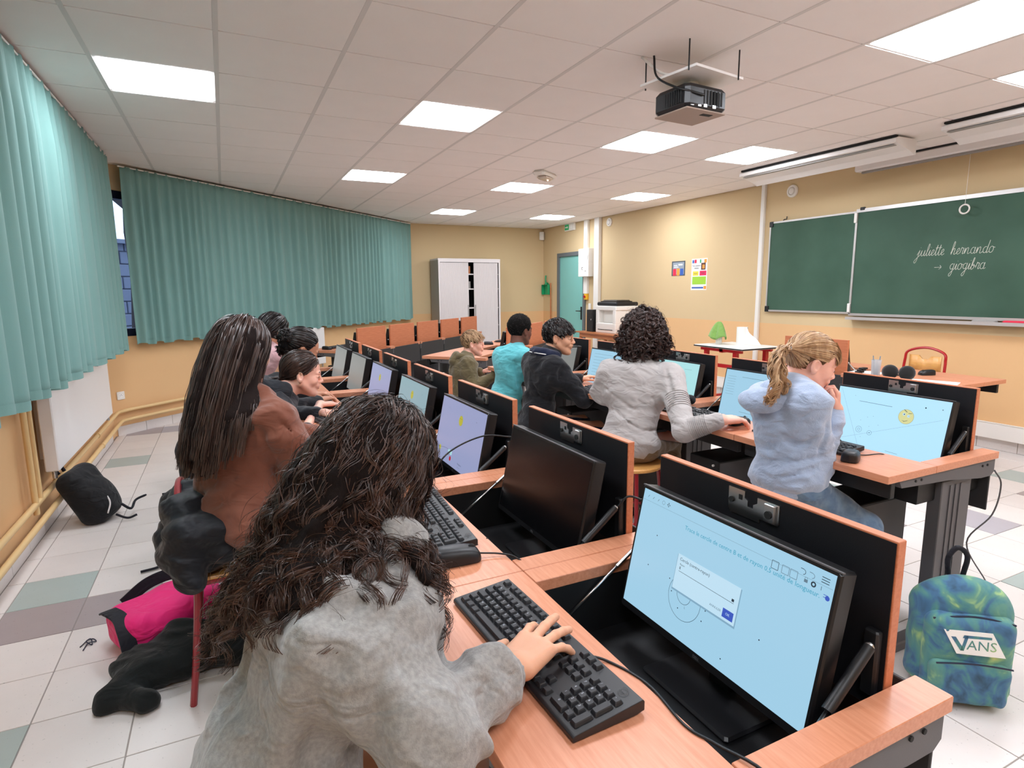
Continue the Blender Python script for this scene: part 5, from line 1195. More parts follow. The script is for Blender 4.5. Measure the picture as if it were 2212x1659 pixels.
def build_person(label, J, head, skin, top, bottom, topmat, botmat, res=.008, extra_top=None, hands=True, fold=None, sleeve=(.052, .044, .036), tw=1., bulk=1., lines=(), collar=None, sleeves_end=(1., 1.), hand_spec=None, head_scale=1., lipm='lip', hood=None, top_cuts=(), brow='hair_black', hres=.0032, seed=0, skirt=.06):
    """J: joints in world space. head: (centre, R)"""
    base = J['pel'].copy(); base[2] = 0
    root = thing('person', label, 'person', tuple(base))
    hc, HR = head; hs = head_scale; up = unit(J['neck']-J['pel']); lat = unit(J['shL']-J['shR']); TR = frame_from(np.cross(lat, up), lat)   # x forward, y left, z up-ish
    sw = np.linalg.norm(J['shL']-J['shR']); mid = (J['shL']+J['shR'])/2; ch = mid*.62+J['pel']*.38; ch = ch+TR[:, 0]*.0
    wa = mid*.3+J['pel']*.7
    # body: one continuous skin figure (coarse torso and limbs, fine head and hands inside the same mesh)
    def torso(S, g, k=.05, bk=1.):
        S.e(mid*.80+J['pel']*.20, (.088+g, sw*.5+.0+g, .15), TR, k); S.e(wa, (.085*bk+g, .118*bk+g, .13), TR, k); S.e(J['pel'], (.095*bk+g, .135*bk+g, .10), TR, k)
        S.c(J['shR']*.9+J['shL']*.1, J['shL']*.9+J['shR']*.1, .046+g, .046+g, k); S.c(mid-TR[:, 0]*.01, J['neck'], .062+g, .048+g*.6, k)
    def arm(S, s, r0, r1, r2, end=1., k=.02):
        a, b, c = J['sh'+s], J['el'+s], J['wr'+s]; c = b+(c-b)*end; S.c(a, b, r0, r1, k); S.c(b, c, r1, r2, k*.7)
    def leg(S, s, r0, r1, r2, k=.025):
        a, b, c = J['hip'+s], J['kn'+s], J['an'+s]; S.c(a, b, r0, r1, k); S.c(b, c, r1, r2, k)
    H = head_sdf().moved(HR, hc, hs); nb = J['neck']; jn = hc+HR @ np.array([-.035, 0, -.06])*hs
    H.c(jn, nb, .046*hs, .052, .02); H.c(nb, mid, .055, .055, .03)
    l, h = H.bounds(); Fm = []
    V1, Q1 = H.mesh('h', hres); Vs, Qs = [V1], [Q1]; off = len(V1)
    B = Sdf(); torso(B, -.012); arm(B, 'R', .036, .028, .022); arm(B, 'L', .036, .028, .022); leg(B, 'R', .062, .045, .034); leg(B, 'L', .062, .045, .034)
    for s in 'RL': f_ = unit(np.array([TR[0, 0], TR[1, 0], 0])); B.c(J['an'+s], J['an'+s]+f_*.12-np.array([0, 0, .03]), .03, .025, .02)
    V2, Q2 = B.mesh('b', .012); Vs.append(V2); Qs.append(Q2+off); off += len(V2)
    hand_spec = hand_spec or {}
    for s in 'RL':
        sp = hand_spec.get(s, {}); w, el = J['wr'+s], J['el'+s]
        if sp is None: continue
        fw = sp.get('fwd', unit(w-el)); upv = sp.get('up', (0, 0, 1)); R = face_axes(fw, upv)    # x fingers, y left, z back of hand
        # right hand palm down: thumb is on its left side (+y)
        HS = hand_sdf(left=(s == 'L'), **{k: v for k, v in sp.items() if k in ('curl', 'spread', 'thumb', 'lift')}).moved(R, w, .86*sp.get('scale', 1.))
        HS.c(w+(el-w)*.35, w, .024, .021, .01)
        V3, Q3 = HS.mesh('hd', sp.get('res', .004)); Vs.append(V3); Qs.append(Q3+off); off += len(V3)
    body = link('body', mesh_np('body', np.concatenate(Vs)-base, np.concatenate(Qs)), skin, root)
    # eyes, brows, lips
    for s in (-1, 1):
        e = MB(); c = np.array([.0735, s*.031, -.006]); e.lathe([(0, .0124), (.006, .0108), (.0105, .0062), (.0122, 0), (.0105, -.0062), (0, -.0124)], 12, (0, 0, 0)); e.xf(HR*hs, hc+HR @ (c*hs)-base)
        ey = e.build('eye', 'eye_white', root, smooth=True)
        i_ = MB().lathe([(0, .0132), (.004, .0128), (.0055, .0115)], 12, (0, 0, 0), frame_from((0, 0, 1), (0, 1, 0)) @ np.eye(3)); i_.v = [np.stack([np.abs(v[:, 0]), v[:, 1], v[:, 2]], 1) if False else v for v in i_.v]
        R2 = np.stack([np.array([0, 1, 0]), np.array([0, 0, 1.]), np.array([1., 0, 0])], 1); i_ = MB().lathe([(0, .0132), (.004, .0128), (.0055, .0112)], 12, (0, 0, 0), R2); i_.xf(HR*hs, hc+HR @ ((c+np.array([.0008, 0, -.002]))*hs)-base); i_.build('iris', 'iris', ey, smooth=True)
        l_ = MB(); pts = np.array([(.0828-.009*abs(t)**2, s*(.031+.0145*t), -.0045-.002*t*t+.001) for t in np.linspace(-1, 1, 9)]); l_.tube(pts, [.0004]+[.0011]*7+[.0004], 5); l_.xf(HR*hs, hc-base); l_.build('eyelash_line', 'hair_black', root)
        b_ = MB(); pts = np.array([(.0872-.019*max(t, -.3)**2, s*(.032+.015*t), .0155+.003*(1-t*t)-.002*t) for t in np.linspace(-1, 1, 9)]); b_.tube(pts, [.0012, .0026, .003, .003, .0028, .0024, .002, .0014, .0006], 5); b_.xf(HR*hs, hc-base); b_.build('eyebrow', brow, root)
    L_ = Sdf().c((.0895, -.012, -.0572), (.0895, .012, -.0572), .0052, .0052, .004).c((.0885, -.010, -.0682), (.0885, .010, -.0682), .006, .006, .004).b((.1, 0, -.0625), (.012, .021, .0006), None, .0005, .002, True).moved(HR, hc, hs)
    V, Q = L_.mesh('lips', .0018); link('lips', mesh_np('lips', V-base, Q), lipm, root)
    # clothes
    T = Sdf(); g = .016*tw; torso(T, g, .06, bulk); r0, r1, r2 = sleeve
    T.c(J['shR']*.97+J['elR']*.03, J['elR'], r0, r1, .06); T.c(J['shL']*.97+J['elL']*.03, J['elL'], r0, r1, .06)
    for s, e_ in zip('RL', sleeves_end):
        el, w = J['el'+s], J['wr'+s]; c = el+(w-el)*e_*.92; T.c(el, c, r1, r2, .02)
        d = unit(w-el); T.c(c-d*.012, c+d*.008, r2*.92, r2*.86, .004)
    # hem band
    if skirt: T.e(J['pel']+up*.02, (.112*tw*bulk, .152*tw*bulk, .075), TR, .03)
    if extra_top: T = T+extra_top
    if lines: press(T, lines)
    nz = nsum(folds(.007, 60, up*.8+TR[:, 1]*.5, seed+1), folds(.0035, 95, up, seed+2, .6)) if fold is None else fold
    cuts = [hem_cut(up, J['pel']-up*.055)]+list(top_cuts)
    sdf_obj(T, top, topmat, root, res, nz, cuts)
    if collar:   # ring round the neck
        cr, cth, cup = collar; c0 = nb+unit(hc-nb)*cup; ax_ = face_axes(TR[:, 0], unit(hc-mid)); K = Sdf(); pp = [c0+ax_ @ np.array([cr*math.cos(a)*1.02, cr*math.sin(a), -.012*math.cos(a)]) for a in np.linspace(0, 2*PI, 15)]
        for a, b in zip(pp[:-1], pp[1:]): K.c(a, b, cth, cth, .008)
        sdf_obj(K, 'collar', topmat, root, min(res, .005), folds(.0015, 120, TR[:, 1], seed+9))
    if hood: sdf_obj(hood, 'hood', topmat, root, min(res, .0065), nsum(folds(.004, 70, TR[:, 1]+up*.4, seed+5)))
    P_ = Sdf()
    for s in 'RL': P_.c(J['hip'+s], J['kn'+s], .080, .058, .03); P_.c(J['kn'+s], J['an'+s], .058, .046, .025)
    P_.e(J['pel'], (.108, .148, .095), TR, .04)
    sdf_obj(P_, bottom, botmat, root, max(res, .008), folds(.004, 70, (1, .3, .4), seed+7), [hem_cut(-up, J['pel']+up*.06)])
    for s in 'RL':
        f_ = unit(np.array([TR[0, 0], TR[1, 0], 0])); K = Sdf().c(J['an'+s]+f_*-.02-np.array([0, 0, .015]), J['an'+s]+f_*.13-np.array([0, 0, .025]), .040, .034, .02); sdf_obj(K, 'shoe', 'shoe', root, .008, None, [hem_cut((0, 0, 1), (0, 0, .004))])
    root['_frame'] = [float(x) for x in TR.ravel()]
    return root, base, TR
def seated(pel, fwd, shw=.30, lean=(.0, .0), neck=None, sh=None, hipw=.16, thigh=.38, knee_z=None, feet=None):
    """default legs for a sitter looking along fwd (horizontal)"""
    f = unit((fwd[0], fwd[1], 0)); l = np.array([-f[1], f[0], 0]); J = {'pel': np.asarray(pel, float)}
    for s, sg in (('L', 1), ('R', -1)):
        J['hip'+s] = J['pel']+l*sg*hipw*.5+f*.03; k = J['hip'+s]+f*thigh+l*sg*.03; k[2] = (knee_z or J['pel'][2]-.03); J['kn'+s] = k; a = k+f*.02; a[2] = .06; J['an'+s] = a
    return J
# hair strands -------------------------------------------------------
def scalp(n, HR, hc, hs, seed, front=0., zlow=-.075, grow_=1.0):
    r = np.random.default_rng(seed); v = r.normal(0, 1, (n*5, 3)); v /= np.linalg.norm(v, axis=1)[:, None]
    p = v*np.array([.094, .075, .086])*grow_+np.array([-.012, 0, .030]); zh = np.where(p[:, 0] < -.02, zlow, zlow+(p[:, 0]+.02)*1.5)+front; ok = p[:, 2] > zh
    ear = (np.abs(p[:, 0]+.005) < .028) & (p[:, 2] < .018) & (p[:, 2] > -.05); ok &= ~ear
    p, v = p[ok][:n], v[ok][:n]; nn = v/np.array([.094, .075, .086]); nn /= np.linalg.norm(nn, axis=1)[:, None]
    return hc+(p*hs) @ HR.T, nn @ HR.T, p
def grow(roots, d0, L, m, target, g, col, seed=0, wander=0.):
    """col: list of (centre, radii, R) ellipsoids the strands must stay out of"""
    r = np.random.default_rng(seed); n = len(roots); P = np.zeros((n, m, 3)); P[:, 0] = roots; p = roots.copy(); d = d0/np.linalg.norm(d0, axis=1)[:, None]; st = (np.asarray(L)*np.ones(n)/(m-1))[:, None]
    for i in range(1, m):
        t = target(p, i/(m-1)) if callable(target) else np.asarray(target); d = d*(1-g)+t*g
        if wander: d = d+r.normal(0, wander, d.shape)
        d /= np.linalg.norm(d, axis=1)[:, None]+1e-9; q_ = p+d*st
        for c, rad, R in col:
            q = ((q_-c) @ R)/rad; l = np.linalg.norm(q, axis=1); ins = l < 1
            if ins.any(): q[ins] /= l[ins][:, None]; q_[ins] = (q[ins]*rad) @ R.T+c
        d = q_-p; p = q_; P[:, i] = p
    return P
def curl_strands(P, per, spread, amp, wl, r0, r1, seed=0, sides=1, jitter=.5, flat=None, amp_pow=.6, rand_amp=.5, clump=.55, cen=None):
    """P guides (n,m,3) -> per strands each, helically curled; returns V,Q of thin tubes"""
    P = P.copy()
    for _ in range(4 if P.shape[1] > 20 else 1): P[:, 1:-1] = P[:, 1:-1]*.5+(P[:, :-2]+P[:, 2:])*.25
    r = np.random.default_rng(seed); n, m, _ = P.shape; T = np.gradient(P, axis=1); T /= np.linalg.norm(T, axis=2)[:, :, None]+1e-9
    ref = np.where(np.abs(T[:, :1, 2:]) > .8, np.array([.6, .8, 0]), np.array([0, .1, 1.])); A = np.zeros_like(T); a_ = np.cross(T[:, 0], ref[:, 0])
    for i_ in range(m):
        a_ = a_-T[:, i_]*(a_*T[:, i_]).sum(1)[:, None]; a_ = a_/(np.linalg.norm(a_, axis=1)[:, None]+1e-9); A[:, i_] = a_
    B = np.cross(T, A)
    seg = np.linalg.norm(np.diff(P, axis=1), axis=2); s = np.concatenate([np.zeros((n, 1)), np.cumsum(seg, 1)], 1); t = np.linspace(0, 1, m)
    out = []
    w = 2*PI/(wl*r.uniform(.75, 1.35, (n, 1))); ph0 = r.uniform(0, 2*PI, (n, 1)); am = amp*r.uniform(1-rand_amp, 1+rand_amp, (n, 1))*(t[None]**amp_pow)*np.sign(r.uniform(-1, 1, (n, 1)))
    for k in range(per):
        ph = ph0+r.normal(0, jitter, (n, 1)); a = am*r.uniform(.8, 1.2, (n, 1)); off = r.normal(0, spread, (n, 2))[:, None, :]*(1-clump*t)[None, :, None]
        C = P+A*(np.abs(a)*np.cos(w*s+ph)+off[:, :, 0])[:, :, None]+B*(a*np.sin(w*s+ph)+off[:, :, 1])[:, :, None]; out.append(C)
    C = np.concatenate(out); N = len(C); T = np.gradient(C, axis=1); T /= np.linalg.norm(T, axis=2)[:, :, None]+1e-9
    ref = np.where(np.abs(T[:, :, 2:]) > .93, np.array([1., 0, 0]), np.array([0, 0, 1.])); A = np.cross(T, ref); A /= np.linalg.norm(A, axis=2)[:, :, None]+1e-9; B = np.cross(T, A)
    rad = (r0+(r1-r0)*t)[None, :, None]*r.uniform(.7, 1.3, (N, 1, 1))
    if sides == 1:
        c = P.reshape(-1, 3).mean(0) if cen is None else np.asarray(cen); O = C-c; A = np.cross(T, O); A /= np.linalg.norm(A, axis=2)[:, :, None]+1e-9; Bn = np.cross(T, A)
        tw_ = r.normal(0, .45, (N, 1, 1)); A = A*np.cos(tw_)+Bn*np.sin(tw_); A = A*rad*1.35
        V = np.stack([C-A, C+A], 2).reshape(-1, 3); i = np.arange(N)[:, None]*m*2; j = np.arange(m-1)[None, :]*2
        return V, np.stack([i+j, i+j+1, i+j+3, i+j+2], -1).reshape(-1, 4)
    th = np.arange(sides)*2*PI/sides
    V = C[:, :, None, :]+rad[:, :, None]*(A[:, :, None]*np.cos(th)[None, None, :, None]+B[:, :, None]*np.sin(th)[None, None, :, None]); V = V.reshape(-1, 3)
    i = np.arange(N)[:, None, None]*m*sides; j = np.arange(m-1)[None, :, None]*sides; k = np.arange(sides)[None, None, :]; k2 = (k+1) % sides
    Q = np.stack([i+j+k, i+j+k2, i+j+sides+k2, i+j+sides+k], -1).reshape(-1, 4); return V, Q
def hair_obj(parts, m, root, base, name='hair', under=()):
    if under:
        Vs, Qs, o = [], [], 0
        for V, Q in under: Vs.append(V); Qs.append(Q+o); o += len(V)
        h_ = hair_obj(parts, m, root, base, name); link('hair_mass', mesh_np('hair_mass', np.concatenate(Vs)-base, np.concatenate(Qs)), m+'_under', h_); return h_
    Vs, Qs, o = [], [], 0
    for V, Q in parts: Vs.append(V); Qs.append(Q+o); o += len(V)
    return link(name, mesh_np(name, np.concatenate(Vs)-base, np.concatenate(Qs)), m, root)
def hair_cap(HR, hc, hs, th=.006, zlow=-.072, front=.0, res=.004, fringe=None, sl=1.5, back=-.02):
    S = Sdf().e((-.013, 0, .032), (.093+th, .074+th, .084+th), None, .01).moved(HR, hc, hs); F, l = S.field(res); ax = [l[i]+np.arange(F.shape[i])*res for i in range(3)]
    X = (ax[0][:, None, None]-hc[0]); Y = (ax[1][None, :, None]-hc[1]); Z = (ax[2][None, None, :]-hc[2])
    q = [(HR[0, i]*X+HR[1, i]*Y+HR[2, i]*Z)/hs for i in range(3)]
    zh = np.where(q[0] < back, zlow, zlow+(q[0]-back)*sl)+front; d = (zh-q[2])*hs*.55
    ear = .030-np.sqrt(((q[0]+.006)*1.1)**2+((q[2]+.016))**2+np.maximum(0, .055-np.abs(q[1]))**2); F = np.maximum(F, np.maximum(d, ear*hs).astype(np.float32))
    return snets(F, l, res)
def ell(HR, hc, hs, th): return (hc+HR @ np.array([-.012, 0, .030])*hs, np.array([.092+th, .073+th, .083+th])*hs, HR)
# ------------------------------------------------------------------ the ten people
V3 = lambda *a: np.array(a, float)
# 1: grey sweatshirt pupil with long dark curls, leaning over the nearest keyboard
def person1():
    J = seated(V3(-.005, .87, .57), (1, .1), thigh=.37)
    J['shR'] = V3(.128, .765, .918); J['shL'] = V3(.15, 1.05, .955); J['neck'] = V3(.205, .925, .985)
    J['elR'] = at(925, 1600, .665); J['wrR'] = atz(1098, 1452, .800); J['elL'] = V3(.270, 1.06, .80); J['wrL'] = V3(.285, 1.035, .955)
    hc = V3(.216, .956, 1.108); HR = face_axes((.93, .33, -.34)); hs = .96
    # loose collar / hood lying round the neck, drape at the side
    X = Sdf(); X.c(V3(.235, .97, .945), V3(.29, 1.0, .89), .045, .03, .03); X.e(V3(.155, .85, .90), V3(.085, .13, .085), None, .06); X.c(V3(.155, .77, .915), V3(.20, .90, .95), .055, .05, .05)
    kn = atz(1170, 1370, .83); fw = unit(atz(1215, 1345, .80)-J['wrR'])
    hand = {'R': dict(fwd=unit(fw+V3(0, 0, .05)), up=(-.10, -.05, 1), curl=(.30, .14, .18, .34), spread=.17, thumb=(.95, .5), lift=(.02, .10, .04, -.1), res=.0024, scale=1.2),
            'L': dict(fwd=unit(V3(-.12, -.05, 1)), up=(-.2, 1, 0), curl=(1.1, 1.1, 1.1, 1.1), res=.004)}
    J['wrR'] = J['wrR']+fw*.005
    fz = nsum(folds(.018, 26, (.75, .45, .35), 21, .25), folds(.010, 44, (.3, .8, .5), 22, .4), folds(.004, 90, (.5, .5, .6), 23, .5))
    root, base, TR = build_person('person in a loose grey sweatshirt with long dark curls, typing at the nearest keyboard', J, (hc, HR), 'skin_tan', 'sweatshirt', 'trousers', 'grey_marl', 'jeans', res=.0055, extra_top=X, fold=fz, sleeve=(.070, .062, .039), tw=1.05, bulk=1.15, lines=[([(625, 1360), (683, 1431), (735, 1525), (755, 1560)], .012), ([(752, 1400), (756, 1470), (755, 1530), (760, 1655)], .010), ([(912, 1372), (850, 1420), (757, 1502)], .0045), ([(585, 1400), (590, 1500), (580, 1620)], .010), ([(868, 1180), (905, 1270), (915, 1350)], .006), ([(1062, 1450), (1055, 1510), (1062, 1560)], .008), ([(985, 1470), (985, 1540), (975, 1620)], .009), ([(690, 1400), (735, 1490), (750, 1540)], -.008), ([(850, 1480), (865, 1560), (850, 1640)], -.010), ([(650, 1480), (640, 1560), (610, 1650)], -.012)], collar=(.066, .016, .004), hand_spec=hand, sleeves_end=(.88, .9), head_scale=hs, seed=1)
    cf = unit(J['wrR']-J['elR']); c0 = J['wrR']-cf*.022; K = Sdf().c(c0-cf*.018, c0+cf*.018, .0335, .031, .005); sdf_obj(K, 'cuff', 'grey_marl', root, .004, folds(.0012, 260, np.cross(cf, (0, 0, 1)), 3), [hem_cut(-cf, c0+cf*.020)])
    # hair
    R_, N_, loc = scalp(560, HR, hc, hs, 5, zlow=-.085); n = len(R_)
    C = [ell(HR, hc, hs, .006), (V3(.14, .905, .925), V3(.145, .225, .115), np.eye(3)), (V3(.06, .88, .78), V3(.135, .20, .23), np.eye(3))]
    back = np.clip(.55-loc[:, 0]*7, 0, 1)[:, None]; rt = (loc[:, 1:2] < 0)*1.
    tgt = lambda p, t: V3(-.10, -.05, -1)*np.ones((n, 3))+back*V3(-.66, -.03, .05)*(1-.75*t)+(1-back)*V3(-.55, -.16, 0)*(1-t)
    d0 = N_*.55+HR[:, 2]*.10-HR[:, 0]*(.35+.15*back)
    rg = np.random.default_rng(2); L = np.where(loc[:, 0] > .035, .30, .375)*rg.uniform(.8, 1.05, n)*np.where(loc[:, 1] > .03, .85, 1)
    far = (loc[:, 1] > .0) & (loc[:, 0] > .01); L = np.where(far, .13, L); d0 = d0-HR[:, 0]*.5*((loc[:, 0:1] > .03) | far[:, None])
    G1 = grow(R_, d0, L, 60, tgt, .085, C, 3, .03)
    V, Q = curl_strands(G1, 20, .0046, .0125, .066, .00048, .00030, 4, jitter=.30, clump=.3, amp_pow=.8, cen=hc-V3(.05, 0, .1))
    Vf, Qf = curl_strands(G1[::2], 2, .009, .018, .075, .00035, .0002, 6, jitter=1.2, clump=0., rand_amp=.9)
    cap = hair_cap(HR, hc, hs, .008, -.088)
    inner = Sdf()
    for a in range(0, n, 9): g_ = G1[a][::9]; g_ = g_+(hc-V3(.02, -.01, .03)-g_)*.04; inner.chain(list(g_), [.009]*len(g_), .014)
    Vi, Qi = inner.mesh('i', .007)
    hair_obj([(V, Q), (Vf, Qf)], 'hair_curly_brown', root, base, under=[cap, (Vi, Qi)])
person1()
# 2: brown fleece pupil seen from behind, long straight brown hair
def person2():
    J = seated(V3(-.01, 2.20, .60), (.75, .66)); s = at(598, 872, 2.02)
    J['shR'] = V3(.125, 2.07, .985); J['shL'] = V3(-.065, 2.33, .985); J['neck'] = V3(.02, 2.18, 1.08)
    J['elR'] = V3(.215, 2.06, .79); J['wrR'] = V3(.40, 2.18, .80); J['elL'] = V3(.10, 2.50, .84); J['wrL'] = V3(.30, 2.50, .80)
    hc = V3(.045, 2.19, 1.205); HR = face_axes((.62, .78, -.08)); hs = 1.0
    root, base, TR = build_person('person in a brown fleece pullover seen from behind, with long straight brown hair', J, (hc, HR), 'skin_light', 'pullover', 'trousers', 'brown_fleece', 'trouser_black', res=.007, fold=nsum(folds(.013, 34, (.3, .3, 1), 31), folds(.003, 80, (.3, .5, .8), 32)), sleeve=(.060, .052, .040), tw=1.08, bulk=1.3, lines=[([(600, 900), (640, 960), (585, 990)], .006), ([(420, 1065), (500, 1085), (620, 1075)], .010), ([(430, 1095), (510, 1112), (600, 1108)], -.008), ([(560, 930), (590, 1000), (600, 1060)], .010), ([(470, 1000), (520, 1040), (590, 1050)], .007)], hand_spec={'R': dict(curl=(.4, .4, .4, .4)), 'L': dict()}, head_scale=hs, seed=2)
    R_, N_, loc = scalp(900, HR, hc, hs, 7, zlow=-.08); n = len(R_)
    C = [ell(HR, hc, hs, .010), (V3(.015, 2.17, .98), V3(.13, .15, .12), np.eye(3)), (V3(.0, 2.20, .78), V3(.125, .14, .26), np.eye(3))]
    side = np.where(loc[:, 1] > 0, 1, -1)[:, None]; part = side*HR[:, 1]
    fr = np.clip((loc[:, 0])*12, 0, 1)[:, None]
    tgt = lambda p, t: V3(-.20, -.05, -1)*np.ones((n, 3))+(-HR[:, 0])*(.38+.5*fr)*(1-t)
    d0 = part*.8-HR[:, 0]*.5+N_*.15
    G1 = grow(R_, d0, .395*np.random.default_rng(4).uniform(.82, 1.04, n), 26, tgt, .22, C, 5, .012)
    V, Q = curl_strands(G1, 8, .0042, .0015, .12, .0010, .0006, 6, jitter=.8, clump=.1, cen=hc-V3(0, 0, .15))
    inner = Sdf()
    for a in range(0, n, 14): g_ = G1[a][::5]; g_ = g_+(hc-V3(0, 0, .05)-g_)*.05; inner.chain(list(g_), [.009]*len(g_), .016)
    Vi, Qi = inner.mesh('i', .008)
    hair_obj([(V, Q)], 'hair_brown', root, base, under=[hair_cap(HR, hc, hs, .006, -.085), (Vi, Qi)])
person2()
def slick(root, base, HR, hc, hs, tie, m, n=700, seed=1, r=.0009, th=.006, zlow=-.05, per=3, front=0.):
    R_, N_, loc = scalp(n, HR, hc, hs, seed, zlow=zlow, front=front); k = len(R_)
    C = [ell(HR, hc, hs, th)]
    P = np.zeros((k, 16, 3)); 
    for i in range(16):
        t = i/15; P[:, i] = R_*(1-t)+tie*t
        for c, rad, R in C:
            q = ((P[:, i]-c) @ R)/rad; l = np.linalg.norm(q, axis=1); ins = l < 1.02; q[ins] *= (1.02/l[ins])[:, None]; P[:, i][ins] = ((q*rad) @ R.T+c)[ins]
    return curl_strands(P, per, .0022, .0004, .1, r, r*.8, seed, jitter=1., clump=.6), P
def lock(pts, n_g, per, spread, amp, wl, r0, seed, m=26, taper=.5):
    pts = smooth_path(pts, m); r = np.random.default_rng(seed); P = np.repeat(pts[None], n_g, 0)+r.normal(0, spread, (n_g, 1, 3))*np.linspace(1, taper, m)[None, :, None]
    return curl_strands(P, per, spread*.22, amp, wl, r0, r0*.6, seed, jitter=.35, clump=.3)
# 3: dark jacket girl in profile, hair pulled back
def person3():
    J = seated(V3(.06, 3.0, .54), (1, -.05)); J['neck'] = V3(.215, 3.0, .915); J['shR'] = V3(.175, 2.855, .865); J['shL'] = V3(.19, 3.135, .87)
    J['elR'] = V3(.24, 2.74, .715); w = atz(712, 868, .79); J['wrR'] = V3(w[0]-.055, w[1]-.02, .785); J['elL'] = V3(.27, 3.22, .76); J['wrL'] = V3(.42, 3.1, .785)
    hc = at(652, 806, 3.0); HR = face_axes((.985, -.08, -.16)); hs = .93
    hd = Sdf(); c0 = J['neck']+V3(-.035, 0, .035)
    for a in np.linspace(-2.3, 2.3, 11): p = c0+V3(-.070*math.cos(a), .082*math.sin(a), .015*math.cos(a)); hd.e(p, (.036, .036, .045), None, .02)
    hd.e(c0+V3(-.09, 0, -.05), (.045, .09, .06), None, .04)
    root, base, TR = build_person('person in a dark hooded jacket in profile, hair pulled back, typing', J, (hc, HR), 'skin_pink', 'jacket', 'trousers', 'jacket_dark', 'trouser_black', res=.0075, fold=nsum(folds(.006, 60, (.5, .2, 1), 41), folds(.003, 110, (.5, .5, .8), 42)), sleeve=(.058, .048, .040), sleeves_end=(.35, .8), hand_spec={'R': dict(curl=(.5, .45, .5, .6), fwd=unit(V3(1, .12, -.05))), 'L': dict()}, head_scale=hs, hood=hd, seed=3, hres=.003)
    tie = hc+HR @ V3(-.10, 0, -.045)
    s1, P = slick(root, base, HR, hc, hs, tie, None, 900, 3, zlow=-.06)
    b = lock([tie, tie+V3(-.05, 0, -.01), tie+V3(-.075, 0, -.06), tie+V3(-.03, .01, -.08), tie+V3(0, 0, -.04)], 30, 5, .014, .006, .05, .001, 5)
    bun = Sdf().e(tie+V3(-.028, 0, -.035), (.038, .036, .042), None, .01)
    hair_obj([s1, b], 'hair_brown', root, base, under=[hair_cap(HR, hc, hs, .0035, -.062), bun.mesh('b', .006)])
person3()
# 4: pink jacket pupil behind, smooth dark hair
def person4():
    hc = at(592, 716, 4.10); J = seated(V3(.10, 4.15, .56), (.85, .5)); J['neck'] = hc+V3(-.04, -.02, -.12); m = J['neck']+V3(-.02, -.02, -.035)
    J['shR'] = m+V3(.085, -.14, 0); J['shL'] = m+V3(-.085, .14, 0); J['elR'] = V3(.28, 4.0, .78); J['wrR'] = V3(.44, 4.15, .79); J['elL'] = V3(.20, 4.4, .78); J['wrL'] = V3(.40, 4.4, .79)
    HR = face_axes((.85, .5, -.15)); hs = 1.04
    root, base, TR = build_person('person in a pale pink jacket at the far end, with smooth dark hair', J, (hc, HR), 'skin_mid', 'jacket', 'trousers', 'pink_cloth', 'trouser_black', res=.009, fold=nsum(folds(.006, 55, (.4, .2, 1), 51)), sleeve=(.058, .048, .040), head_scale=hs, seed=4, hres=.004, collar=(.062, .016, .02))
    tie = hc+HR @ V3(-.098, 0, -.05); s1, P = slick(root, base, HR, hc, hs, tie, None, 700, 4, r=.0013, zlow=-.065)
    bun = Sdf().e(tie+HR @ V3(-.02, 0, -.015), (.03, .03, .035), None, .01)
    hair_obj([s1], 'hair_black', root, base, under=[hair_cap(HR, hc, hs, .0045, -.066, res=.005), bun.mesh('b', .006)])
person4()
# 5: curly ponytail pupil bending over the desk
def person5():
    hc = at(650, 754, 3.55); J = seated(V3(.12, 3.6, .52), (1, .1)); J['neck'] = V3(.27, 3.56, .91); J['shR'] = V3(.24, 3.43, .85); J['shL'] = V3(.24, 3.71, .85)
    J['elR'] = V3(.28, 3.36, .77); J['wrR'] = V3(.45, 3.48, .785); J['elL'] = V3(.28, 3.78, .77); J['wrL'] = V3(.45, 3.7, .785); HR = face_axes((.93, .15, -.42)); hs = 1.03
    root, base, TR = build_person('person bending over the desk, black hair in a big curly bunch', J, (hc, HR), 'skin_mid', 'pullover', 'trousers', 'black_cloth', 'trouser_black', res=.009, head_scale=hs, seed=5, hres=.004)
    tie = hc+HR @ V3(-.085, 0, .03); s1, P = slick(root, base, HR, hc, hs, tie, None, 700, 14, r=.0013, zlow=-.06)
    tc = at(618, 728, 3.52); r = np.random.default_rng(8); k = 330; d = r.normal(0, 1, (k, 3)); d /= np.linalg.norm(d, axis=1)[:, None]; cn = np.where(d[:, 2:] < -.3, tc+V3(-.01, 0, -.045), tc); g = grow(cn+d*.040, d, .062*r.uniform(.6, 1.2, k), 22, V3(0, 0, -.5), .03, [], 6, .05)
    V, Q = curl_strands(g, 8, .003, .009, .026, .0011, .0007, 7, jitter=.2, clump=.2, cen=tc, amp_pow=.3)
    bl = Sdf().e(tc, (.046, .045, .040), None, .02).e(tc+V3(-.01, 0, -.05), (.035, .035, .04), None, .03)
    hair_obj([s1, (V, Q)], 'hair_black', root, base, under=[hair_cap(HR, hc, hs, .0045, -.06, res=.005), bl.mesh('b', .006)])
person5()
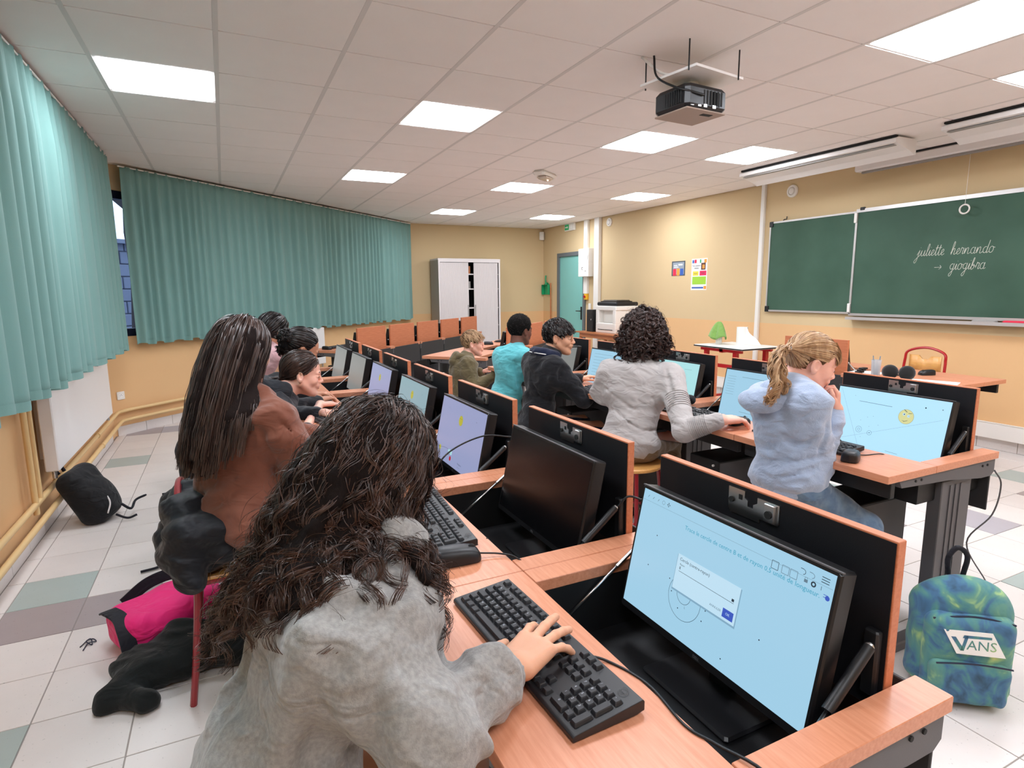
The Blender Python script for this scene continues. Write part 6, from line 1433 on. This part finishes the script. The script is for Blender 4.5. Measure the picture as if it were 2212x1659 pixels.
# 6: olive hoodie boy in profile
def person6():
    hc = at(1021, 741, 4.8); HR = face_axes((.93, -.36, -.02)); hs = .98; J = seated(V3(1.80, 4.84, .43), (1, 0), thigh=.36, knee_z=.44); J['neck'] = hc+V3(-.055, 0, -.135); m = J['neck']+V3(-.035, 0, -.045)
    J['shR'] = m+V3(0, -.125, 0); J['shL'] = m+V3(0, .125, 0); J['elR'] = at(1022, 838, 4.60); J['wrR'] = at(1068, 812, 4.62); J['elL'] = J['elR']+V3(.02, .42, 0); J['wrL'] = J['wrR']+V3(0, .3, 0)
    hd = Sdf(); c0 = J['neck']+V3(-.045, 0, .015)
    for a in np.linspace(-1.9, 1.9, 9): hd.e(c0+V3(-.055*math.cos(a), .068*math.sin(a), .02*math.cos(a)), (.030, .032, .030), None, .018)
    hd.e(c0+V3(-.085, 0, -.03), (.035, .05, .045), None, .03)
    root, base, TR = build_person('boy in an olive green hoodie seen in profile, with short fair brown hair', J, (hc, HR), 'skin_pink', 'hoodie', 'trousers', 'olive_fleece', 'trouser_grey', res=.0085, lines=[([(1000, 775), (1020, 800), (1035, 820)], .007), ([(990, 800), (1010, 830), (1030, 840)], .007), ([(1040, 812), (1036, 826), (1042, 836)], .007), ([(1055, 806), (1050, 822), (1056, 830)], .006)], fold=nsum(folds(.008, 44, (.5, .2, 1), 61), folds(.004, 90, (.7, .2, .4), 62)), sleeve=(.056, .050, .042), head_scale=hs, hood=hd, seed=6, hres=.0032, brow='hair_lightbrown')
    R_, N_, loc = scalp(650, HR, hc, hs, 9, zlow=-.062); n = len(R_)
    G1 = grow(R_, HR[:, 0]*.8+HR[:, 2]*.35+N_*.35, np.where(loc[:, 2] > .05, .062, .028), 10, HR[:, 0]*.5-HR[:, 2]*.55, .16, [ell(HR, hc, hs, .005)], 3, .03)
    hair_obj([curl_strands(G1, 8, .0025, .002, .06, .0011, .0006, 3)], 'hair_lightbrown', root, base, under=[hair_cap(HR, hc, hs, .0045, -.058, res=.004)])
person6()
# 7: turquoise pullover boy facing away
def person7():
    Y = 3.98; hc = at(1124, 713, Y); HR = face_axes((.95, .24, -.05)); hs = .98; J = seated(V3(1.86, Y+.03, .49), (.85, .5)); J['neck'] = hc+V3(-.045, -.02, -.14); m = J['neck']+V3(-.03, -.01, -.055)
    J['shR'] = m+V3(.05, -.105, 0); J['shL'] = m+V3(-.05, .105, 0); J['elR'] = m+V3(.12, -.17, -.24); J['wrR'] = V3(2.17, Y+.02, .79); J['elL'] = m+V3(.02, .20, -.22); J['wrL'] = V3(2.15, Y+.3, .79)
    root, base, TR = build_person('boy in a turquoise pullover turned away, short black hair', J, (hc, HR), 'skin_dark', 'pullover', 'trousers', 'turquoise', 'trouser_brown', res=.008, lines=[([(1110, 780), (1118, 820), (1112, 850)], .009), ([(1085, 825), (1105, 840), (1140, 835)], .008), ([(1086, 850), (1110, 856), (1140, 848)], .007), ([(1128, 790), (1132, 830), (1128, 850)], .008), ([(1120, 765), (1100, 790), (1095, 830)], -.006)], fold=nsum(folds(.008, 38, (.3, .2, 1), 71), folds(.004, 85, (.5, .5, .7), 72)), sleeve=(.060, .052, .042), tw=1.05, head_scale=hs, seed=7, hres=.0034, lipm='lip_dark', collar=(.056, .010, .012))
    R_, N_, loc = scalp(900, HR, hc, hs, 10, zlow=-.068); G1 = grow(R_, N_, .016, 6, HR[:, 2], .1, [], 3, .1)
    hair_obj([curl_strands(G1, 8, .0035, .0028, .014, .0011, .0006, 3, jitter=2.)], 'hair_afro', root, base, under=[hair_cap(HR, hc, hs, .009, -.068, res=.004)])
person7()
# 8: dark jacket boy in three-quarter profile
def person8():
    Y = 3.35; hc = at(1207, 727, Y); HR = face_axes((.76, -.62, -.06)); hs = 1.0; J = seated(V3(1.83, Y+.05, .50), (1, -.05)); J['neck'] = hc+V3(-.065, .01, -.12); m = J['neck']+V3(-.055, 0, -.065)
    J['shR'] = m+V3(.01, -.145, 0); J['shL'] = m+V3(.01, .145, 0); J['elR'] = at(1262, 862, Y-.22); J['wrR'] = V3(2.24, Y-.18, .785); J['elL'] = J['elR']+V3(0, .42, .03); J['wrL'] = V3(2.22, Y+.12, .785)
    hd = Sdf(); c0 = J['neck']+V3(-.03, 0, .012)
    for a in np.linspace(-2.1, 2.1, 10): hd.e(c0+V3(-.068*math.cos(a), .082*math.sin(a), .016*math.cos(a)), (.034, .036, .032), None, .02)
    root, base, TR = build_person('boy in a black jacket with navy hood, black fringe, a pen between his lips', J, (hc, HR), 'skin_tan', 'jacket', 'trousers', 'black_cloth', 'navy_cloth', res=.0075, lines=[([(1215, 790), (1205, 830), (1215, 870)], .009), ([(1150, 830), (1170, 860), (1210, 870)], .007), ([(1235, 830), (1260, 835), (1270, 860)], .007), ([(1155, 870), (1185, 885), (1220, 890)], .007)], fold=nsum(folds(.008, 44, (.4, .2, 1), 81), folds(.004, 90, (.5, .5, .7), 82)), sleeve=(.066, .056, .042), tw=1.12, head_scale=hs, seed=8, hres=.003)
    sdf_obj(hd, 'hood', 'navy_cloth', root, .0065, folds(.003, 80, (0, 1, .4), 4))
    pts = np.array([c0+V3(-.100*math.cos(a), .116*math.sin(a), -.004+.018*math.cos(a)) for a in np.linspace(-1.5, .6, 16)]); MB().tube(pts-base, .0035, 6).build('piping', 'paper', root, smooth=True)
    R_, N_, loc = scalp(850, HR, hc, hs, 11, zlow=-.072); n = len(R_); top = (loc[:, 2] > .055) | (loc[:, 0] > .06)
    G1 = grow(R_, HR[:, 0]*.75+N_*.35+HR[:, 1]*np.sign(loc[:, 1:2])*.5, np.where(top, .058, .020), 14, HR[:, 0]*.45-HR[:, 2]*.6, .16, [ell(HR, hc, hs, .008)], 3, .03)
    hair_obj([curl_strands(G1, 9, .003, .003, .07, .0012, .0006, 3)], 'hair_black', root, base, under=[hair_cap(HR, hc, hs, .007, -.068, res=.004)])
    p = hc+HR @ V3(.088, 0, -.062)*hs; tag(MB().tube([p, p+HR @ V3(.045, -.01, .004)], .0038, 8).build('pen', 'plastic_black', smooth=40), 'dark pen held between the lips of the black-jacket boy', 'pen')
person8()
# 9: curly-haired adult in a pale grey knit, seen from behind
def person9():
    hc = at(1392, 722, 2.55); HR = face_axes((.78, .62, -.12)); hs = 1.05; J = seated(V3(1.88, 2.47, .58), (.80, .55), hipw=.18, thigh=.42, knee_z=.53)
    J['neck'] = hc+V3(-.045, -.04, -.15); m = J['neck']+V3(-.03, -.02, -.05); J['shR'] = m+V3(.105, -.130, -.01); J['shL'] = m+V3(-.105, .130, -.01)
    J['elR'] = at(1478, 930, 2.10); J['wrR'] = atz(1556, 907, .80); J['elL'] = at(1300, 850, 2.66); J['wrL'] = V3(2.10, 2.75, .80)
    root, base, TR = build_person('adult in a pale grey knit with a round mass of dark curls, hand on mouse', J, (hc, HR), 'skin_pink', 'pullover', 'trousers', 'knit_grey', 'khaki', res=.0065, lines=[([(1440, 800), (1450, 860), (1435, 920)], .010), ([(1330, 890), (1390, 930), (1450, 915)], .008), ([(1310, 840), (1360, 880), (1400, 890)], .006), ([(1340, 930), (1400, 960), (1460, 950)], -.007), ([(1410, 860), (1430, 900), (1475, 925)], .007)], fold=nsum(folds(.006, 36, (.3, .2, 1), 91), folds(.002, 90, (.5, .5, .7), 92)), sleeve=(.062, .054, .038), tw=1.10, head_scale=hs, seed=9, hand_spec={'R': dict(curl=(.45, .45, .5, .55), fwd=unit(V3(1, -.12, -.03)), res=.003, scale=1.32), 'L': dict()}, sleeves_end=(.96, .95))
    b = MB(); d = J['wrR']-J['elR']
    for t in np.linspace(.12, .66, 12):
        c = J['elR']+d*t; ax_ = face_axes(d); b.tube([c+ax_ @ V3(0, (.056-.014*t)*math.cos(a), (.056-.014*t)*math.sin(a))-base for a in np.linspace(0, 2*PI, 20)], .0022, 5, False)
    d = J['elR']-J['shR']
    for t in np.linspace(.42, .66, 7):
        c = J['shR']+d*t; ax_ = face_axes(d); b.tube([c+ax_ @ V3(0, (.0645-.008*t)*math.cos(a), (.0645-.008*t)*math.sin(a))-base for a in np.linspace(0, 2*PI, 20)], .0022, 5, False)
    b.build('knit_ribs', 'knit_grey', root, smooth=True)['kind'] = 'stuff'
    R_, N_, loc = scalp(560, HR, hc, hs, 12, zlow=-.085); n = len(R_)
    G1 = grow(R_, N_, .215*np.random.default_rng(1).uniform(.7, 1.12, n), 44, lambda p, t: N_*.40*(1-t)+V3(0, 0, -1), .055, [ell(HR, hc, hs, .020), (m+V3(0, 0, -.07), V3(.17, .17, .12), np.eye(3))], 3, .04)
    V, Q = curl_strands(G1, 16, .0030, .0135, .044, .0010, .0006, 4, jitter=.16, clump=.2, cen=hc, amp_pow=.5); Vf, Qf = curl_strands(G1[::3], 2, .012, .02, .06, .0004, .0003, 6, jitter=1.5, clump=0.)
    inner = Sdf().e(hc+HR @ V3(-.02, 0, 0)*hs, V3(.100, .090, .110)*hs, HR, .02)
    hair_obj([(V, Q), (Vf, Qf)], 'hair_adult', root, base, under=[inner.mesh('i', .007)])
person9()
# 10: light blue fleece hoodie girl, blond curled ponytail, hand at the chin
def person10():
    Y = 1.56; hc = at(1752, 782, Y); HR = face_axes((.80, -.48, -.30)); hs = .97; J = seated(V3(1.86, Y-.01, .55), (.93, -.25), thigh=.40, knee_z=.47)
    J['pel'] = at(1700, 1035, Y); J['neck'] = hc+V3(-.085, .0, -.105)
    J['shR'] = at(1752, 868, Y-.12); J['shL'] = at(1655, 862, Y+.13)
    J['elR'] = at(1768, 1000, Y-.10); J['wrR'] = at(1808, 886, Y-.08); J['elL'] = V3(2.06, Y+.16, .80); J['wrL'] = V3(2.20, Y+.12, .80)
    f = unit(V3(.93, -.25, 0)); l = V3(-f[1], f[0], 0)
    for s, sg in (('L', 1), ('R', -1)): J['hip'+s] = J['pel']+l*sg*.075+f*.02-V3(0, 0, .02)
    J['knR'] = at(1868, 1140, Y-.18); J['knL'] = J['knR']+V3(.0, .2, .02); J['anR'] = J['knR']+V3(.02, .0, -.28); J['anL'] = J['knL']+V3(.02, 0, -.3)
    for s in 'RL': J['an'+s][2] = .06
    hd = Sdf(); c0 = J['neck']+V3(-.035, .02, -.008)
    for a in np.linspace(-2.0, 2.0, 11): hd.e(c0+V3(-.085*math.cos(a), .095*math.sin(a), -.004-.012*math.cos(a)), (.040, .042, .030), None, .022)
    hd.e(c0+V3(-.115, .02, -.03), (.05, .085, .045), None, .03)
    hnd = {'R': dict(fwd=unit(V3(.02, .05, 1)), up=(.6, -.8, .1), curl=(1.0, 1.1, 1.2, 1.2), res=.0032, scale=.95), 'L': dict()}
    root, base, TR = build_person('person in a fluffy light blue hoodie with a curled blond ponytail, hand at the chin', J, (hc, HR), 'skin_pink', 'hoodie', 'jeans', 'blue_fleece', 'jeans', res=.0065, lines=[([(1718, 955), (1722, 1000), (1726, 1035)], .005), ([(1765, 885), (1730, 905), (1716, 950)], .005), ([(1680, 930), (1720, 960), (1765, 945)], .010), ([(1640, 980), (1700, 1000), (1770, 985)], .006), ([(1790, 915), (1780, 950), (1770, 985)], .008), ([(1660, 960), (1710, 985), (1760, 970)], -.007), ([(1630, 1010), (1690, 1030), (1760, 1020)], .005)], fold=nsum(folds(.007, 36, (.3, .3, 1), 101), folds(.004, 85, (.5, .5, .7), 102)), sleeve=(.055, .050, .040), tw=1.06, head_scale=hs, hood=hd, seed=10, hand_spec=hnd, hres=.0026, brow='hair_lightbrown', sleeves_end=(.92, .9))
    up = unit(J['neck']-J['pel']); K = Sdf()
    ax_ = frame_from(np.cross(up, J['shL']-J['shR']), J['shL']-J['shR'])
    for a in np.linspace(0, 2*PI, 25)[:-1]: p = J['pel']-up*.015+ax_ @ V3(.098*math.cos(a), .130*math.sin(a), 0); K.c(p-up*.028, p+up*.022, .019, .019, .012)
    sdf_obj(K, 'waistband', 'blue_fleece', root, .0065, folds(.002, 90, up, 3))
    tie = at(1703, 752, Y+.01); s1, P = slick(root, base, HR, hc, hs, tie, None, 1100, 13, r=.0009, per=4, zlow=-.055, front=-.004)
    pts = [tie, at(1686, 760, Y-.02), at(1672, 800, Y-.04), at(1680, 835, Y-.06), at(1660, 868, Y-.07)]
    l1 = lock(pts, 26, 14, .0125, .011, .085, .0008, 5); l2 = lock([tie, at(1690, 775, Y-.03), at(1692, 815, Y-.05), at(1702, 835, Y-.06), at(1690, 850, Y-.06)], 14, 12, .009, .010, .07, .0008, 6)
    inn = Sdf().chain(list(smooth_path(pts, 7)), [.009, .012, .013, .012, .010, .007, .004], .012)
    fr = lock([hc+HR @ V3(.045, -.045, .068), hc+HR @ V3(.072, -.045, .045), hc+HR @ V3(.078, -.044, .018)], 14, 8, .005, .002, .1, .0008, 7, m=12)
    fr2 = lock([hc+HR @ V3(.05, -.01, .085), hc+HR @ V3(.080, -.015, .058), hc+HR @ V3(.088, -.018, .028)], 18, 8, .008, .002, .1, .0008, 8, m=12)
    hair_obj([s1, l1, l2, fr, fr2], 'hair_blond', root, base, under=[hair_cap(HR, hc, hs, .0045, -.055, -.004), inn.mesh('i', .005)])
    tr = MB().lathe([(.012, -.006), (.017, 0), (.012, .006)], 16, tuple(tie-base), frame_from((0, 0, 1), (0, 1, 0))); tr.build('hair_tie', 'cabinet_grey', root, smooth=True)
person10()
# ------------------------------------------------------------------ bags, coats and small things on the floor
def tie_dye():
    m = mat('tie_dye', (70, 110, 140), rough=.8, sheen=.1); nt = m.node_tree; N = nt.nodes; L = nt.links; b = N['Principled BSDF']
    tc = N.new('ShaderNodeTexCoord'); n = N.new('ShaderNodeTexNoise'); n.inputs['Scale'].default_value = 9; n.inputs['Detail'].default_value = 3; n.inputs['Distortion'].default_value = 1.2; L.new(tc.outputs['Object'], n.inputs['Vector'])
    r = N.new('ShaderNodeValToRGB'); L.new(n.outputs['Fac'], r.inputs[0]); e = r.color_ramp.elements; e[0].position = .30; e[0].color = lin((40, 72, 92)); e[1].position = .74; e[1].color = lin((206, 214, 140))
    for p, c in ((.42, (62, 104, 140)), (.50, (74, 130, 134)), (.58, (92, 142, 128)), (.66, (150, 186, 130))): q = e.new(p); q.color = lin(c)
    L.new(r.outputs[0], b.inputs['Base Color'])
    n2 = N.new('ShaderNodeTexNoise'); n2.inputs['Scale'].default_value = 25; L.new(tc.outputs['Object'], n2.inputs['Vector']); bp = N.new('ShaderNodeBump'); bp.inputs['Strength'].default_value = .35; bp.inputs['Distance'].default_value = .01; L.new(n2.outputs['Fac'], bp.inputs['Height']); L.new(bp.outputs[0], b.inputs['Normal'])
tie_dye(); cloth('bag_black', (24, 24, 26), sheen=.1, rough=.7, bump=.2); cloth('bag_pink', (232, 40, 120), sheen=.15, rough=.65, bump=.12, noise=.04)
cloth('strap_black', (26, 26, 34), sheen=.1, rough=.6); cloth('coat_black', (20, 24, 24), sheen=.12, bump=.5, bs=250)
# tie-dye backpack standing against the end leg of the right desk row
bc = V3(2.215, 1.02, 0); fwd = unit(V3(-.62, -.78, 0)); BR = face_axes(fwd)     # x towards the viewer (front), y its left
t = thing('backpack', 'blue and green tie-dye backpack with a white logo patch, standing by the right desk leg', 'backpack', tuple(bc))
class _P: pass
def bag_obj(S, name, m, cuts=(), res=.006, fold=None, o=bc, R=BR, root=None): S2 = S.moved(R, o); return sdf_obj(S2, name, m, root or t, res, fold, cuts)
S = Sdf().b((0, 0, .185), (.070, .150, .175), None, .065, .03).e((.0, 0, .345), (.065, .125, .075), None, .05)
bag_obj(S, 'main_compartment', 'tie_dye', [hem_cut((0, 0, 1), (0, 0, .002))], fold=folds(.004, 40, (.4, .4, .8), 1))
S = Sdf().b((.065, 0, .17), (.045, .132, .150), None, .045, .03); bag_obj(S, 'front_compartment', 'tie_dye', [hem_cut((0, 0, 1), (0, 0, .002))], fold=folds(.004, 45, (.5, .4, .7), 2))
S = Sdf().b((.110, -.01, .095), (.028, .118, .075), None, .03, .02); bag_obj(S, 'pocket', 'tie_dye', fold=folds(.004, 50, (.5, .4, .7), 3))
zz = [(.088, y, .318-.5*abs(y)**1.6-.0) for y in np.linspace(-.12, .12, 15)]; MB().tube(np.array(zz) @ BR.T, .0035, 6).build('zip', 'navy', t)
zz = [(.138, y, .168+.01*math.cos(y*12)) for y in np.linspace(-.12, .10, 12)]; MB().tube(np.array(zz) @ BR.T, .003, 6).build('zip', 'navy', t)
MB().tube(smooth_path(np.array([(-.05, .02, .40), (-.055, .03, .47), (-.05, -.005, .50), (-.05, -.03, .46), (-.05, -.025, .40)]), 20) @ BR.T, .009, 8).build('carry_loop', 'strap_black', t, smooth=True)
MB().tube(smooth_path(np.array([(-.06, .08, .37), (-.11, .16, .28), (-.10, .20, .12), (-.06, .16, .04)]), 20) @ BR.T, .012, 8).build('shoulder_strap', 'strap_black', t, smooth=True)
# logo patch: slanted white parallelogram, V with a long bar, then ANS
px_ = .113; PF = np.stack([BR @ V3(0, 1, 0), BR @ V3(-.06, 0, 1.), BR @ V3(1, 0, .06)], 1)   # u viewer's right, v up, n outward
o_ = BR @ V3(px_, -.005, .238)
b = MB(); P_ = [(-.092, .040), (.050, .040), (.092, -.040), (-.050, -.040)]; b.add([PF @ V3(x, y, 0)+o_ for x, y in P_]+[PF @ V3(x, y, .002)+o_ for x, y in P_], [(3, 2, 1, 0), (4, 5, 6, 7), (0, 1, 5, 4), (1, 2, 6, 5), (2, 3, 7, 6), (3, 0, 4, 7)]); pt = b.build('logo_patch', 'paper', t)
b = MB()
def fl(poly): b.add([PF @ V3(x, y, .0026)+o_ for x, y in poly], [tuple(range(len(poly)))])
fl([(-.070, .018), (-.056, .018), (-.034, -.016), (-.030, -.028), (-.040, -.028)]); fl([(-.040, -.028), (-.030, -.028), (-.020, .016), (-.030, .016)]); fl([(-.030, .026), (.048, .026), (.048, .018), (-.030, .016)]); fl([(-.036, .016), (-.020, .016), (-.020, .026), (-.032, .026)])
text_into(b, 'ANS', .046, PF, PF @ V3(.021, -.008, .0026)+o_, extrude=.0001); b.build('logo_lettering', 'tie_dye', pt)
# black backpack leaning on the wall under the radiator
bo = V3(-.765, 4.30, 0); R = face_axes((.35, -.9, .45), (-.45, .1, .9)); t = thing('backpack', 'black backpack leaning against the skirting below the near radiator', 'backpack', tuple(bo))
S = Sdf().b((0, 0, .20), (.075, .135, .185), None, .07, .03).e((.07, 0, .15), (.05, .11, .13), None, .03)
Rb = np.array(Euler((math.radians(8), math.radians(-24), math.radians(-25))).to_matrix()); bag_obj(S, 'main_compartment', 'bag_black', [hem_cut((0, 0, 1), (0, 0, .003))], fold=folds(.007, 40, (.4, .4, .8), 11), o=bo+V3(0, 0, -.01), R=Rb)
MB().tube(smooth_path(np.array([(-.06, .02, .38), (-.07, .03, .44), (-.07, -.02, .45), (-.06, -.03, .38)]), 14) @ Rb.T, .010, 8).build('carry_loop', 'strap_black', t, smooth=True)
MB().tube(smooth_path([(.08, -.02, .09), (.13, -.02, .05), (.15, .05, .08), (.21, .07, .10)], 18), [.008]*17+[.005], 6).build('shoulder_strap', 'strap_black', t, smooth=True)
MB().tube(smooth_path([(.06, -.10, .05), (.12, -.11, .02), (.17, -.10, .03)], 14), .007, 6).build('shoulder_strap', 'strap_black', t, smooth=True)
MB().tube(smooth_path(np.array([(.10, -.10, .05), (.115, -.05, .10), (.10, -.02, .17)]), 14) @ Rb.T, .005, 6).build('reflective_strip', 'cabinet_white', t, smooth=True)
# black bag in the aisle beside the brown pullover, and the one further on
def slump(label, o, h, rz, seed, strap=True):
    global t
    t = thing('backpack', label, 'backpack', tuple(o)); Rz = np.array(Euler((0, math.radians(-6), math.radians(rz))).to_matrix())
    S = Sdf().b((0, 0, h*.5), (.085, .14, h*.5), None, .06, .03).b((.07, 0, h*.38), (.05, .12, h*.34), None, .045, .03).e((0, 0, h*.95), (.08, .12, .05), None, .04)
    bag_obj(S, 'main_compartment', 'bag_black', [hem_cut((0, 0, 1), (0, 0, .003))], fold=folds(.008, 45, (.4, .4, .8), seed), o=o, R=Rz)
    MB().tube([Rz @ V3(.10*math.cos(a)+.02, .13*math.sin(a), h*.72) for a in np.linspace(-1.4, 1.4, 14)], .004, 6).build('zip', 'strap_black', t, smooth=True)
    MB().tube(smooth_path([(-.05, -.12, .10), (-.13, -.16, .03), (-.16, -.20, .012), (-.24, -.22, .010)], 18), .007, 6).build('shoulder_strap', 'strap_black', t, smooth=True)
    MB().tube(smooth_path([(-.06, -.09, h*.62), (-.10, -.12, h*.6), (-.10, -.13, h*.5)], 12), .0025, 6).build('zip_pull', 'strap_black', t, smooth=True)
slump('black backpack in the aisle just behind the brown pullover', V3(-.245, 3.55, 0), .33, -60, 12); slump('further black backpack in the aisle, next to the second stool', V3(-.255, 4.85, 0), .34, -80, 13)
# pink backpack on the floor with black straps
po = V3(-.30, 2.66, 0); t = thing('backpack', 'bright pink backpack with black straps lying on the tiles', 'backpack', tuple(po)); Rp = np.array(Euler((0, 0, math.radians(28))).to_matrix())
S = Sdf().b((0, 0, .085), (.20, .135, .085), None, .06, .03).e((.03, 0, .12), (.15, .11, .06), None, .04)
bag_obj(S, 'main_compartment', 'bag_pink', [hem_cut((0, 0, 1), (0, 0, .003))], fold=folds(.006, 38, (.7, .4, .4), 21), o=po, R=Rp)
def flat_strap(pts, w, m, name, root, th=.008, side=None):
    P_ = smooth_path(pts, 24); T_ = np.gradient(P_, axis=0); T_ /= np.linalg.norm(T_, axis=1)[:, None]; sd = unit(side if side is not None else (0, 1, 0)); V = []
    for p, d in zip(P_, T_):
        s_ = sd-d*(sd @ d); s_ = unit(s_); n_ = np.cross(d, s_)
        for a, c in ((-1, -1), (1, -1), (1, 1), (-1, 1)): V.append(p+s_*a*w/2+n_*c*th/2)
    F = [(4*i+j, 4*i+(j+1) % 4, 4*i+4+(j+1) % 4, 4*i+4+j) for i in range(23) for j in range(4)]+[(3, 2, 1, 0), (92, 93, 94, 95)]; MB().add(V, F).build(name, m, root, bevel=.002)
L2 = lambda x, y, z: tuple(Rp @ V3(x, y, z))
flat_strap([L2(-.19, .10, .15), L2(-.20, .04, .175), L2(-.19, -.03, .165), L2(-.20, -.10, .13), L2(-.20, -.14, .06), L2(-.17, -.16, .03)], .055, 'strap_black', 'shoulder_strap', t, side=Rp @ V3(1, 0, 0))
flat_strap([L2(-.12, .13, .14), L2(-.02, .15, .18), L2(.08, .14, .19), L2(.18, .12, .17)], .05, 'strap_black', 'shoulder_strap', t, side=Rp @ V3(0, .3, 1))
MB().rbox(-.02, .02, -.03, .03, -.006, .006, .003, Rp, Rp @ V3(-.175, -.165, .035)).build('buckle', 'plastic_black', t)
# black fleece coat on the floor
co = V3(-.275, 2.36, 0); t = thing('coat', 'black fleece coat dropped on the tiles beside the chair leg', 'coat', tuple(co))
S = Sdf().e((-.02, .02, .045), (.16, .14, .055), None, .04).c((-.08, -.06, .045), (-.19, -.13, .03), .055, .045, .03).c((-.16, -.13, .035), (-.07, -.19, .03), .035, .04, .03).e((.10, .06, .06), (.14, .12, .07), None, .05).e((.22, .02, .05), (.12, .12, .06), None, .05).e((.02, .10, .09), (.07, .06, .06), None, .04)
bag_obj(S, 'fleece', 'coat_black', [hem_cut((0, 0, 1), (0, 0, .003))], res=.0065, fold=nsum(folds(.012, 36, (.6, .5, .3), 31, .6), folds(.005, 80, (.3, .7, .3), 32)), o=co, R=np.eye(3))
# puffer coat bundled on the chair back under the brown pullover
co = V3(-.085, 2.24, 0); t = thing('puffer_coat', 'black puffer coat hung over the red chair behind the brown pullover', 'coat', (co[0], co[1], .45))
S = Sdf(); o2 = V3(co[0], co[1], 0)
for i, (x, y, z, r) in enumerate(((-.07, -.16, .64, .075), (-.08, -.06, .68, .085), (-.07, .06, .68, .085), (-.07, .16, .64, .075), (-.10, -.12, .56, .085), (-.11, 0, .57, .09), (-.10, .13, .56, .08), (.0, -.14, .64, .08), (.02, -.14, .56, .07), (-.03, -.05, .52, .09))): S.e((x, y, z), (r*.95, r*1.1, r*.72), None, .018)
S.c((-.09, -.17, .60), (-.08, -.20, .50), .06, .05, .03)
sdf_obj(S.moved(np.eye(3), o2), 'quilting', 'puffer_black', t, .0065, nsum(folds(.005, 60, (.3, .4, .8), 33), folds(.003, 120, (.6, .3, .4), 34)))
# fluff on the floor, crumbs in the well
tag(MB().tube(smooth_path([(-.625, 2.70, .004), (-.60, 2.75, .006), (-.585, 2.70, .004), (-.61, 2.73, .008), (-.59, 2.745, .005), (-.575, 2.72, .004), (-.60, 2.715, .006), (-.61, 2.67, .003)], 40), .0022, 5).build('thread_scrap', 'navy', smooth=True), 'small tangle of dark blue thread on the tiles', 'thread')
for i, (x, y, s_) in enumerate(((.60, .66, .006), (.66, .90, .003), (.70, .86, .003), (.68, .80, .002))):
    tag(MB().lathe([(0, s_*.6), (s_*.7, s_*.4), (s_, 0), (s_*.6, -s_*.3)], 8, (0, 0, 0)).build('paper_crumb', 'paper', None, (x, y, .5875)), ['largest white crumb in the well of the nearest desk', 'tiny white crumb in the desk well near the left strut', 'tiny white crumb in the desk well below the screen edge', 'smallest white speck in the desk well'][i], 'crumb')
# black soft case by the adult's monitor, green cloth over the bottle
sc_ = V3(2.31, 2.58, .75); t = thing('pencil_case', 'black soft pencil case lying before the green-card monitor', 'case', tuple(sc_))
sdf_obj(Sdf().c((-.05, .06, .028), (.05, -.06, .025), .030, .024, .02).moved(np.eye(3), sc_+V3(0, 0, .0)), 'pouch', 'bag_black', t, .005, folds(.004, 70, (1, .3, .3), 5))
gc = V3(5.22, 5.16, .76); t = thing('green_cloth', 'light green cloth draped over the white bottle on the side table', 'cloth', tuple(gc)); cloth('lime_cloth', (128, 168, 88), bump=.3)
nth, nr = 40, 12; V = []
for i in range(nr):
    f_ = i/(nr-1)
    for j in range(nth):
        a = 2*PI*j/nth; r_ = .012+.085*f_**.8*(1+.28*math.sin(3*a+1)+.1*math.sin(7*a)); z_ = .262-.19*f_**1.35+.02*math.sin(3*a+1)*f_; V.append((r_*math.cos(a), r_*math.sin(a), z_))
F = [(i*nth+j, i*nth+(j+1) % nth, (i+1)*nth+(j+1) % nth, (i+1)*nth+j) for i in range(nr-1) for j in range(nth)]+[tuple(range(nth-1, -1, -1))]
o = MB().add(V, F).build('cloth', 'lime_cloth', t, smooth=True); md = o.modifiers.new('s', 'SOLIDIFY'); md.thickness = .002
